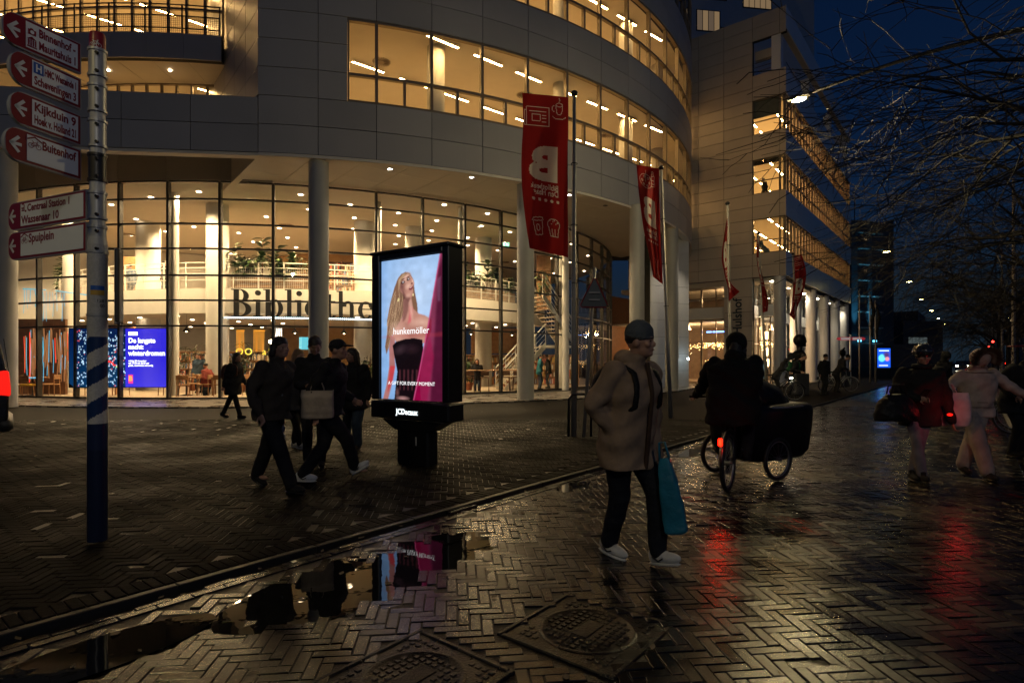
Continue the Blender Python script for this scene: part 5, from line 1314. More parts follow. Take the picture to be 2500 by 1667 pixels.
arrow_sign(le(22, 4.0), RE, 3.165, 3.405, [('Kijkduin 9', .012, .135, .088, .92), ('Hoek v. Holland 21', .012, .045, .085, .86)], None, 'third arrow sign reading Kijkduin and Hoek van Holland')
arrow_sign(le(9, 3.96), RE, 2.895, 3.135, [('Buitenhof', .10, .135, .09, .92)], ic_shed(.05, .125), 'fourth arrow sign reading Buitenhof')
R2 = (PX-.075, PY-.02)
arrow_sign(le(20, 4.95), R2, 2.60, 2.84, [('Centraal Station 1', .10, .145, .083, .98), ('Wassenaar 10', .015, .045, .092, 1.0)], ic_train, 'fifth arrow sign reading Centraal Station and Wassenaar')
arrow_sign(le(20, 4.95), R2, 2.345, 2.585, [('Spuiplein', .12, .135, .1, 1.0)], ic_shed(.06, .13), 'lowest arrow sign reading Spuiplein')
# plate seen from behind, strapped to the post, and small stickers
Mz = Matrix.Rotation(R(-62), 3, 'Z')
b = MB(); b.bbox(Vector((.16, .02, 2.02)), (.26, .03, .58), .01, Mz); b.build('sign_back', M_mull_dk, post)
b = MB(); b.bbox(Vector((.175, -.02, 2.02)), (.02, .045, .60), .005, Mz); b.build('sign_edge', M_alu, post)
for z in (1.78, 2.28): b = MB(); b.lathe([(.071, 0), (.075, .0), (.075, .02), (.071, .02)], (0, 0, z), 24); b.build('strap', M_alu, post)
def on_pole(x, y, h=0): return Vector(((.0705+h)*math.sin(x/.069+.66), -(.0705+h)*math.cos(x/.069+.66), y))
def patch(x0, x1, y0, y1, m, nm, n=8):
    b = MB(); b.add([on_pole(x0+(x1-x0)*k/n, y) for y in (y0, y1) for k in range(n+1)], [(k, k+1, n+2+k, n+1+k) for k in range(n)]); return b.build(nm, m, post)
patch(-.05, .045, 1.985, 2.02, M_blue, 'sticker'); patch(-.05, .045, 1.945, 1.984, mat('sticker_yellow', (.45, .28, .05), .6), 'sticker')
me = text_mesh('1281', .035); mapped(me, lambda x, y, z: on_pole(x-.01, 1.89+y, .001)); obj('scribble', me, M_black, post)
me = text_mesh('00', .035); mapped(me, lambda x, y, z: on_pole(x+.012, 1.85+y, .001)); obj('scribble', me, M_black, post)
# ================================================================== ADVERTISING PANEL
ad = thing('advertising_panel', 'black free-standing advertising panel with a bright backlit fashion poster', 'advertising panel', (-1.35, 7.98, .05))
PA, PB = Vector((-2.05, 8.3, 0)), Vector((-.834, 7.48, 0)); ax = (PB-PA).normalized(); WA = (PB-PA).length; nn = Vector((-ax.y, ax.x, 0))
def la_(v): return Vector(v)-ad.location
T = on_plane(la_(PA), ax, UPZ)        # h towards the viewer
def pbox(mb, x0, x1, z0, z1, h0, h1, bev=.012):
    c = T((x0+x1)/2, (z0+z1)/2, (h0+h1)/2); M = Matrix((ax, -nn, UPZ)).transposed(); mb.bbox(c, (x1-x0, abs(h1-h0), z1-z0), bev, M); return mb
sx0, sx1, sz0, sz1 = .112*WA, .91*WA, .93, 2.91
f = MB(); pbox(f, 0, sx0-.012, .92, 3.0, -.30, 0); f.build('case_side', M_black, ad)
f = MB(); pbox(f, sx1+.012, WA, .92, 3.0, -.30, 0); f.build('case_side', M_black, ad)
f = MB(); pbox(f, sx0-.011, sx1+.011, sz1+.012, 3.0, -.30, -.002); f.build('case_head', M_black, ad)
f = MB(); pbox(f, sx0-.011, sx1+.011, sz0-.01, sz1+.01, -.28, -.06); f.build('case_back', M_black, ad)
f = MB(); pbox(f, -.02, WA+.02, 3.0, 3.045, -.32, .03, .015); f.build('top_cap', M_black, ad)
f = MB(); pbox(f, -.01, WA+.01, .66, .905, -.32, .015, .02); f.build('bottom_trim', M_black, ad)
f = MB(); f.prism([(.16, .64), (WA-.16, .64), (WA-.42, .50), (.42, .50)], lambda x, y, h: T(x, y, -.06-h), .26); f.build('neck', M_black, ad)
f = MB(); pbox(f, .43, WA-.43, 0.0, .52, -.30, -.07, .03); f.build('pedestal', M_black, ad)
f = MB(); pbox(f, WA-.66, WA-.63, .30, .42, -.069, -.062, .004); f.build('lock_plate', M_alu, ad)
f = MB(); pbox(f, .3, WA-.3, .895, .912, .0, .024, .004); f.build('light_rail', M_mull_dk, ad)
# poster: generic fashion portrait painted as flat colour
ps = Paint(180, 304, srgb(140, 180, 228))
def _fb(k, seed):
    """smooth random field for photographic unevenness"""
    g = np.random.RandomState(seed).rand(k*2+2, k+2); yy = ps.Y*k*2; xx = ps.X*k; i = yy.astype(int); j = xx.astype(int); fy = yy-i; fx = xx-j; fy = fy*fy*(3-2*fy); fx = fx*fx*(3-2*fx)
    return (g[i, j]*(1-fx)+g[i, j+1]*fx)*(1-fy)+(g[i+1, j]*(1-fx)+g[i+1, j+1]*fx)*fy
ps.grad(lambda X, Y: np.clip(1-np.hypot((X-.62)/.75, (Y-.28)/.5), 0, 1)*.75, srgb(202, 222, 248)); ps.grad(lambda X, Y: np.clip((Y-.70)*1.3, 0, .4), srgb(112, 152, 200)); ps.grad(lambda X, Y: np.clip(.12-X, 0, 1)*3, srgb(112, 152, 210))
skin, skd, skl = srgb(188, 134, 118), srgb(96, 54, 54), srgb(226, 180, 160)
hair, hairl, haird = srgb(128, 92, 70), srgb(206, 170, 132), srgb(70, 46, 38)
ps.poly([(.33, .115), (.40, .095), (.48, .105), (.54, .16), (.56, .24), (.60, .33), (.61, .40), (.52, .42), (.40, .38), (.34, .43), (.26, .51), (.18, .54), (.13, .62), (.085, .68), (.06, .62), (.10, .52), (.095, .43), (.15, .31), (.22, .20), (.28, .14)], hair, 2)
rgs = np.random.RandomState(3)
def strands(n, x0, x1, c, al, w=.006):
    for k in range(n):
        f = rgs.rand(); tx = .30+.14*f+rgs.normal(0, .01); bx_ = x0+(x1-x0)*f+rgs.normal(0, .02); by = rgs.uniform(.45, .66)
        pts = [(tx+(bx_-tx)*t+.025*math.sin(t*7+f*6), .12+(by-.12)*t) for t in np.linspace(0, 1, 9)]
        for (xa, ya_), (xb, yb) in zip(pts[:-1], pts[1:]): ps.poly([(xa-w/2, ya_), (xa+w/2, ya_), (xb+w/2, yb), (xb-w/2, yb)], c, 0, al)
strands(26, .06, .32, hairl, .45); strands(20, .08, .36, haird, .4); strands(14, .05, .2, hairl, .5, .004)
# shoulders, neck, arm
ps.poly([(.37, .29), (.50, .27), (.535, .36), (.62, .395), (.72, .41), (.82, .44), (.82, .52), (.74, .60), (.30, .63), (.23, .57), (.17, .60), (.20, .52), (.28, .465), (.35, .42), (.375, .37)], skin, 3)
ps.poly([(.16, .54), (.235, .56), (.225, .68), (.235, .77), (.17, .91), (.11, 1.01), (.02, 1.01), (.085, .90), (.135, .76), (.13, .64)], srgb(170, 112, 108), 3)
ps.ell(.29, .52, .13, .06, skl, .3, .9, .45); ps.ell(.66, .46, .16, .035, skl, -.1, .9, .5); ps.ell(.52, .52, .18, .05, srgb(150, 98, 88), 0, 1.0, .45)
ps.poly([(.145, .76), (.235, .76), (.20, .86), (.15, .91), (.10, .96)], srgb(196, 30, 48), 8, .75)
ps.poly([(.375, .28), (.46, .30), (.45, .37), (.41, .43), (.36, .45)], skd, 7, .65); ps.poly([(.47, .33), (.535, .355), (.50, .45), (.44, .47), (.47, .40)], srgb(214, 62, 92), 7, .5); ps.ell(.50, .36, .025, .07, skl, -.15, 1, .55)
# face tipped back
ps.ell(.415, .185, .118, .076, skin, -.55, .10); ps.ell(.455, .240, .080, .048, skin, -.35, .15); ps.poly([(.50, .128), (.538, .160), (.555, .186), (.535, .198), (.515, .187)], skin, 2)
ps.ell(.345, .195, .06, .055, skd, -.4, 1.0, .55); ps.poly([(.36, .22), (.42, .268), (.50, .285), (.46, .31), (.37, .28)], skd, 6, .7)
ps.ell(.42, .135, .07, .028, skl, -.5, 1, .7); ps.ell(.455, .195, .05, .02, skl, -.4, 1, .6); ps.ell(.525, .165, .012, .02, skl, -.4, .9, .7); ps.ell(.46, .262, .045, .014, skl, -.4, 1, .35)
ps.ell(.365, .168, .036, .011, srgb(60, 34, 36), -.25, .7, .9); ps.ell(.368, .166, .013, .006, srgb(215, 205, 210), -.25, .6, .6); ps.ell(.455, .150, .030, .010, srgb(60, 34, 36), -.3, .7, .9); ps.ell(.46, .148, .011, .005, srgb(215, 205, 210), -.3, .6, .6)
ps.ell(.355, .148, .046, .005, srgb(92, 62, 52), -.32, .8, .9); ps.ell(.45, .134, .036, .0045, srgb(92, 62, 52), -.32, .8, .9)
ps.ell(.512, .182, .016, .006, skd, -.3, .9, .8); ps.ell(.498, .214, .036, .010, srgb(120, 44, 52), -.35, .6); ps.ell(.495, .209, .022, .003, srgb(232, 196, 192), -.35, .6, .7); ps.ell(.505, .225, .03, .005, srgb(150, 96, 88), -.35, .9, .6)
ps.ell(.285, .288, .022, .013, srgb(236, 214, 150), 0, .5); ps.ell(.533, .262, .012, .010, srgb(226, 204, 150), 0, .5)
ps.poly([(.27, .15), (.34, .105), (.45, .105), (.36, .135), (.305, .20), (.285, .28), (.25, .31), (.245, .21)], hair, 3); ps.poly([(.29, .15), (.36, .11), (.42, .11), (.33, .15), (.29, .24)], hairl, 4, .6)
# black bustier with lace edges
ps.poly([(.19, .615), (.25, .588), (.40, .570), (.55, .566), (.68, .578), (.70, .66), (.66, .76), (.64, .88), (.66, 1.01), (.22, 1.01), (.245, .9), (.272, .8), (.225, .70)], srgb(18, 9, 14), 1)
for k in range(5): ps.poly([(.30+k*.07, .785), (.328+k*.07, .785), (.330+k*.066, .93), (.305+k*.066, .93)], srgb(86, 42, 50), 3, .65)
ps.ell(.32, .645, .09, .028, srgb(64, 44, 52), -.3, 1, .55); ps.ell(.50, .64, .11, .03, srgb(44, 26, 34), 0, 1, .6); ps.ell(.36, .99, .09, .014, srgb(160, 118, 116), 0, .9, .8); ps.ell(.27, .95, .03, .03, srgb(120, 80, 80), 0, 1, .5)
# crimson glass edge sweeping down
ps.poly([(.955, -.01), (1.01, -.01), (1.01, 1.01), (.53, 1.01), (.62, .82), (.78, .44)], srgb(128, 2, 54), 4, .94)
ps.poly([(.93, .1), (1.01, .0), (1.01, 1.01), (.80, 1.01), (.86, .6)], srgb(62, 4, 34), 24, .8); ps.poly([(.62, .80), (.80, .55), (.86, .70), (.75, 1.01), (.56, 1.01)], srgb(150, 6, 66), 16, .6)
ps.poly([(.955, -.01), (.968, -.01), (.795, .44), (.635, .82), (.545, 1.01), (.53, 1.01), (.62, .82), (.78, .44)], srgb(216, 88, 142), 2, .75)
ps.poly([(.91, .17), (.965, .15), (.955, .32), (.915, .32)], srgb(128, 76, 106), 6, .5); ps.poly([(.0, .545), (1, .53), (1, .56), (0, .56)], srgb(190, 60, 70), 8, .22)
ps.a *= (.90+.2*_fb(14, 2))[..., None]; ps.a *= (.95+.1*np.random.RandomState(9).rand(304, 180))[..., None]
TP = lambda x, y: T(sx0+x*(sx1-sx0), sz1-y*(sz1-sz0), -.045)
obj('poster', ps.mesh('poster', TP), attr_mat('backlit_poster', 1.05, .08), ad)
M_adt = emat('poster_text', (1, 1, 1), 1.3); PWd, PHt = sx1-sx0, sz1-sz0
def ad_text(txt, cx, yb, width, size, sx=None, bold=.0):
    me = text_mesh(txt, size, 'CENTER', bold=bold); xs = [v.co.x for v in me.vertices]; k = width/(max(xs)-min(xs)); m0 = (max(xs)+min(xs))/2
    mapped(me, lambda x, y, z: T(sx0+cx*PWd+(x-m0)*k, sz0+(1-yb)*PHt+y, -.040)); return obj('poster_lettering', me, M_adt, ad)
ad_text('hunkem\u00f6ller', .50, .535, .58*PWd, .135); ad_text('A GIFT FOR EVERY MOMENT', .50, .895, .76*PWd, .07)['kind'] = 'stuff'
me = text_mesh('JCDecaux', .105, 'CENTER', bold=.003); mapped(me, lambda x, y, z: T(WA*.5+x*.95, .735+y, .026)); obj('maker_lettering', me, emat('maker_text', (.85, .97, 1), 2.0), ad)
# ================================================================== FLAG POLES AND BANNERS
def raster_tris(pt, me, fx, col):
    """fill a lettering mesh into a Paint raster; fx maps lettering x, y to 0..1"""
    me.calc_loop_triangles(); V = [fx(v.co.x, v.co.y) for v in me.vertices]
    for t in me.loop_triangles: pt.poly([V[i] for i in t.vertices], col)
def pline(pt, pts, w, col, asp):
    for (x0, y0), (x1, y1) in zip(pts[:-1], pts[1:]):
        d = Vector(((x1-x0), (y1-y0)*asp)); 
        if d.length < 1e-6: continue
        n = Vector((-d.y, d.x)).normalized()*w/2; pt.poly([(x0+n.x, y0+n.y/asp), (x0-n.x, y0-n.y/asp), (x1-n.x, y1-n.y/asp), (x1+n.x, y1+n.y/asp)], col)
def circ(cx, cy, rx, ry, n=14, a0=0, a1=360): return [(cx+rx*math.cos(R(a0+(a1-a0)*k/n)), cy+ry*math.sin(R(a0+(a1-a0)*k/n))) for k in range(n+1)]
FR, FW = srgb(140, 34, 34), srgb(206, 198, 190)
def flag_paint(kind, mirror, w=72, h=236, asp=3.35):
    pt = Paint(w, h, FR); t = lambda x: 1-x if mirror else x
    def L(pts, wd=.014): pline(pt, [(t(x), y) for x, y in pts], wd, FW, asp)
    def rect(x0, x1, y0, y1): L([(x0, y0), (x1, y0), (x1, y1), (x0, y1), (x0, y0)])
    bm = text_mesh('B', 1.0, bold=.05); xs = [v.co.x for v in bm.vertices]; ys = [v.co.y for v in bm.vertices]; a, b_, c, d = min(xs), max(xs), min(ys), max(ys)
    raster_tris(pt, bm, lambda x, y: (t(.22+.62*(x-a)/(b_-a)), .555-.225*(y-c)/(d-c)), FW)
    for i, tx in enumerate(('Bibliotheek', 'Den Haag')):
        m2 = text_mesh(tx, .17, bold=.003); raster_tris(pt, m2, lambda x, y: (t(.2+x*(.78 if i == 0 else .8)), .607+i*.036-y/asp*1.0), FW)
    for k in range(5): pt.ell(t(.22+k*.135), .673, .032, .032/asp, FW, 0, .1)
    if kind == 'cup':
        rect(.42, .92, .10, .21); rect(.62, .8, .14, .18); L([(.48, .125), (.86, .125)]); L([(.48, .145), (.58, .145)]); L([(.48, .165), (.58, .165)]); L([(.48, .185), (.58, .185)])
        L([(.92, .12), (.96, .12), (.97, .21), (.92, .21)]); L(circ(.2, .075, .07, .012)); L([(.13, .075), (.14, .12), (.18, .135), (.23, .135), (.26, .12), (.27, .075)]); L(circ(.31, .10, .045, .018, 10, -90, 90)); L(circ(.2, .145, .14, .015, 14, 0, 180)); L([(.2, .05), (.18, .04), (.21, .03), (.19, .02)])
        L([(.6, .80), (.62, .88), (.78, .89), (.82, .81), (.6, .80)]); L([(.58, .795), (.6, .78), (.8, .79), (.84, .81)]); L(circ(.71, .845, .04, .018))
        L([(.22, .83), (.25, .88), (.42, .88), (.46, .83)]); L(circ(.34, .815, .14, .035, 14, 150, 390)); L([(.31, .84), (.32, .88)]); L([(.38, .84), (.37, .88)])
        for k in range(6): pt.ell(t(.25+k*.035), .80+.012*math.sin(k*2), .012, .004, FW)
    elif kind == 'paint':
        L(circ(.62, .17, .28, .07)); 
        for k in range(6): L(circ(.62+.17*math.cos(k), .17+.045*math.sin(k), .035, .01, 8))
        L([(.6, .06), (.62, .18)]); L([(.22, .10), (.2, .19), (.36, .2), (.36, .11), (.22, .10)]); L([(.26, .10), (.28, .06), (.32, .06), (.34, .1)]); L([(.22, .14), (.35, .145), (.35, .175), (.21, .17), (.22, .14)])
        L([(.3, .80), (.5, .93)]); L([(.55, .80), (.35, .93)]); L(circ(.3, .945, .06, .018)); L(circ(.53, .945, .06, .018))
    else:
        for k in range(5): L([(.2, .06+k*.022), (.75, .05+k*.022)])
        rect(.15, .8, .04, .2); L([(.3, .8), (.7, .8), (.7, .92), (.3, .92), (.3, .8)])
    return pt
def cloth_mat():
    m, n, l, b = _nodes('banner_cloth'); out = n['Material Output']; a = n.new('ShaderNodeAttribute'); a.attribute_name = 'paint'
    l.new(a.outputs['Color'], b.inputs['Base Color']); b.inputs['Roughness'].default_value = .8; b.inputs['Specular IOR Level'].default_value = .15
    tl_ = n.new('ShaderNodeBsdfTranslucent'); mx = n.new('ShaderNodeMixShader'); mx.inputs[0].default_value = .45
    l.new(a.outputs['Color'], tl_.inputs[0]); l.new(b.outputs[0], mx.inputs[1]); l.new(tl_.outputs[0], mx.inputs[2]); l.new(mx.outputs[0], out.inputs[0])
    tc = n.new('ShaderNodeTexCoord'); nz = n.new('ShaderNodeTexNoise'); nz.inputs['Scale'].default_value = 3.5; bp = n.new('ShaderNodeBump'); bp.inputs['Strength'].default_value = .35; bp.inputs['Distance'].default_value = .05
    l.new(tc.outputs['Object'], nz.inputs[0]); l.new(nz.outputs[0], bp.inputs['Height']); l.new(bp.outputs[0], b.inputs['Normal']); return m
M_cloth = cloth_mat()
def interp(pts, t):
    """piecewise smooth polyline by normalised arc position"""
    n = len(pts)-1; k = min(int(t*n), n-1); f = t*n-k; p0 = pts[max(k-1, 0)]; p1 = pts[k]; p2 = pts[k+1]; p3 = pts[min(k+2, n)]
    return tuple(.5*((2*p1[i])+(-p0[i]+p2[i])*f+(2*p0[i]-5*p1[i]+4*p2[i]-p3[i])*f*f+(-p0[i]+3*p1[i]-3*p2[i]+p3[i])*f**3) for i in range(2))
def flagset(bu, bv, d, top, le_, re_, kind, mirror, lab_p, lab_b, ripple, poleside='R', lod=1):
    base = Vector(((bu-CU)/F*d, d, PLZ)); tp = px(*top, d)
    t = thing('flag_pole', lab_p, 'flag pole', base, 0, 'banner poles along the plaza')
    b = MB(); b.tube([(0, 0, 0), (tp-base)*.3, (tp-base)*.31, tp-base], [.055, .052, .042, .034], 12); b.build('pole', M_mast, t, True)
    b = MB(); b.ell(tp-base+Vector((0, 0, .04)), (.07, .07, .06), 10, 8); b.build('finial', M_black, t, True)
    for q in (.62, .80, .45): b = MB(); c = (tp-base)*q; b.torus(c, .06, .008, None, 16, 6); b.build('halyard_ring', M_black, t)
    b = MB(); b.tube([(tp-base)*.97, (tp-base)*.5+Vector((-.06, -.03, 0)), (tp-base)*.28+Vector((-.05, -.02, 0))], .005, 5); b.build('halyard', M_swhite, t)
    pt = flag_paint(kind, mirror)
    def T2(x, y):
        l = interp(le_, y); r = interp(re_, y); u = l[0]+(r[0]-l[0])*x; v = l[1]+(r[1]-l[1])*x
        far = (1-x) if poleside == 'R' else x
        dd = d+ripple*far*(math.sin(y*5+1.2+x*2.5)*.5+.3*math.sin(y*11+x*4))+ripple*.25*math.sin(x*9+y*3)*min(1, y*3)
        return px(u, v, dd)
    me = pt.mesh('banner', T2); o = obj('banner', me, M_cloth); smooth_by_angle(o, 80); tag(o, lab_b, 'banner', 'red banners on poles')
    b = MB(); b.tube([T2(0, -.003) , T2(1, -.003), tp+(tp-T2(1, 0))*.02], .02, 8); b.build('top_bar', M_mast, t)
flagset(1401, 1063, 10.9, (1402, 234), [(1275, 227), (1277, 300), (1273, 380), (1274, 450), (1282, 530), (1293, 606)], [(1388, 238), (1387, 310), (1386, 390), (1386, 470), (1387, 550), (1387, 629)], 'cup', True, 'flag pole carrying the largest red banner, nearest the viewer', 'largest red banner, showing a reversed white B with coffee cup drawings', .35)
flagset(1637, 1018, 14.4, (1614, 414), [(1553.6, 401.8), (1557, 440), (1561, 482), (1571, 557), (1584, 620), (1594.6, 676)], [(1609, 412), (1609, 465), (1611, 521), (1613, 580), (1616, 640), (1618, 694)], 'paint', True, 'leaning flag pole between the walking man and the cargo bike rider', 'red banner with palette and scissors drawings on the leaning pole', .35)
flagset(1786, 985, 17.9, (1776, 500), [(1776, 514), (1772, 546), (1762, 622), (1768, 666), (1777, 704), (1779, 735)], [(1778, 514), (1779, 550), (1780, 600), (1781, 660), (1784, 690), (1806, 712)], 'cup', False, 'flag pole in front of the stone office wall', 'narrow folded red banner in front of the stone office wall', .3)
flagset(1874, 978, 21.4, (1851, 572), [(1847, 575), (1847, 610), (1848, 640), (1855, 680), (1860, 720), (1862, 763)], [(1855, 577), (1855, 610), (1856, 640), (1863, 680), (1875, 730), (1874, 760)], 'lines', False, 'flag pole beside the corner column of the stone building', 'narrow red banner hanging beside the corner column', .3)
flagset(1952, 970, 24.9, (1936, 622), [(1936, 625), (1936, 660), (1936, 695), (1935, 725), (1932, 755), (1926, 768)], [(1957, 621), (1967, 656), (1967, 686), (1957, 725), (1947, 750), (1940, 782)], 'lines', False, 'flag pole in front of the columned street front', 'curling red banner with an upright white B by the columns', .3)
# triangular road sign from behind
ts = thing('road_sign', 'triangular road sign seen from behind on a thin leaning post', 'road sign', gx(1425, 1067, .05))
tp = px(1452, 653, 10.6)-ts.location; b = MB(); b.tube([(0, 0, 0), tp], .032, 10); b.build('post', M_mast, ts, True)
tri = [px(1414, 750, 10.55)-ts.location, px(1485.5, 750, 10.55)-ts.location, px(1452, 674, 10.55)-ts.location]; cc = sum(tri, Vector())/3
rr_ = []
for i in range(3):
    a, p_, n_ = tri[i], tri[i-1], tri[(i+1) % 3]; rr_ += [a+(p_-a).normalized()*.05, a+(n_-a).normalized()*.05]
b = MB(); n = 6; b.add([q+Vector((0, 0, 0)) for q in rr_]+[q+Vector((0, .012, 0)) for q in rr_], [tuple(range(6)), tuple(range(11, 5, -1))]+[(i, (i+1) % 6, 6+(i+1) % 6, 6+i) for i in range(6)]); b.build('plate', mat('sign_back_grey', (.09, .11, .11), .5), ts)
b = MB(); b.tube(rr_+[rr_[0]], .014, 6); b.build('rim', M_red, ts)
for q in (.25, .6): b = MB(); c = cc+(tri[2]-cc)*(q-.4); b.box(c+Vector((0, -.03, 0)), (.2, .02, .03)); b.build('bracket', M_mast, ts)
hoop = thing('bike_hoop', 'low metal hoop beside the post of the triangular sign', 'bike hoop', gx(1428, 1067, .05)); b = MB(); b.tube([(-.3, .05, 0), (-.3, .05, .7), (-.22, .05, .8), (.05, .05, .8), (.12, .05, .7), (.12, .05, 0)], .025, 8); b.build('tube', M_black, hoop, True)
# ================================================================== PEOPLE
def blob(mb, vox, name, m, parent, smooth=2, wrinkle=0.0, wf=9.0):
    """fuse overlapping closed shapes into one continuous skin"""
    me = mb.mesh(name); o = bpy.data.objects.new(name, me)
    md = o.modifiers.new('r', 'REMESH'); md.mode = 'VOXEL'; md.voxel_size = vox
    m2 = evaluated_mesh(o); bpy.data.objects.remove(o); bpy.data.meshes.remove(me)
    n = len(m2.vertices); V = np.empty(n*3); m2.vertices.foreach_get('co', V); V = V.reshape(-1, 3)
    E = np.empty(len(m2.edges)*2, int); m2.edges.foreach_get('vertices', E); E = E.reshape(-1, 2)
    for _ in range(smooth):
        A = np.zeros_like(V); c = np.zeros(n)
        np.add.at(A, E[:, 0], V[E[:, 1]]); np.add.at(A, E[:, 1], V[E[:, 0]]); np.add.at(c, E[:, 0], 1); np.add.at(c, E[:, 1], 1)
        V = V*.4+.6*A/np.maximum(c, 1)[:, None]
    if wrinkle:
        N = np.empty(n*3); m2.vertices.foreach_get('normal', N); N = N.reshape(-1, 3)
        w = np.sin(V[:, 2]*wf*4.1+np.sin(V[:, 0]*wf*1.7+V[:, 1]*wf)*2.0)*.6+np.sin(V[:, 2]*wf*7.3+V[:, 0]*wf*5+np.sin(V[:, 1]*wf*2.2)*2)*.4
        V = V+N*(w*wrinkle)[:, None]
    m2.vertices.foreach_set('co', V.ravel()); m2.name = name; m2.materials.clear(); m2.update()
    m2.polygons.foreach_set('use_smooth', [True]*len(m2.polygons))
    return obj(name, m2, m, parent)
def ik(a, c, l1, l2, pole):
    a, c = Vector(a), Vector(c); d = c-a; L = min(d.length, (l1+l2)*.999); u = d.normalized(); x = (l1*l1-l2*l2+L*L)/(2*L); h = math.sqrt(max(l1*l1-x*x, 0))
    p_ = Vector(pole); p_ = (p_-u*p_.dot(u)); p_ = p_.normalized() if p_.length > 1e-4 else Vector((0, 1, 0)); return a+u*x+p_*h
def limb(mb, pts, rad, n=12): 
    pts = [Vector(p) for p in pts]; mb.tube(pts, rad, n)
    for p_, r in zip(pts, rad): mb.ell(p_, r*.995, n, 8)
def loft(mb, rings, n=20):
    """rings: (centre, rx, ry) stacked; closed"""
    vs = []; fs_ = []
    for (c, rx, ry) in rings:
        for k in range(n): a = 2*math.pi*k/n; ca, sa = math.cos(a), math.sin(a); q = .85; vs.append((c[0]+rx*math.copysign(abs(ca)**q, ca), c[1]+ry*math.copysign(abs(sa)**q, sa), c[2]))
    for i in range(len(rings)-1):
        for k in range(n): fs_.append((i*n+k, i*n+(k+1) % n, (i+1)*n+(k+1) % n, (i+1)*n+k))
    fs_.append(tuple(range(n))[::-1]); fs_.append(tuple((len(rings)-1)*n+k for k in range(n))); mb.add(vs, fs_)
def hand(mb, w, fwd, side, s, curl=.5, mirror=1):
    """palm, four unequal bent fingers and a thumb from the side of the palm"""
    f = Vector(fwd).normalized(); sd = Vector(side); sd = (sd-f*sd.dot(f)).normalized(); nr = f.cross(sd)*mirror
    M = Matrix((sd, nr, f)).transposed(); mb.ell(w+f*.045*s, (.040*s, .016*s, .052*s), 12, 8, M)
    for i, (o, L) in enumerate(((-.030, .070), (-.010, .082), (.011, .077), (.030, .060))):
        p_ = w+f*.085*s+sd*o*s; pts = [p_]; a = 0
        for sg in (.45, .32, .23): a += curl*(.9+.1*i); pts.append(pts[-1]+(f*math.cos(a)+nr*math.sin(a))*L*sg*s)
        limb(mb, pts, [.0095*s, .009*s, .0085*s, .0075*s], 8)
    p_ = w+f*.025*s-sd*.030*s; limb(mb, [p_, p_-sd*.026*s+f*.022*s+nr*.012*s, p_-sd*.028*s+f*.055*s+nr*.025*s], [.012*s, .0105*s, .009*s], 8)
SKIN = [mat('skin_a', (.36, .20, .14), .5, var=.08), mat('skin_b', (.24, .13, .085), .5, var=.08), mat('skin_c', (.42, .25, .18), .5, var=.08)]
def fabric(name, col, rough=.85, b=.35): return mat(name, col, rough, var=.28, scale=7, bump=min(1, b*1.6), bscale=22, spec=.2, bdist=.02)
M_eye = mat('eye_dark', (.03, .02, .016), .2); M_sole = mat('shoe_sole', (.5, .5, .48), .6)
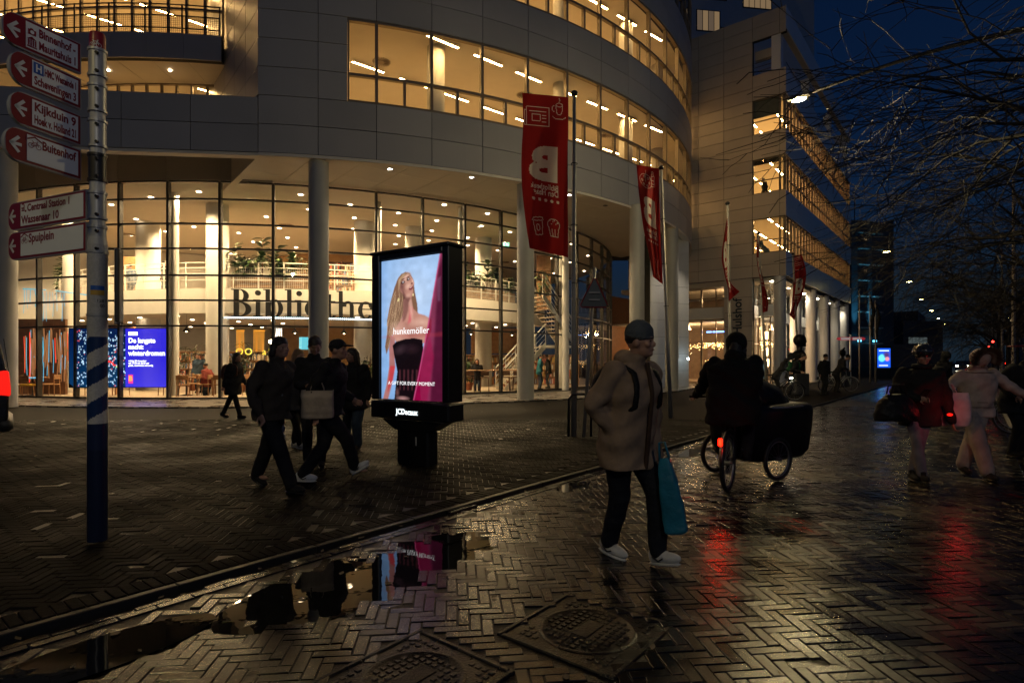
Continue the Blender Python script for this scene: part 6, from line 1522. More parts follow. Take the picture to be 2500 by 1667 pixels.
def person(label, root, yaw, H=1.75, feet=((-.1, 0, 0), (.1, 0, 0)), hands=(None, None), coat=None, legs=None, shoes=None, hat=None, hatm=None, hair=None, hairm=None, skin=0, head=(0, 0), lean=.03, vox=.014, hem=.76, girth=1.0, legw=1.0, hood=False, fur=None, curl=.5, drop=0.0, seated=False, scarf=None, zipm=None, elbows=(None, None), group=None, straps=None, collar=True, knees=None, pocket=None):
    t = thing('person', label, 'person', root, yaw, group); s = H/1.78; V3 = Vector
    hip = V3((0, 0, (.93-drop)*s)); ch = hip+V3((0, lean*6*s*.35, .35*s)); nk = ch+V3((0, lean*.8*s, .20*s)); hd = nk+V3((0, (.02+lean)*s, .165*s))
    sh = [ch+V3((sg*.185*s*girth**.5, 0, .15*s)) for sg in (-1, 1)]; hj = [hip+V3((sg*.095*s, 0, -.02*s)) for sg in (-1, 1)]
    an = [V3((f[0], f[1], .09*s+f[2])) for f in feet]
    kn = [ik(hj[i], an[i], .43*s, .42*s, V3((0, 1, 0.1)) if knees is None else V3(knees[i])) for i in range(2)]
    hs = []; el = []
    for i, sg in enumerate((-1, 1)):
        hpos = V3(hands[i]) if hands[i] is not None else sh[i]+V3((sg*.09*s, .03*s, -.53*s)); hs.append(hpos)
        el.append(ik(sh[i], hpos, .30*s, .27*s, V3(elbows[i]) if elbows[i] else V3((sg*.5, -1, -.2))))
    # body: one continuous skin
    b = MB(); yw, pt_ = head; Mh = Euler((pt_, 0, yw)).to_matrix(); HS = s*1.0
    def hp(x, y, z): return hd+Mh @ V3((x*HS, y*HS, z*HS))
    b.ell(hp(0, -.008, .02), (.078*HS, .098*HS, .105*HS), 16, 12, Mh); b.ell(hp(0, .018, -.05), (.060*HS, .072*HS, .075*HS), 14, 10, Mh)
    b.ell(hp(0, .062, -.088), (.030*HS, .030*HS, .025*HS), 10, 8, Mh); b.ell(hp(0, .092, -.022), (.014*HS, .024*HS, .022*HS), 10, 8, Mh @ Matrix.Rotation(.4, 3, 'X')); b.ell(hp(0, .083, .008), (.011*HS, .016*HS, .03*HS), 8, 8, Mh)
    b.ell(hp(0, .075, .030), (.05*HS, .022*HS, .014*HS), 10, 8, Mh); b.ell(hp(0, .083, -.060), (.024*HS, .014*HS, .010*HS), 10, 6, Mh)
    for sg in (-1, 1): b.ell(hp(sg*.078, -.008, -.01), (.012*HS, .022*HS, .034*HS), 8, 8, Mh); b.ell(hp(sg*.042, .066, -.025), (.026*HS, .022*HS, .022*HS), 8, 6, Mh)
    limb(b, [ch+V3((0, -.01, .1*s)), nk+V3((0, 0, .03*s)), hp(0, -.02, -.06)], [.075*s, .056*s, .055*s])
    loft(b, [(hip+V3((0, 0, -.08*s)), .14*s, .10*s), (hip+V3((0, 0, .06*s)), .15*s, .10*s), ((hip+ch)/2, .135*s, .09*s), (ch, .16*s, .105*s), (ch+V3((0, 0, .13*s)), .17*s, .09*s), (ch+V3((0, 0, .17*s)), .10*s, .07*s)])
    for i, sg in enumerate((-1, 1)):
        limb(b, [sh[i], el[i], hs[i]], [.052*s, .042*s, .028*s]); limb(b, [hj[i], kn[i], an[i]], [.085*s, .056*s, .038*s])
        fd = (hs[i]-el[i]).normalized(); hand(b, hs[i]+fd*.0, fd, V3((0, 1, 0)) if abs(fd.z) > .6 else V3((0, 0, 1)), s, curl, sg)
        b.ell(an[i]+V3((0, .06*s, -.045*s)), (.035*s, .11*s, .03*s), 10, 6)
    body = blob(b, max(vox*.62, .0075), 'body', SKIN[skin], t, 1)
    for sg in (-1, 1): q = MB(); q.ell(hp(sg*.031, .081, .002), (.010*HS, .008*HS, .005*HS), 10, 8, Mh); q.build('eye', M_eye, body, True)
    q = MB(); q.ell(hp(0, .094, -.060), (.020*HS, .006*HS, .005*HS), 10, 6, Mh); q.build('mouth', mat('lip', (.2, .06, .05), .5), body, True)
    # trousers
    q = MB(); W = legw
    loft(q, [(hip+V3((0, 0, -.12*s)), .155*s, .115*s), (hip, .165*s, .12*s), (hip+V3((0, .01, .10*s)), .15*s, .11*s)])
    for i in range(2): e = kn[i]+(an[i]-kn[i])*.95; limb(q, [hj[i], (hj[i]+kn[i])/2, kn[i], (kn[i]+e)/2, e], [.098*s*W**.5, .09*s*W**.6, .072*s*W, .066*s*W, .060*s*W])
    blob(q, vox, 'trousers', legs or fabric('black_cloth', (.012, .012, .014)), t, 2, .0035*s, 7)
    # shoes
    for i in range(2):
        q = MB(); c = an[i]; dr = feet[i][3] if len(feet[i]) > 3 else 0.0; Mp = Matrix.Rotation(dr, 3, 'X')
        q.ell(c+Mp @ V3((0, .065*s, -.035*s)), (.046*s, .135*s, .045*s), 14, 8, Mp); q.ell(c+Mp @ V3((0, -.03*s, -.02*s)), (.042*s, .055*s, .065*s), 12, 8); q.ell(c+Mp @ V3((0, .01*s, .03*s)), (.045*s, .05*s, .04*s), 12, 8)
        so = blob(q, max(.009, vox*.7), 'shoe', shoes or fabric('dark_shoe', (.02, .018, .017)), t, 2)
        if shoes:
            for sg in (-1, 1): q = MB(); q.tube([c+Mp @ V3((sg*.047*s, -.02*s, -.02*s)), c+Mp @ V3((sg*.049*s, .03*s, -.05*s)), c+Mp @ V3((sg*.047*s, .07*s, -.03*s))], .006, 6); q.build('shoe_stripe', M_black, so, True)
            for kk in range(4): q = MB(); q.tube([c+Mp @ V3((-.028*s, .05*s+.02*kk, .012*s-.008*kk)), c+Mp @ V3((0, .055*s+.02*kk, .020*s-.008*kk)), c+Mp @ V3((.028*s, .05*s+.02*kk, .012*s-.008*kk))], .0045, 5); q.build('lace', M_sole, so, True)
        q = MB(); q.ell(c+Mp @ V3((0, .045*s, -.075*s)), (.047*s, .140*s, .018*s), 14, 6, Mp); q.build('sole', M_sole if shoes else M_black, so, True)
    # coat
    cm = coat or fabric('black_coat', (.012, .012, .013)); q = MB(); g = girth; hz = hem*s
    rings = [(V3((hip.x, hip.y*.8+(.02 if hz < hip.z else 0), hz)), .205*s*g, .155*s*g), (V3((hip.x, hip.y, (hz+hip.z)/2+.03*s)), .205*s*g, .150*s*g), ((hip*.5+ch*.5), .195*s*g, .145*s*g), (ch, .205*s*g, .145*s*g), (ch+V3((0, 0, .10*s)), .205*s*g, .13*s*g), (ch+V3((0, 0, .165*s)), .14*s*g, .10*s*g), (nk+V3((0, .0, .02*s)), .082*s, .08*s)]
    if collar: rings.append((nk+V3((0, .005, .065*s)), .078*s, .08*s))
    if seated: rings[0] = (V3((hip.x, hip.y+.04, hip.z-.12*s)), .21*s*g, .18*s*g); rings[1] = (V3((hip.x, hip.y, hip.z)), .20*s*g, .16*s*g)
    loft(q, rings, 24)
    for i in range(2):
        e = el[i]+(hs[i]-el[i])*.93; limb(q, [sh[i]-V3((0, 0, .01*s)), (sh[i]+el[i])/2, el[i], (el[i]+e)/2, e], [.082*s*g**.5, .074*s*g**.6, .066*s*g**.6, .058*s*g**.6, .050*s*g**.6])
    if hood: q.ell(nk+V3((0, -.09*s, .02*s)), (.115*s, .075*s, .085*s), 14, 10); q.ell(nk+V3((0, -.03*s, .03*s)), (.125*s, .10*s, .06*s), 14, 8)
    co = blob(q, vox, 'coat', cm, t, 2, .011*s*g, 5)
    if zipm:
        q = MB(); 
        pts = []
        for k in range(15):
            z0 = hz+.01+(nk.z-hz)*k/14; f = (z0-hz)/(nk.z-hz); pts.append((0, hip.y+(ch.y-hip.y)*min(1, f*1.3)+.158*s*g-.05*s*max(0, f-.72)*3.4, z0))
        q.tube(pts, .016, 8)
        q.build('zip', zipm, co)
    if pocket: q = MB(); q.bbox(hs[1 if pocket > 0 else 0]+V3((-pocket*.03, .05, .03)), (.03, .01, .16), .004); q.build('pocket_edge', M_black, co)
    if straps:
        for sg in (-1, 1):
            pts = [ch+V3((sg*x_*s, y_*g*s, z_*s)) for x_, y_, z_ in ((.11, -.12, .15), (.115, -.04, .188), (.12, .04, .18), (.125, .10, .135), (.13, .125, .06), (.135, .128, -.02), (.14, .12, -.10), (.145, .06, -.15))]
            q = MB(); q.tube(pts, .026*s, 8, True, .55); q.build('backpack_strap', straps, t, True)
        q = MB(); q.ell(ch+V3((0, -.24*s, -.05*s)), (.165*s, .12*s, .24*s), 16, 12); q.ell(ch+V3((0, -.30*s, -.12*s)), (.12*s, .09*s, .13*s), 12, 8); blob(q, vox, 'backpack', straps, t, 2)
    if scarf: q = MB(); q.torus(nk+V3((0, .01, .03*s)), .085*s, .038*s, None, 20, 8); q.build('scarf', scarf, t, True)
    # hair, hats, hoods
    if hair:
        q = MB(); q.ell(hp(0, -.016, .042), (.089*HS, .104*HS, .098*HS), 16, 12, Mh)
        if hair in ('long', 'tied'):
            for sg in (-1, 1): limb(q, [hp(sg*.072, -.02, .03), hp(sg*.082, -.03, -.06), hp(sg*.085, -.045, -.16 if hair == 'long' else -.08)], [.035*HS, .038*HS, .034*HS], 10)
            limb(q, [hp(0, -.08, .02), hp(0, -.095, -.09), hp(0, -.11, -.22), hp(0, -.12, -.34 if hair == 'long' else -.26)], [.07*HS, .075*HS, .07*HS if hair == 'long' else .03*HS, .04*HS if hair == 'long' else .015*HS], 12)
        blob(q, vox*.8, 'hair', hairm or mat('dark_hair', (.018, .011, .007), .5, bump=.5, bscale=120), t, 2, .003, 20)
    if hat == 'beanie':
        q = MB(); q.ell(hp(0, -.012, .055), (.091*HS, .108*HS, .108*HS), 18, 12, Mh); o_ = blob(q, vox*.7, 'beanie', hatm, t, 2, .002, 18)
        q = MB(); q.torus(hp(0, -.006, .028), 1, .022, Mh @ Matrix.Rotation(.10, 3, 'X') @ Matrix.Diagonal((.083*HS, .099*HS, 1.5*HS*.6)), 28, 8); q.build('beanie_cuff', hatm, o_, True)
    elif hat == 'cap':
        q = MB(); q.ell(hp(0, -.012, .05), (.090*HS, .106*HS, .088*HS), 18, 12, Mh); q.ell(hp(0, .12, .045), (.072*HS, .085*HS, .012*HS), 14, 6, Mh @ Matrix.Rotation(-.12, 3, 'X')); blob(q, vox*.6, 'cap', hatm, t, 2)
    elif hat == 'helmet':
        q = MB(); q.ell(hp(0, -.015, .062), (.118*HS, .142*HS, .108*HS), 20, 12, Mh); o_ = blob(q, vox*.8, 'helmet', hatm, t, 2)
        for k in range(5): q = MB(); a = -.5+k*.25; q.tube([hp(.112*math.sin(a), .10*math.cos(a)+.01, .11), hp(.10*math.sin(a), -.02, .168), hp(.1*math.sin(a), -.12, .12)], .006, 6); q.build('vent_rib', M_mull_dk, o_, True)
        q = MB(); q.tube([hp(-.085, 0, 0), hp(-.06, .05, -.10), hp(0, .06, -.125), hp(.06, .05, -.10), hp(.085, 0, 0)], .006, 6); q.build('chin_strap', M_black, o_)
    elif hat == 'hood':
        q = MB(); q.ell(hp(0, -.015, .02), (.125*HS, .135*HS, .142*HS), 18, 12, Mh); q.ell(nk+V3((0, -.02, .03*s)), (.13*s, .11*s, .08*s), 14, 10)
        blob(q, vox*.8, 'hood', hatm or cm, t, 2, .003)
    if fur:
        q = MB(); rg = random.Random(5)
        for k in range(1500):
            a = rg.uniform(-.4, math.pi+.4); r_ = .150; c = hp(r_*math.cos(a)*.95, .085+rg.uniform(-.03, .03), .01+r_*math.sin(a)); d_ = (c-hp(0, .03, 0)).normalized()+V3((rg.gauss(0, .5), rg.gauss(0, .5)+.4, rg.gauss(0, .5))); sd = d_.orthogonal().normalized()*.006; q.add([c-sd, c+sd, c+d_.normalized()*rg.uniform(.05, .10)], [(0, 1, 2)])
        o_ = q.build('fur_trim', fur, t); o_['kind'] = 'stuff'
        q = MB(); q.tube([hp(.125*math.cos(a), .085, .13*math.sin(a)+.01) for a in [-.5+k*.2 for k in range(21)]], .03, 8); q.build('hood_rim', fur, t, True)

    return t, hs
def yaw_to(dx, dy): return math.atan2(-dx, dy)          # local +Y turned to the plan direction (dx, dy)
def wpos(t, q):
    M = Matrix.Translation(t.location) @ t.rotation_euler.to_matrix().to_4x4(); return M @ Vector(q)
C_navy = fabric('navy_trousers', (.010, .012, .018)); C_white = fabric('white_leather', (.55, .55, .55), .5, .15)
# --- the man crossing in front, beige winter jacket
ya = yaw_to(.62, -.78); ra = Vector((.84, 4.20, 0)); Mi = Matrix.Rotation(-ya, 3, 'Z')
f1 = Mi @ (gx(1486, 1352)-ra); f2 = Mi @ (gx(1606, 1384)-ra)
man, mh = person('man in a beige winter jacket and grey beanie walking past with a blue bag', ra, ya, 1.76, ((f2.x, f2.y+.0, .015, .22), (f1.x, f1.y, .0, -.12)) if f1.x > f2.x else ((f1.x, f1.y, .0), (f2.x, f2.y, .02)),
    ((-.30, .04, .74), (.16, .05, .95)), fabric('beige_jacket', (.25, .175, .12), .8, .22), C_navy, C_white, 'beanie', fabric('grey_knit', (.07, .08, .09), .95, .8), 'short', None, 0, (.40, .0), .03, .011, .71, 1.16, 1.12, True, zipm=fabric('dark_zip', (.05, .03, .022)), straps=fabric('black_webbing', (.008, .008, .009), .6), elbows=(None, (1, -.7, 0)), drop=.01)
# --- group of pedestrians on the plaza
C_dkcoat = fabric('dark_olive_coat', (.055, .045, .034)); C_black = fabric('black_cloth2', (.015, .015, .017)); C_jean = fabric('blue_jeans', (.035, .05, .075))
def feet_px(root, yaw, *uv):
    Mi = Matrix.Rotation(-yaw, 3, 'Z'); out = []
    for (u, v, z, pt_) in uv: q = Mi @ (gx(u, v, PLZ)-Vector((root[0], root[1], PLZ))); out.append((q.x, q.y, z, pt_))
    return tuple(out)
def walker(label, u, d, hd, H, uvfeet, z=PLZ, **kw):
    root = Vector(((u-CU)/F*d, d, z)); y = yaw_to(*hd); ft = feet_px(root, y, *uvfeet) if uvfeet else ((-.09, .0, 0), (.09, .02, 0))
    return person(label, root, y, H, ft, **kw)
wa, ha = walker('dark-haired woman in an olive jacket striding right in front of the others', 662, 6.35, (.93, -.36), 1.72, ((628, 1184, .05, -.5), (712, 1204, 0, 0)), coat=C_dkcoat, legs=C_black, hair='tied', hands=((-.26, -.10, .84), (.28, .12, .88)), head=(-.15, .0), vox=.014, hem=.82, girth=1.12, legw=1.25, elbows=((-1, -.6, 0), (.8, -.8, 0)))
q = MB(); q.ell((0, 0, 0), (.075, .05, .10), 14, 10); q.ell((.03, 0, -.12), (.05, .045, .06), 12, 8); o = blob(q, .012, 'wrapped_bundle', fabric('white_paper', (.45, .43, .42), .7), None, 2, .006, 18); o.location = wpos(wa, ha[0])+Vector((-.02, -.02, -.17)); tag(o, 'small white and red wrapped bundle in the hand of the olive-jacket woman', 'bundle')
b = MB(); b.torus((0, 0, .06), .05, .022, None, 16, 8); b.build('red_wrap', M_red, o, True)
q = MB(); loft(q, [(Vector((0, .125, .95)), .07, .05), (Vector((0, .135, 1.2)), .075, .05), (Vector((0, .12, 1.38)), .06, .05)]); blob(q, .012, 'jumper', fabric('grey_jumper', (.16, .16, .16)), wa, 1)
wc, hc = walker('man in a black cap taking a long step with a beige paper bag', 800, 6.8, (.99, -.12), 1.77, ((738, 1176, 0, 0), (866, 1166, .05, .55)), coat=C_black, legs=C_black, shoes=C_white, hair='short', hat='cap', hatm=C_black, hands=((-.20, .22, .98), (.22, -.05, .84)), head=(-.1, .06), vox=.014, hem=.80, girth=1.08, legw=1.2, drop=.06)
def paper_bag(name, label, loc, yaw, w, h, dpt, m, hm=None, cat='bag', tilt=0, soft=.0, seed=1, slump=.0):
    t = thing(name, label, cat, loc, yaw); t.rotation_euler.x = tilt; rg = random.Random(seed); n = 10; b = MB(); vs = []; fs_ = []
    per = [(-w/2, -dpt/2), (0, -dpt/2*(1+soft)), (w/2, -dpt/2), (w/2*(1+soft*.3), 0), (w/2, dpt/2), (0, dpt/2*(1+soft)), (-w/2, dpt/2), (-w/2*(1+soft*.3), 0)]
    for i in range(n+1):
        f = i/n; k = 1+soft*.5*math.sin(f*math.pi)-slump*f**2
        for (x, y) in per: vs.append((x*k+rg.gauss(0, .004+soft*.008), y*(k if f < .9 else .55)+rg.gauss(0, .004+soft*.008), -h+h*f))
    for i in range(n):
        for k in range(8): fs_.append((i*8+k, i*8+(k+1) % 8, (i+1)*8+(k+1) % 8, (i+1)*8+k))
    fs_.append(tuple(range(8))[::-1]); b.add(vs, fs_); o = b.build('sack', m, t, True); md = o.modifiers.new('s', 'SUBSURF'); md.levels = 1; md.render_levels = 2
    for sy in (-1, 1): b = MB(); b.tube([(-w*.22, sy*dpt*.2, -.01), (-w*.12, sy*.01, .11), (w*.12, sy*.01, .11), (w*.22, sy*dpt*.2, -.01)], .007, 6); b.build('handle', hm or m, t, True)
    return t
paper_bag('paper_bag', 'beige paper carrier bag held by the man in the black cap', px(775, 952, 6.55), .25, .36, .34, .12, fabric('beige_paper', (.42, .34, .26), .8, .2), tilt=.15, seed=3)
wd, hd_ = walker('short-haired man in black looking down at his phone behind the capped man', 768, 7.7, (.35, -.94), 1.78, None, coat=C_black, legs=C_black, hair='short', hands=((-.07, .30, 1.10), (.10, .30, 1.12)), head=(.1, -.45), vox=.016, hem=.84, skin=1)
ph = thing('phone', 'phone held by the short-haired man in black', 'phone', wpos(wd, (.02, .36, 1.17)), wd.rotation_euler.z); b = MB(); b.bbox((0, 0, 0), (.075, .012, .15), .005, Matrix.Rotation(-.6, 3, 'X')); b.build('case', M_black, ph)
we, he = walker('dark-haired woman in sunglasses with a rucksack passing behind the group', 868, 9.15, (-.25, -.97), 1.66, ((874, 1098, 0, 0), (845, 1085, .03, -.3)), coat=C_black, legs=C_jean, hair='long', head=(-.4, 0), vox=.018, hem=.72, girth=1.1, straps=C_black, legw=1.3)
b = MB(); b.bbox(Vector((-.035, .115, 1.585)), (.05, .012, .035), .008); b.bbox(Vector((.035, .115, 1.585)), (.05, .012, .035), .008); b.box(Vector((0, .118, 1.592)), (.03, .006, .006)); b.build('sunglasses', M_black, we)
wf, hf = walker('fair-haired woman with a blue scarf half hidden behind the olive-jacket woman', 716, 9.1, (.9, -.45), 1.64, ((719, 1092, 0, 0), (733, 1096, 0, 0)), coat=fabric('grey_coat', (.045, .042, .042)), legs=C_black, shoes=C_white, hair='long', hairm=mat('fair_hair', (.16, .09, .04), .5, bump=.5, bscale=120), scarf=fabric('blue_scarf', (.06, .14, .26)), vox=.018, hem=.72)
cane = thing('walking_cane', 'red and white cane touching the ground between the group\'s legs', 'cane', gx(776, 1106, PLZ)); b = MB(); b.tube([(0, 0, .22), (.03, 0, .95)], .012, 8); b.build('upper_shaft', M_red, cane); b = MB(); b.tube([(0, 0, .03), (0, 0, .22)], .012, 8); b.build('lower_shaft', M_swhite, cane); b = MB(); b.ell((-.02, 0, .02), (.035, .025, .02), 10, 6); b.build('tip', M_red, cane)
wg, hg = walker('person in dark clothes with a brown rucksack walking along the glass front', 568, 14.0, (.95, -.1), 1.66, ((545, 1019, .02, -.4), (586, 1022, 0, .0)), coat=C_black, legs=C_black, hair='long', hands=((-.16, .25, .86), (.2, -.1, .82)), vox=.022, hem=.66, girth=1.15, straps=fabric('brown_leather', (.07, .03, .018), .6), head=(-.3, 0))
# --- the two women on the right
wh, hh = walker('woman in a dark coat and cycle helmet walking with a black holdall', 2243, 7.25, (-.25, -.97), 1.66, ((2226, 1166, 0, 0), (2252, 1172, .0, .1)), z=0, coat=fabric('charcoal_coat', (.016, .015, .015)), legs=fabric('pale_jeans', (.16, .15, .17)), hair='short', hat='helmet', hatm=mat('helmet_shell', (.02, .02, .022), .2, coat=.5, var=.1), hands=((-.36, .02, .70), (.10, .26, 1.02)), head=(0, -.1), vox=.015, hem=.70, girth=1.22, elbows=((-1, -.2, 0), (1, -.5, 0)), scarf=C_black)
q = MB(); loft(q, [(Vector((0, 0, -.33)), .27, .11), (Vector((0, 0, -.25)), .28, .13), (Vector((0, 0, -.1)), .22, .11), (Vector((0, 0, 0)), .12, .05)]); o = blob(q, .016, 'holdall', fabric('black_leather', (.010, .010, .010), .45), None, 3, .006, 8); o.location = px(2188, 962, 7.0); tag(o, 'black holdall bag hanging from the arm of the helmeted woman', 'bag')
for sy in (-.04, .04): b = MB(); b.tube([(-.1, sy, -.03), (-.07, sy, .10), (.07, sy, .12), (.1, sy, -.03)], .01, 6); b.build('handle', C_black, o, True)
ph = thing('phone', 'phone in the raised hand of the helmeted woman', 'phone', wpos(wh, (.06, .34, 1.09)), wh.rotation_euler.z); b = MB(); b.bbox((0, 0, 0), (.08, .012, .15), .005, Matrix.Rotation(-1.0, 3, 'X')); b.build('case', M_black, ph)
paper_bag('shopping_bag', 'large pale shopping bag glowing red between the two women', px(2312, 958, 7.3), -.3, .44, .44, .16, fabric('pale_plastic', (.55, .5, .48), .5, .15), soft=.25, seed=8)
lampr = thing('bike_light', 'small red bicycle light in the hand of the helmeted woman', 'lamp', px(2319, 1012, 7.0)); b = MB(); b.ell((0, 0, 0), (.035, .02, .018), 12, 8); b.build('lens', emat('red_led', (1, .01, .004), 1.6), lampr, True)
point_light('red_glow', px(2336, 1000, 6.85), 1.5, (1, .03, .025), .05)
wi, hi_ = walker('woman in a pale quilted coat with a fur-trimmed hood reaching out sideways', 2378, 7.7, (-.1, -1), 1.62, ((2350, 1152, .03, -.2), (2412, 1166, 0, 0)), z=0, coat=fabric('cream_puffer', (.42, .33, .29), .7), legs=fabric('cream_trousers', (.30, .25, .22)), hat='hood', fur=mat('brown_fur', (.11, .085, .065), .9), hands=((-.62, .08, 1.0), (.28, .12, .86)), vox=.016, hem=.80, girth=1.2, legw=1.5, elbows=((0, -.3, -1), (1, -.4, 0)), skin=1, head=(.1, -.3))
for k in range(9): b = MB(); b.torus((0, 0, .86+k*.066), 1, .004, Matrix.Diagonal((.232+.006*math.sin(k), .185, 1)), 40, 4); b.build('quilt_seam', fabric('seam_dark', (.10, .07, .06)), wi)
wj, hj_ = walker('man in black with a red-banded hat at the right edge by the bicycles', 2478, 8.8, (.2, -1), 1.70, None, z=0, coat=C_black, legs=C_black, hat='beanie', hatm=C_black, hands=((-.2, .25, .95), (.25, .2, .95)), vox=.018, hem=.7, girth=1.25, lean=.06)
b = MB(); b.torus((0, .03, 1.70), .105, .012, None, 24, 6); b.build('hat_band', M_red, wj, True)
# the blue carrier bag in the crossing man's hand
blue = paper_bag('carrier_bag', 'blue plastic carrier bag hanging from the hand of the man in the beige jacket', px(1622, 1118, 4.0), -.35, .155, .53, .08, fabric('blue_plastic', (.02, .15, .24), .35, .3), soft=.15, seed=5, slump=.5, tilt=-.06); blue.rotation_euler.y = -.16
# --- people farther off
for (lab, u, d, hd, H, kw) in (('person standing beside the lit sandwich board under the columns', 1862, 27, (1, .2), 1.7, {}), ('shorter person next to the one by the sandwich board', 1845, 27.5, (1, -.2), 1.6, {}), ('person in black standing with a bicycle past the statue', 2010, 24.5, (.3, -1), 1.72, {'hat': 'beanie', 'hatm': C_black}), ('person far down the pavement in dark clothes', 2300, 16.0, (.2, -1), 1.7, {'hat': 'hood'})):
    walker(lab, u, d, hd, H, None, coat=C_black, legs=C_black, hair='short', vox=.03, **kw)
# --- people inside the library
def sitter(lab, u, d, z, hd, col, **kw): return walker(lab, u, d, hd, 1.7, None, z=z-.42, coat=col, legs=C_jean, hair=kw.pop('hair', 'short'), vox=.03, drop=.40-.0, seated=True, hands=((-.15, .38, 1.15-.25), (.15, .38, 1.15-.25)), knees=((0, 1, .4), (0, 1, .4)), **kw)
def indoor(lab, u, d, z, hd, col, H=1.72, **kw): return walker(lab, u, d, hd, H, None, z=z, coat=col, legs=C_jean, vox=.03, hair=kw.pop('hair', 'short'), **kw)
c1 = fabric('denim_shirt', (.06, .1, .16)); c2 = fabric('red_check', (.22, .05, .04)); c3 = fabric('mustard_jumper', (.35, .2, .03)); c4 = fabric('teal_shirt', (.03, .16, .2))
indoor('man in a denim jacket standing behind the café chairs', 487, 24.6, .08, (0, -1), c1); indoor('second man standing by the palm plant indoors', 500, 25.2, .08, (-.3, -1), C_black)
indoor('person in a red checked top at the table right of the video wall', 508, 23.0, -.32, (-1, .3), c2, hair='short'); indoor('person in a mustard jumper sitting left of the advertising panel', 888, 24.0, -.35, (1, .2), c3)
indoor('dark-haired person sitting at the long high table', 1165, 26.4, -.15, (0, -1), C_black, hair='long'); indoor('man in a teal shirt standing by the stair', 1316, 27.0, .08, (1, .1), c4); indoor('man in black by the desk beyond the stair', 1340, 28.5, .08, (-1, 0), C_black)
indoor('reader with dark curls seated upstairs behind the mezzanine rail', 406, 25.4, MZ-.35, (-1, 0), C_black, hair='short'); indoor('person seated upstairs right beside the signpost', 322, 26, MZ-.35, (-1, .2), c1)
indoor('person standing at the third-storey corner window of the stone building', 1868, 34.0, 11.11-.45, (-1, 0), C_black); indoor('person bending at the second-storey corner window of the stone building', 1872, 34.2, 7.66-.45, (-1, 0), c1, lean=.2)
# ================================================================== BICYCLES
M_tyre = mat('rubber', (.010, .010, .010), .6); M_rim = mat('rim_metal', (.30, .30, .31), .3, .8); M_bframe = mat('bike_frame_black', (.012, .012, .013), .3, coat=.3)
def wheel(parent, c, r, yaw, spokes=20, name='wheel', w=.02):
    """wheel part with tyre, rim, spokes and hub as sub-parts; yaw = heading of its rolling direction"""
    g = group_part(name, parent); g.location = c; M = Matrix.Rotation(yaw, 3, 'Z') @ Matrix.Rotation(R(90), 3, 'X')
    MB().torus((0, 0, 0), r-w, w, M, 40, 8).build('tyre', M_tyre, g, True); MB().torus((0, 0, 0), r-2.2*w, w*.45, M, 40, 6).build('rim', M_rim, g, True)
    b = MB(); b.tube([M @ Vector((0, 0, -.05)), M @ Vector((0, 0, .05))], .022, 10); b.build('hub', M_rim, g)
    b = MB()
    for k in range(spokes): a = 2*math.pi*k/spokes; b.tube([M @ Vector((.02*math.cos(a+1.2), .02*math.sin(a+1.2), .03*(-1)**k)), M @ Vector(((r-2.3*w)*math.cos(a), (r-2.3*w)*math.sin(a), 0))], .0018, 4, False)
    o = b.build('spokes', M_rim, g); o['kind'] = 'stuff'; return g
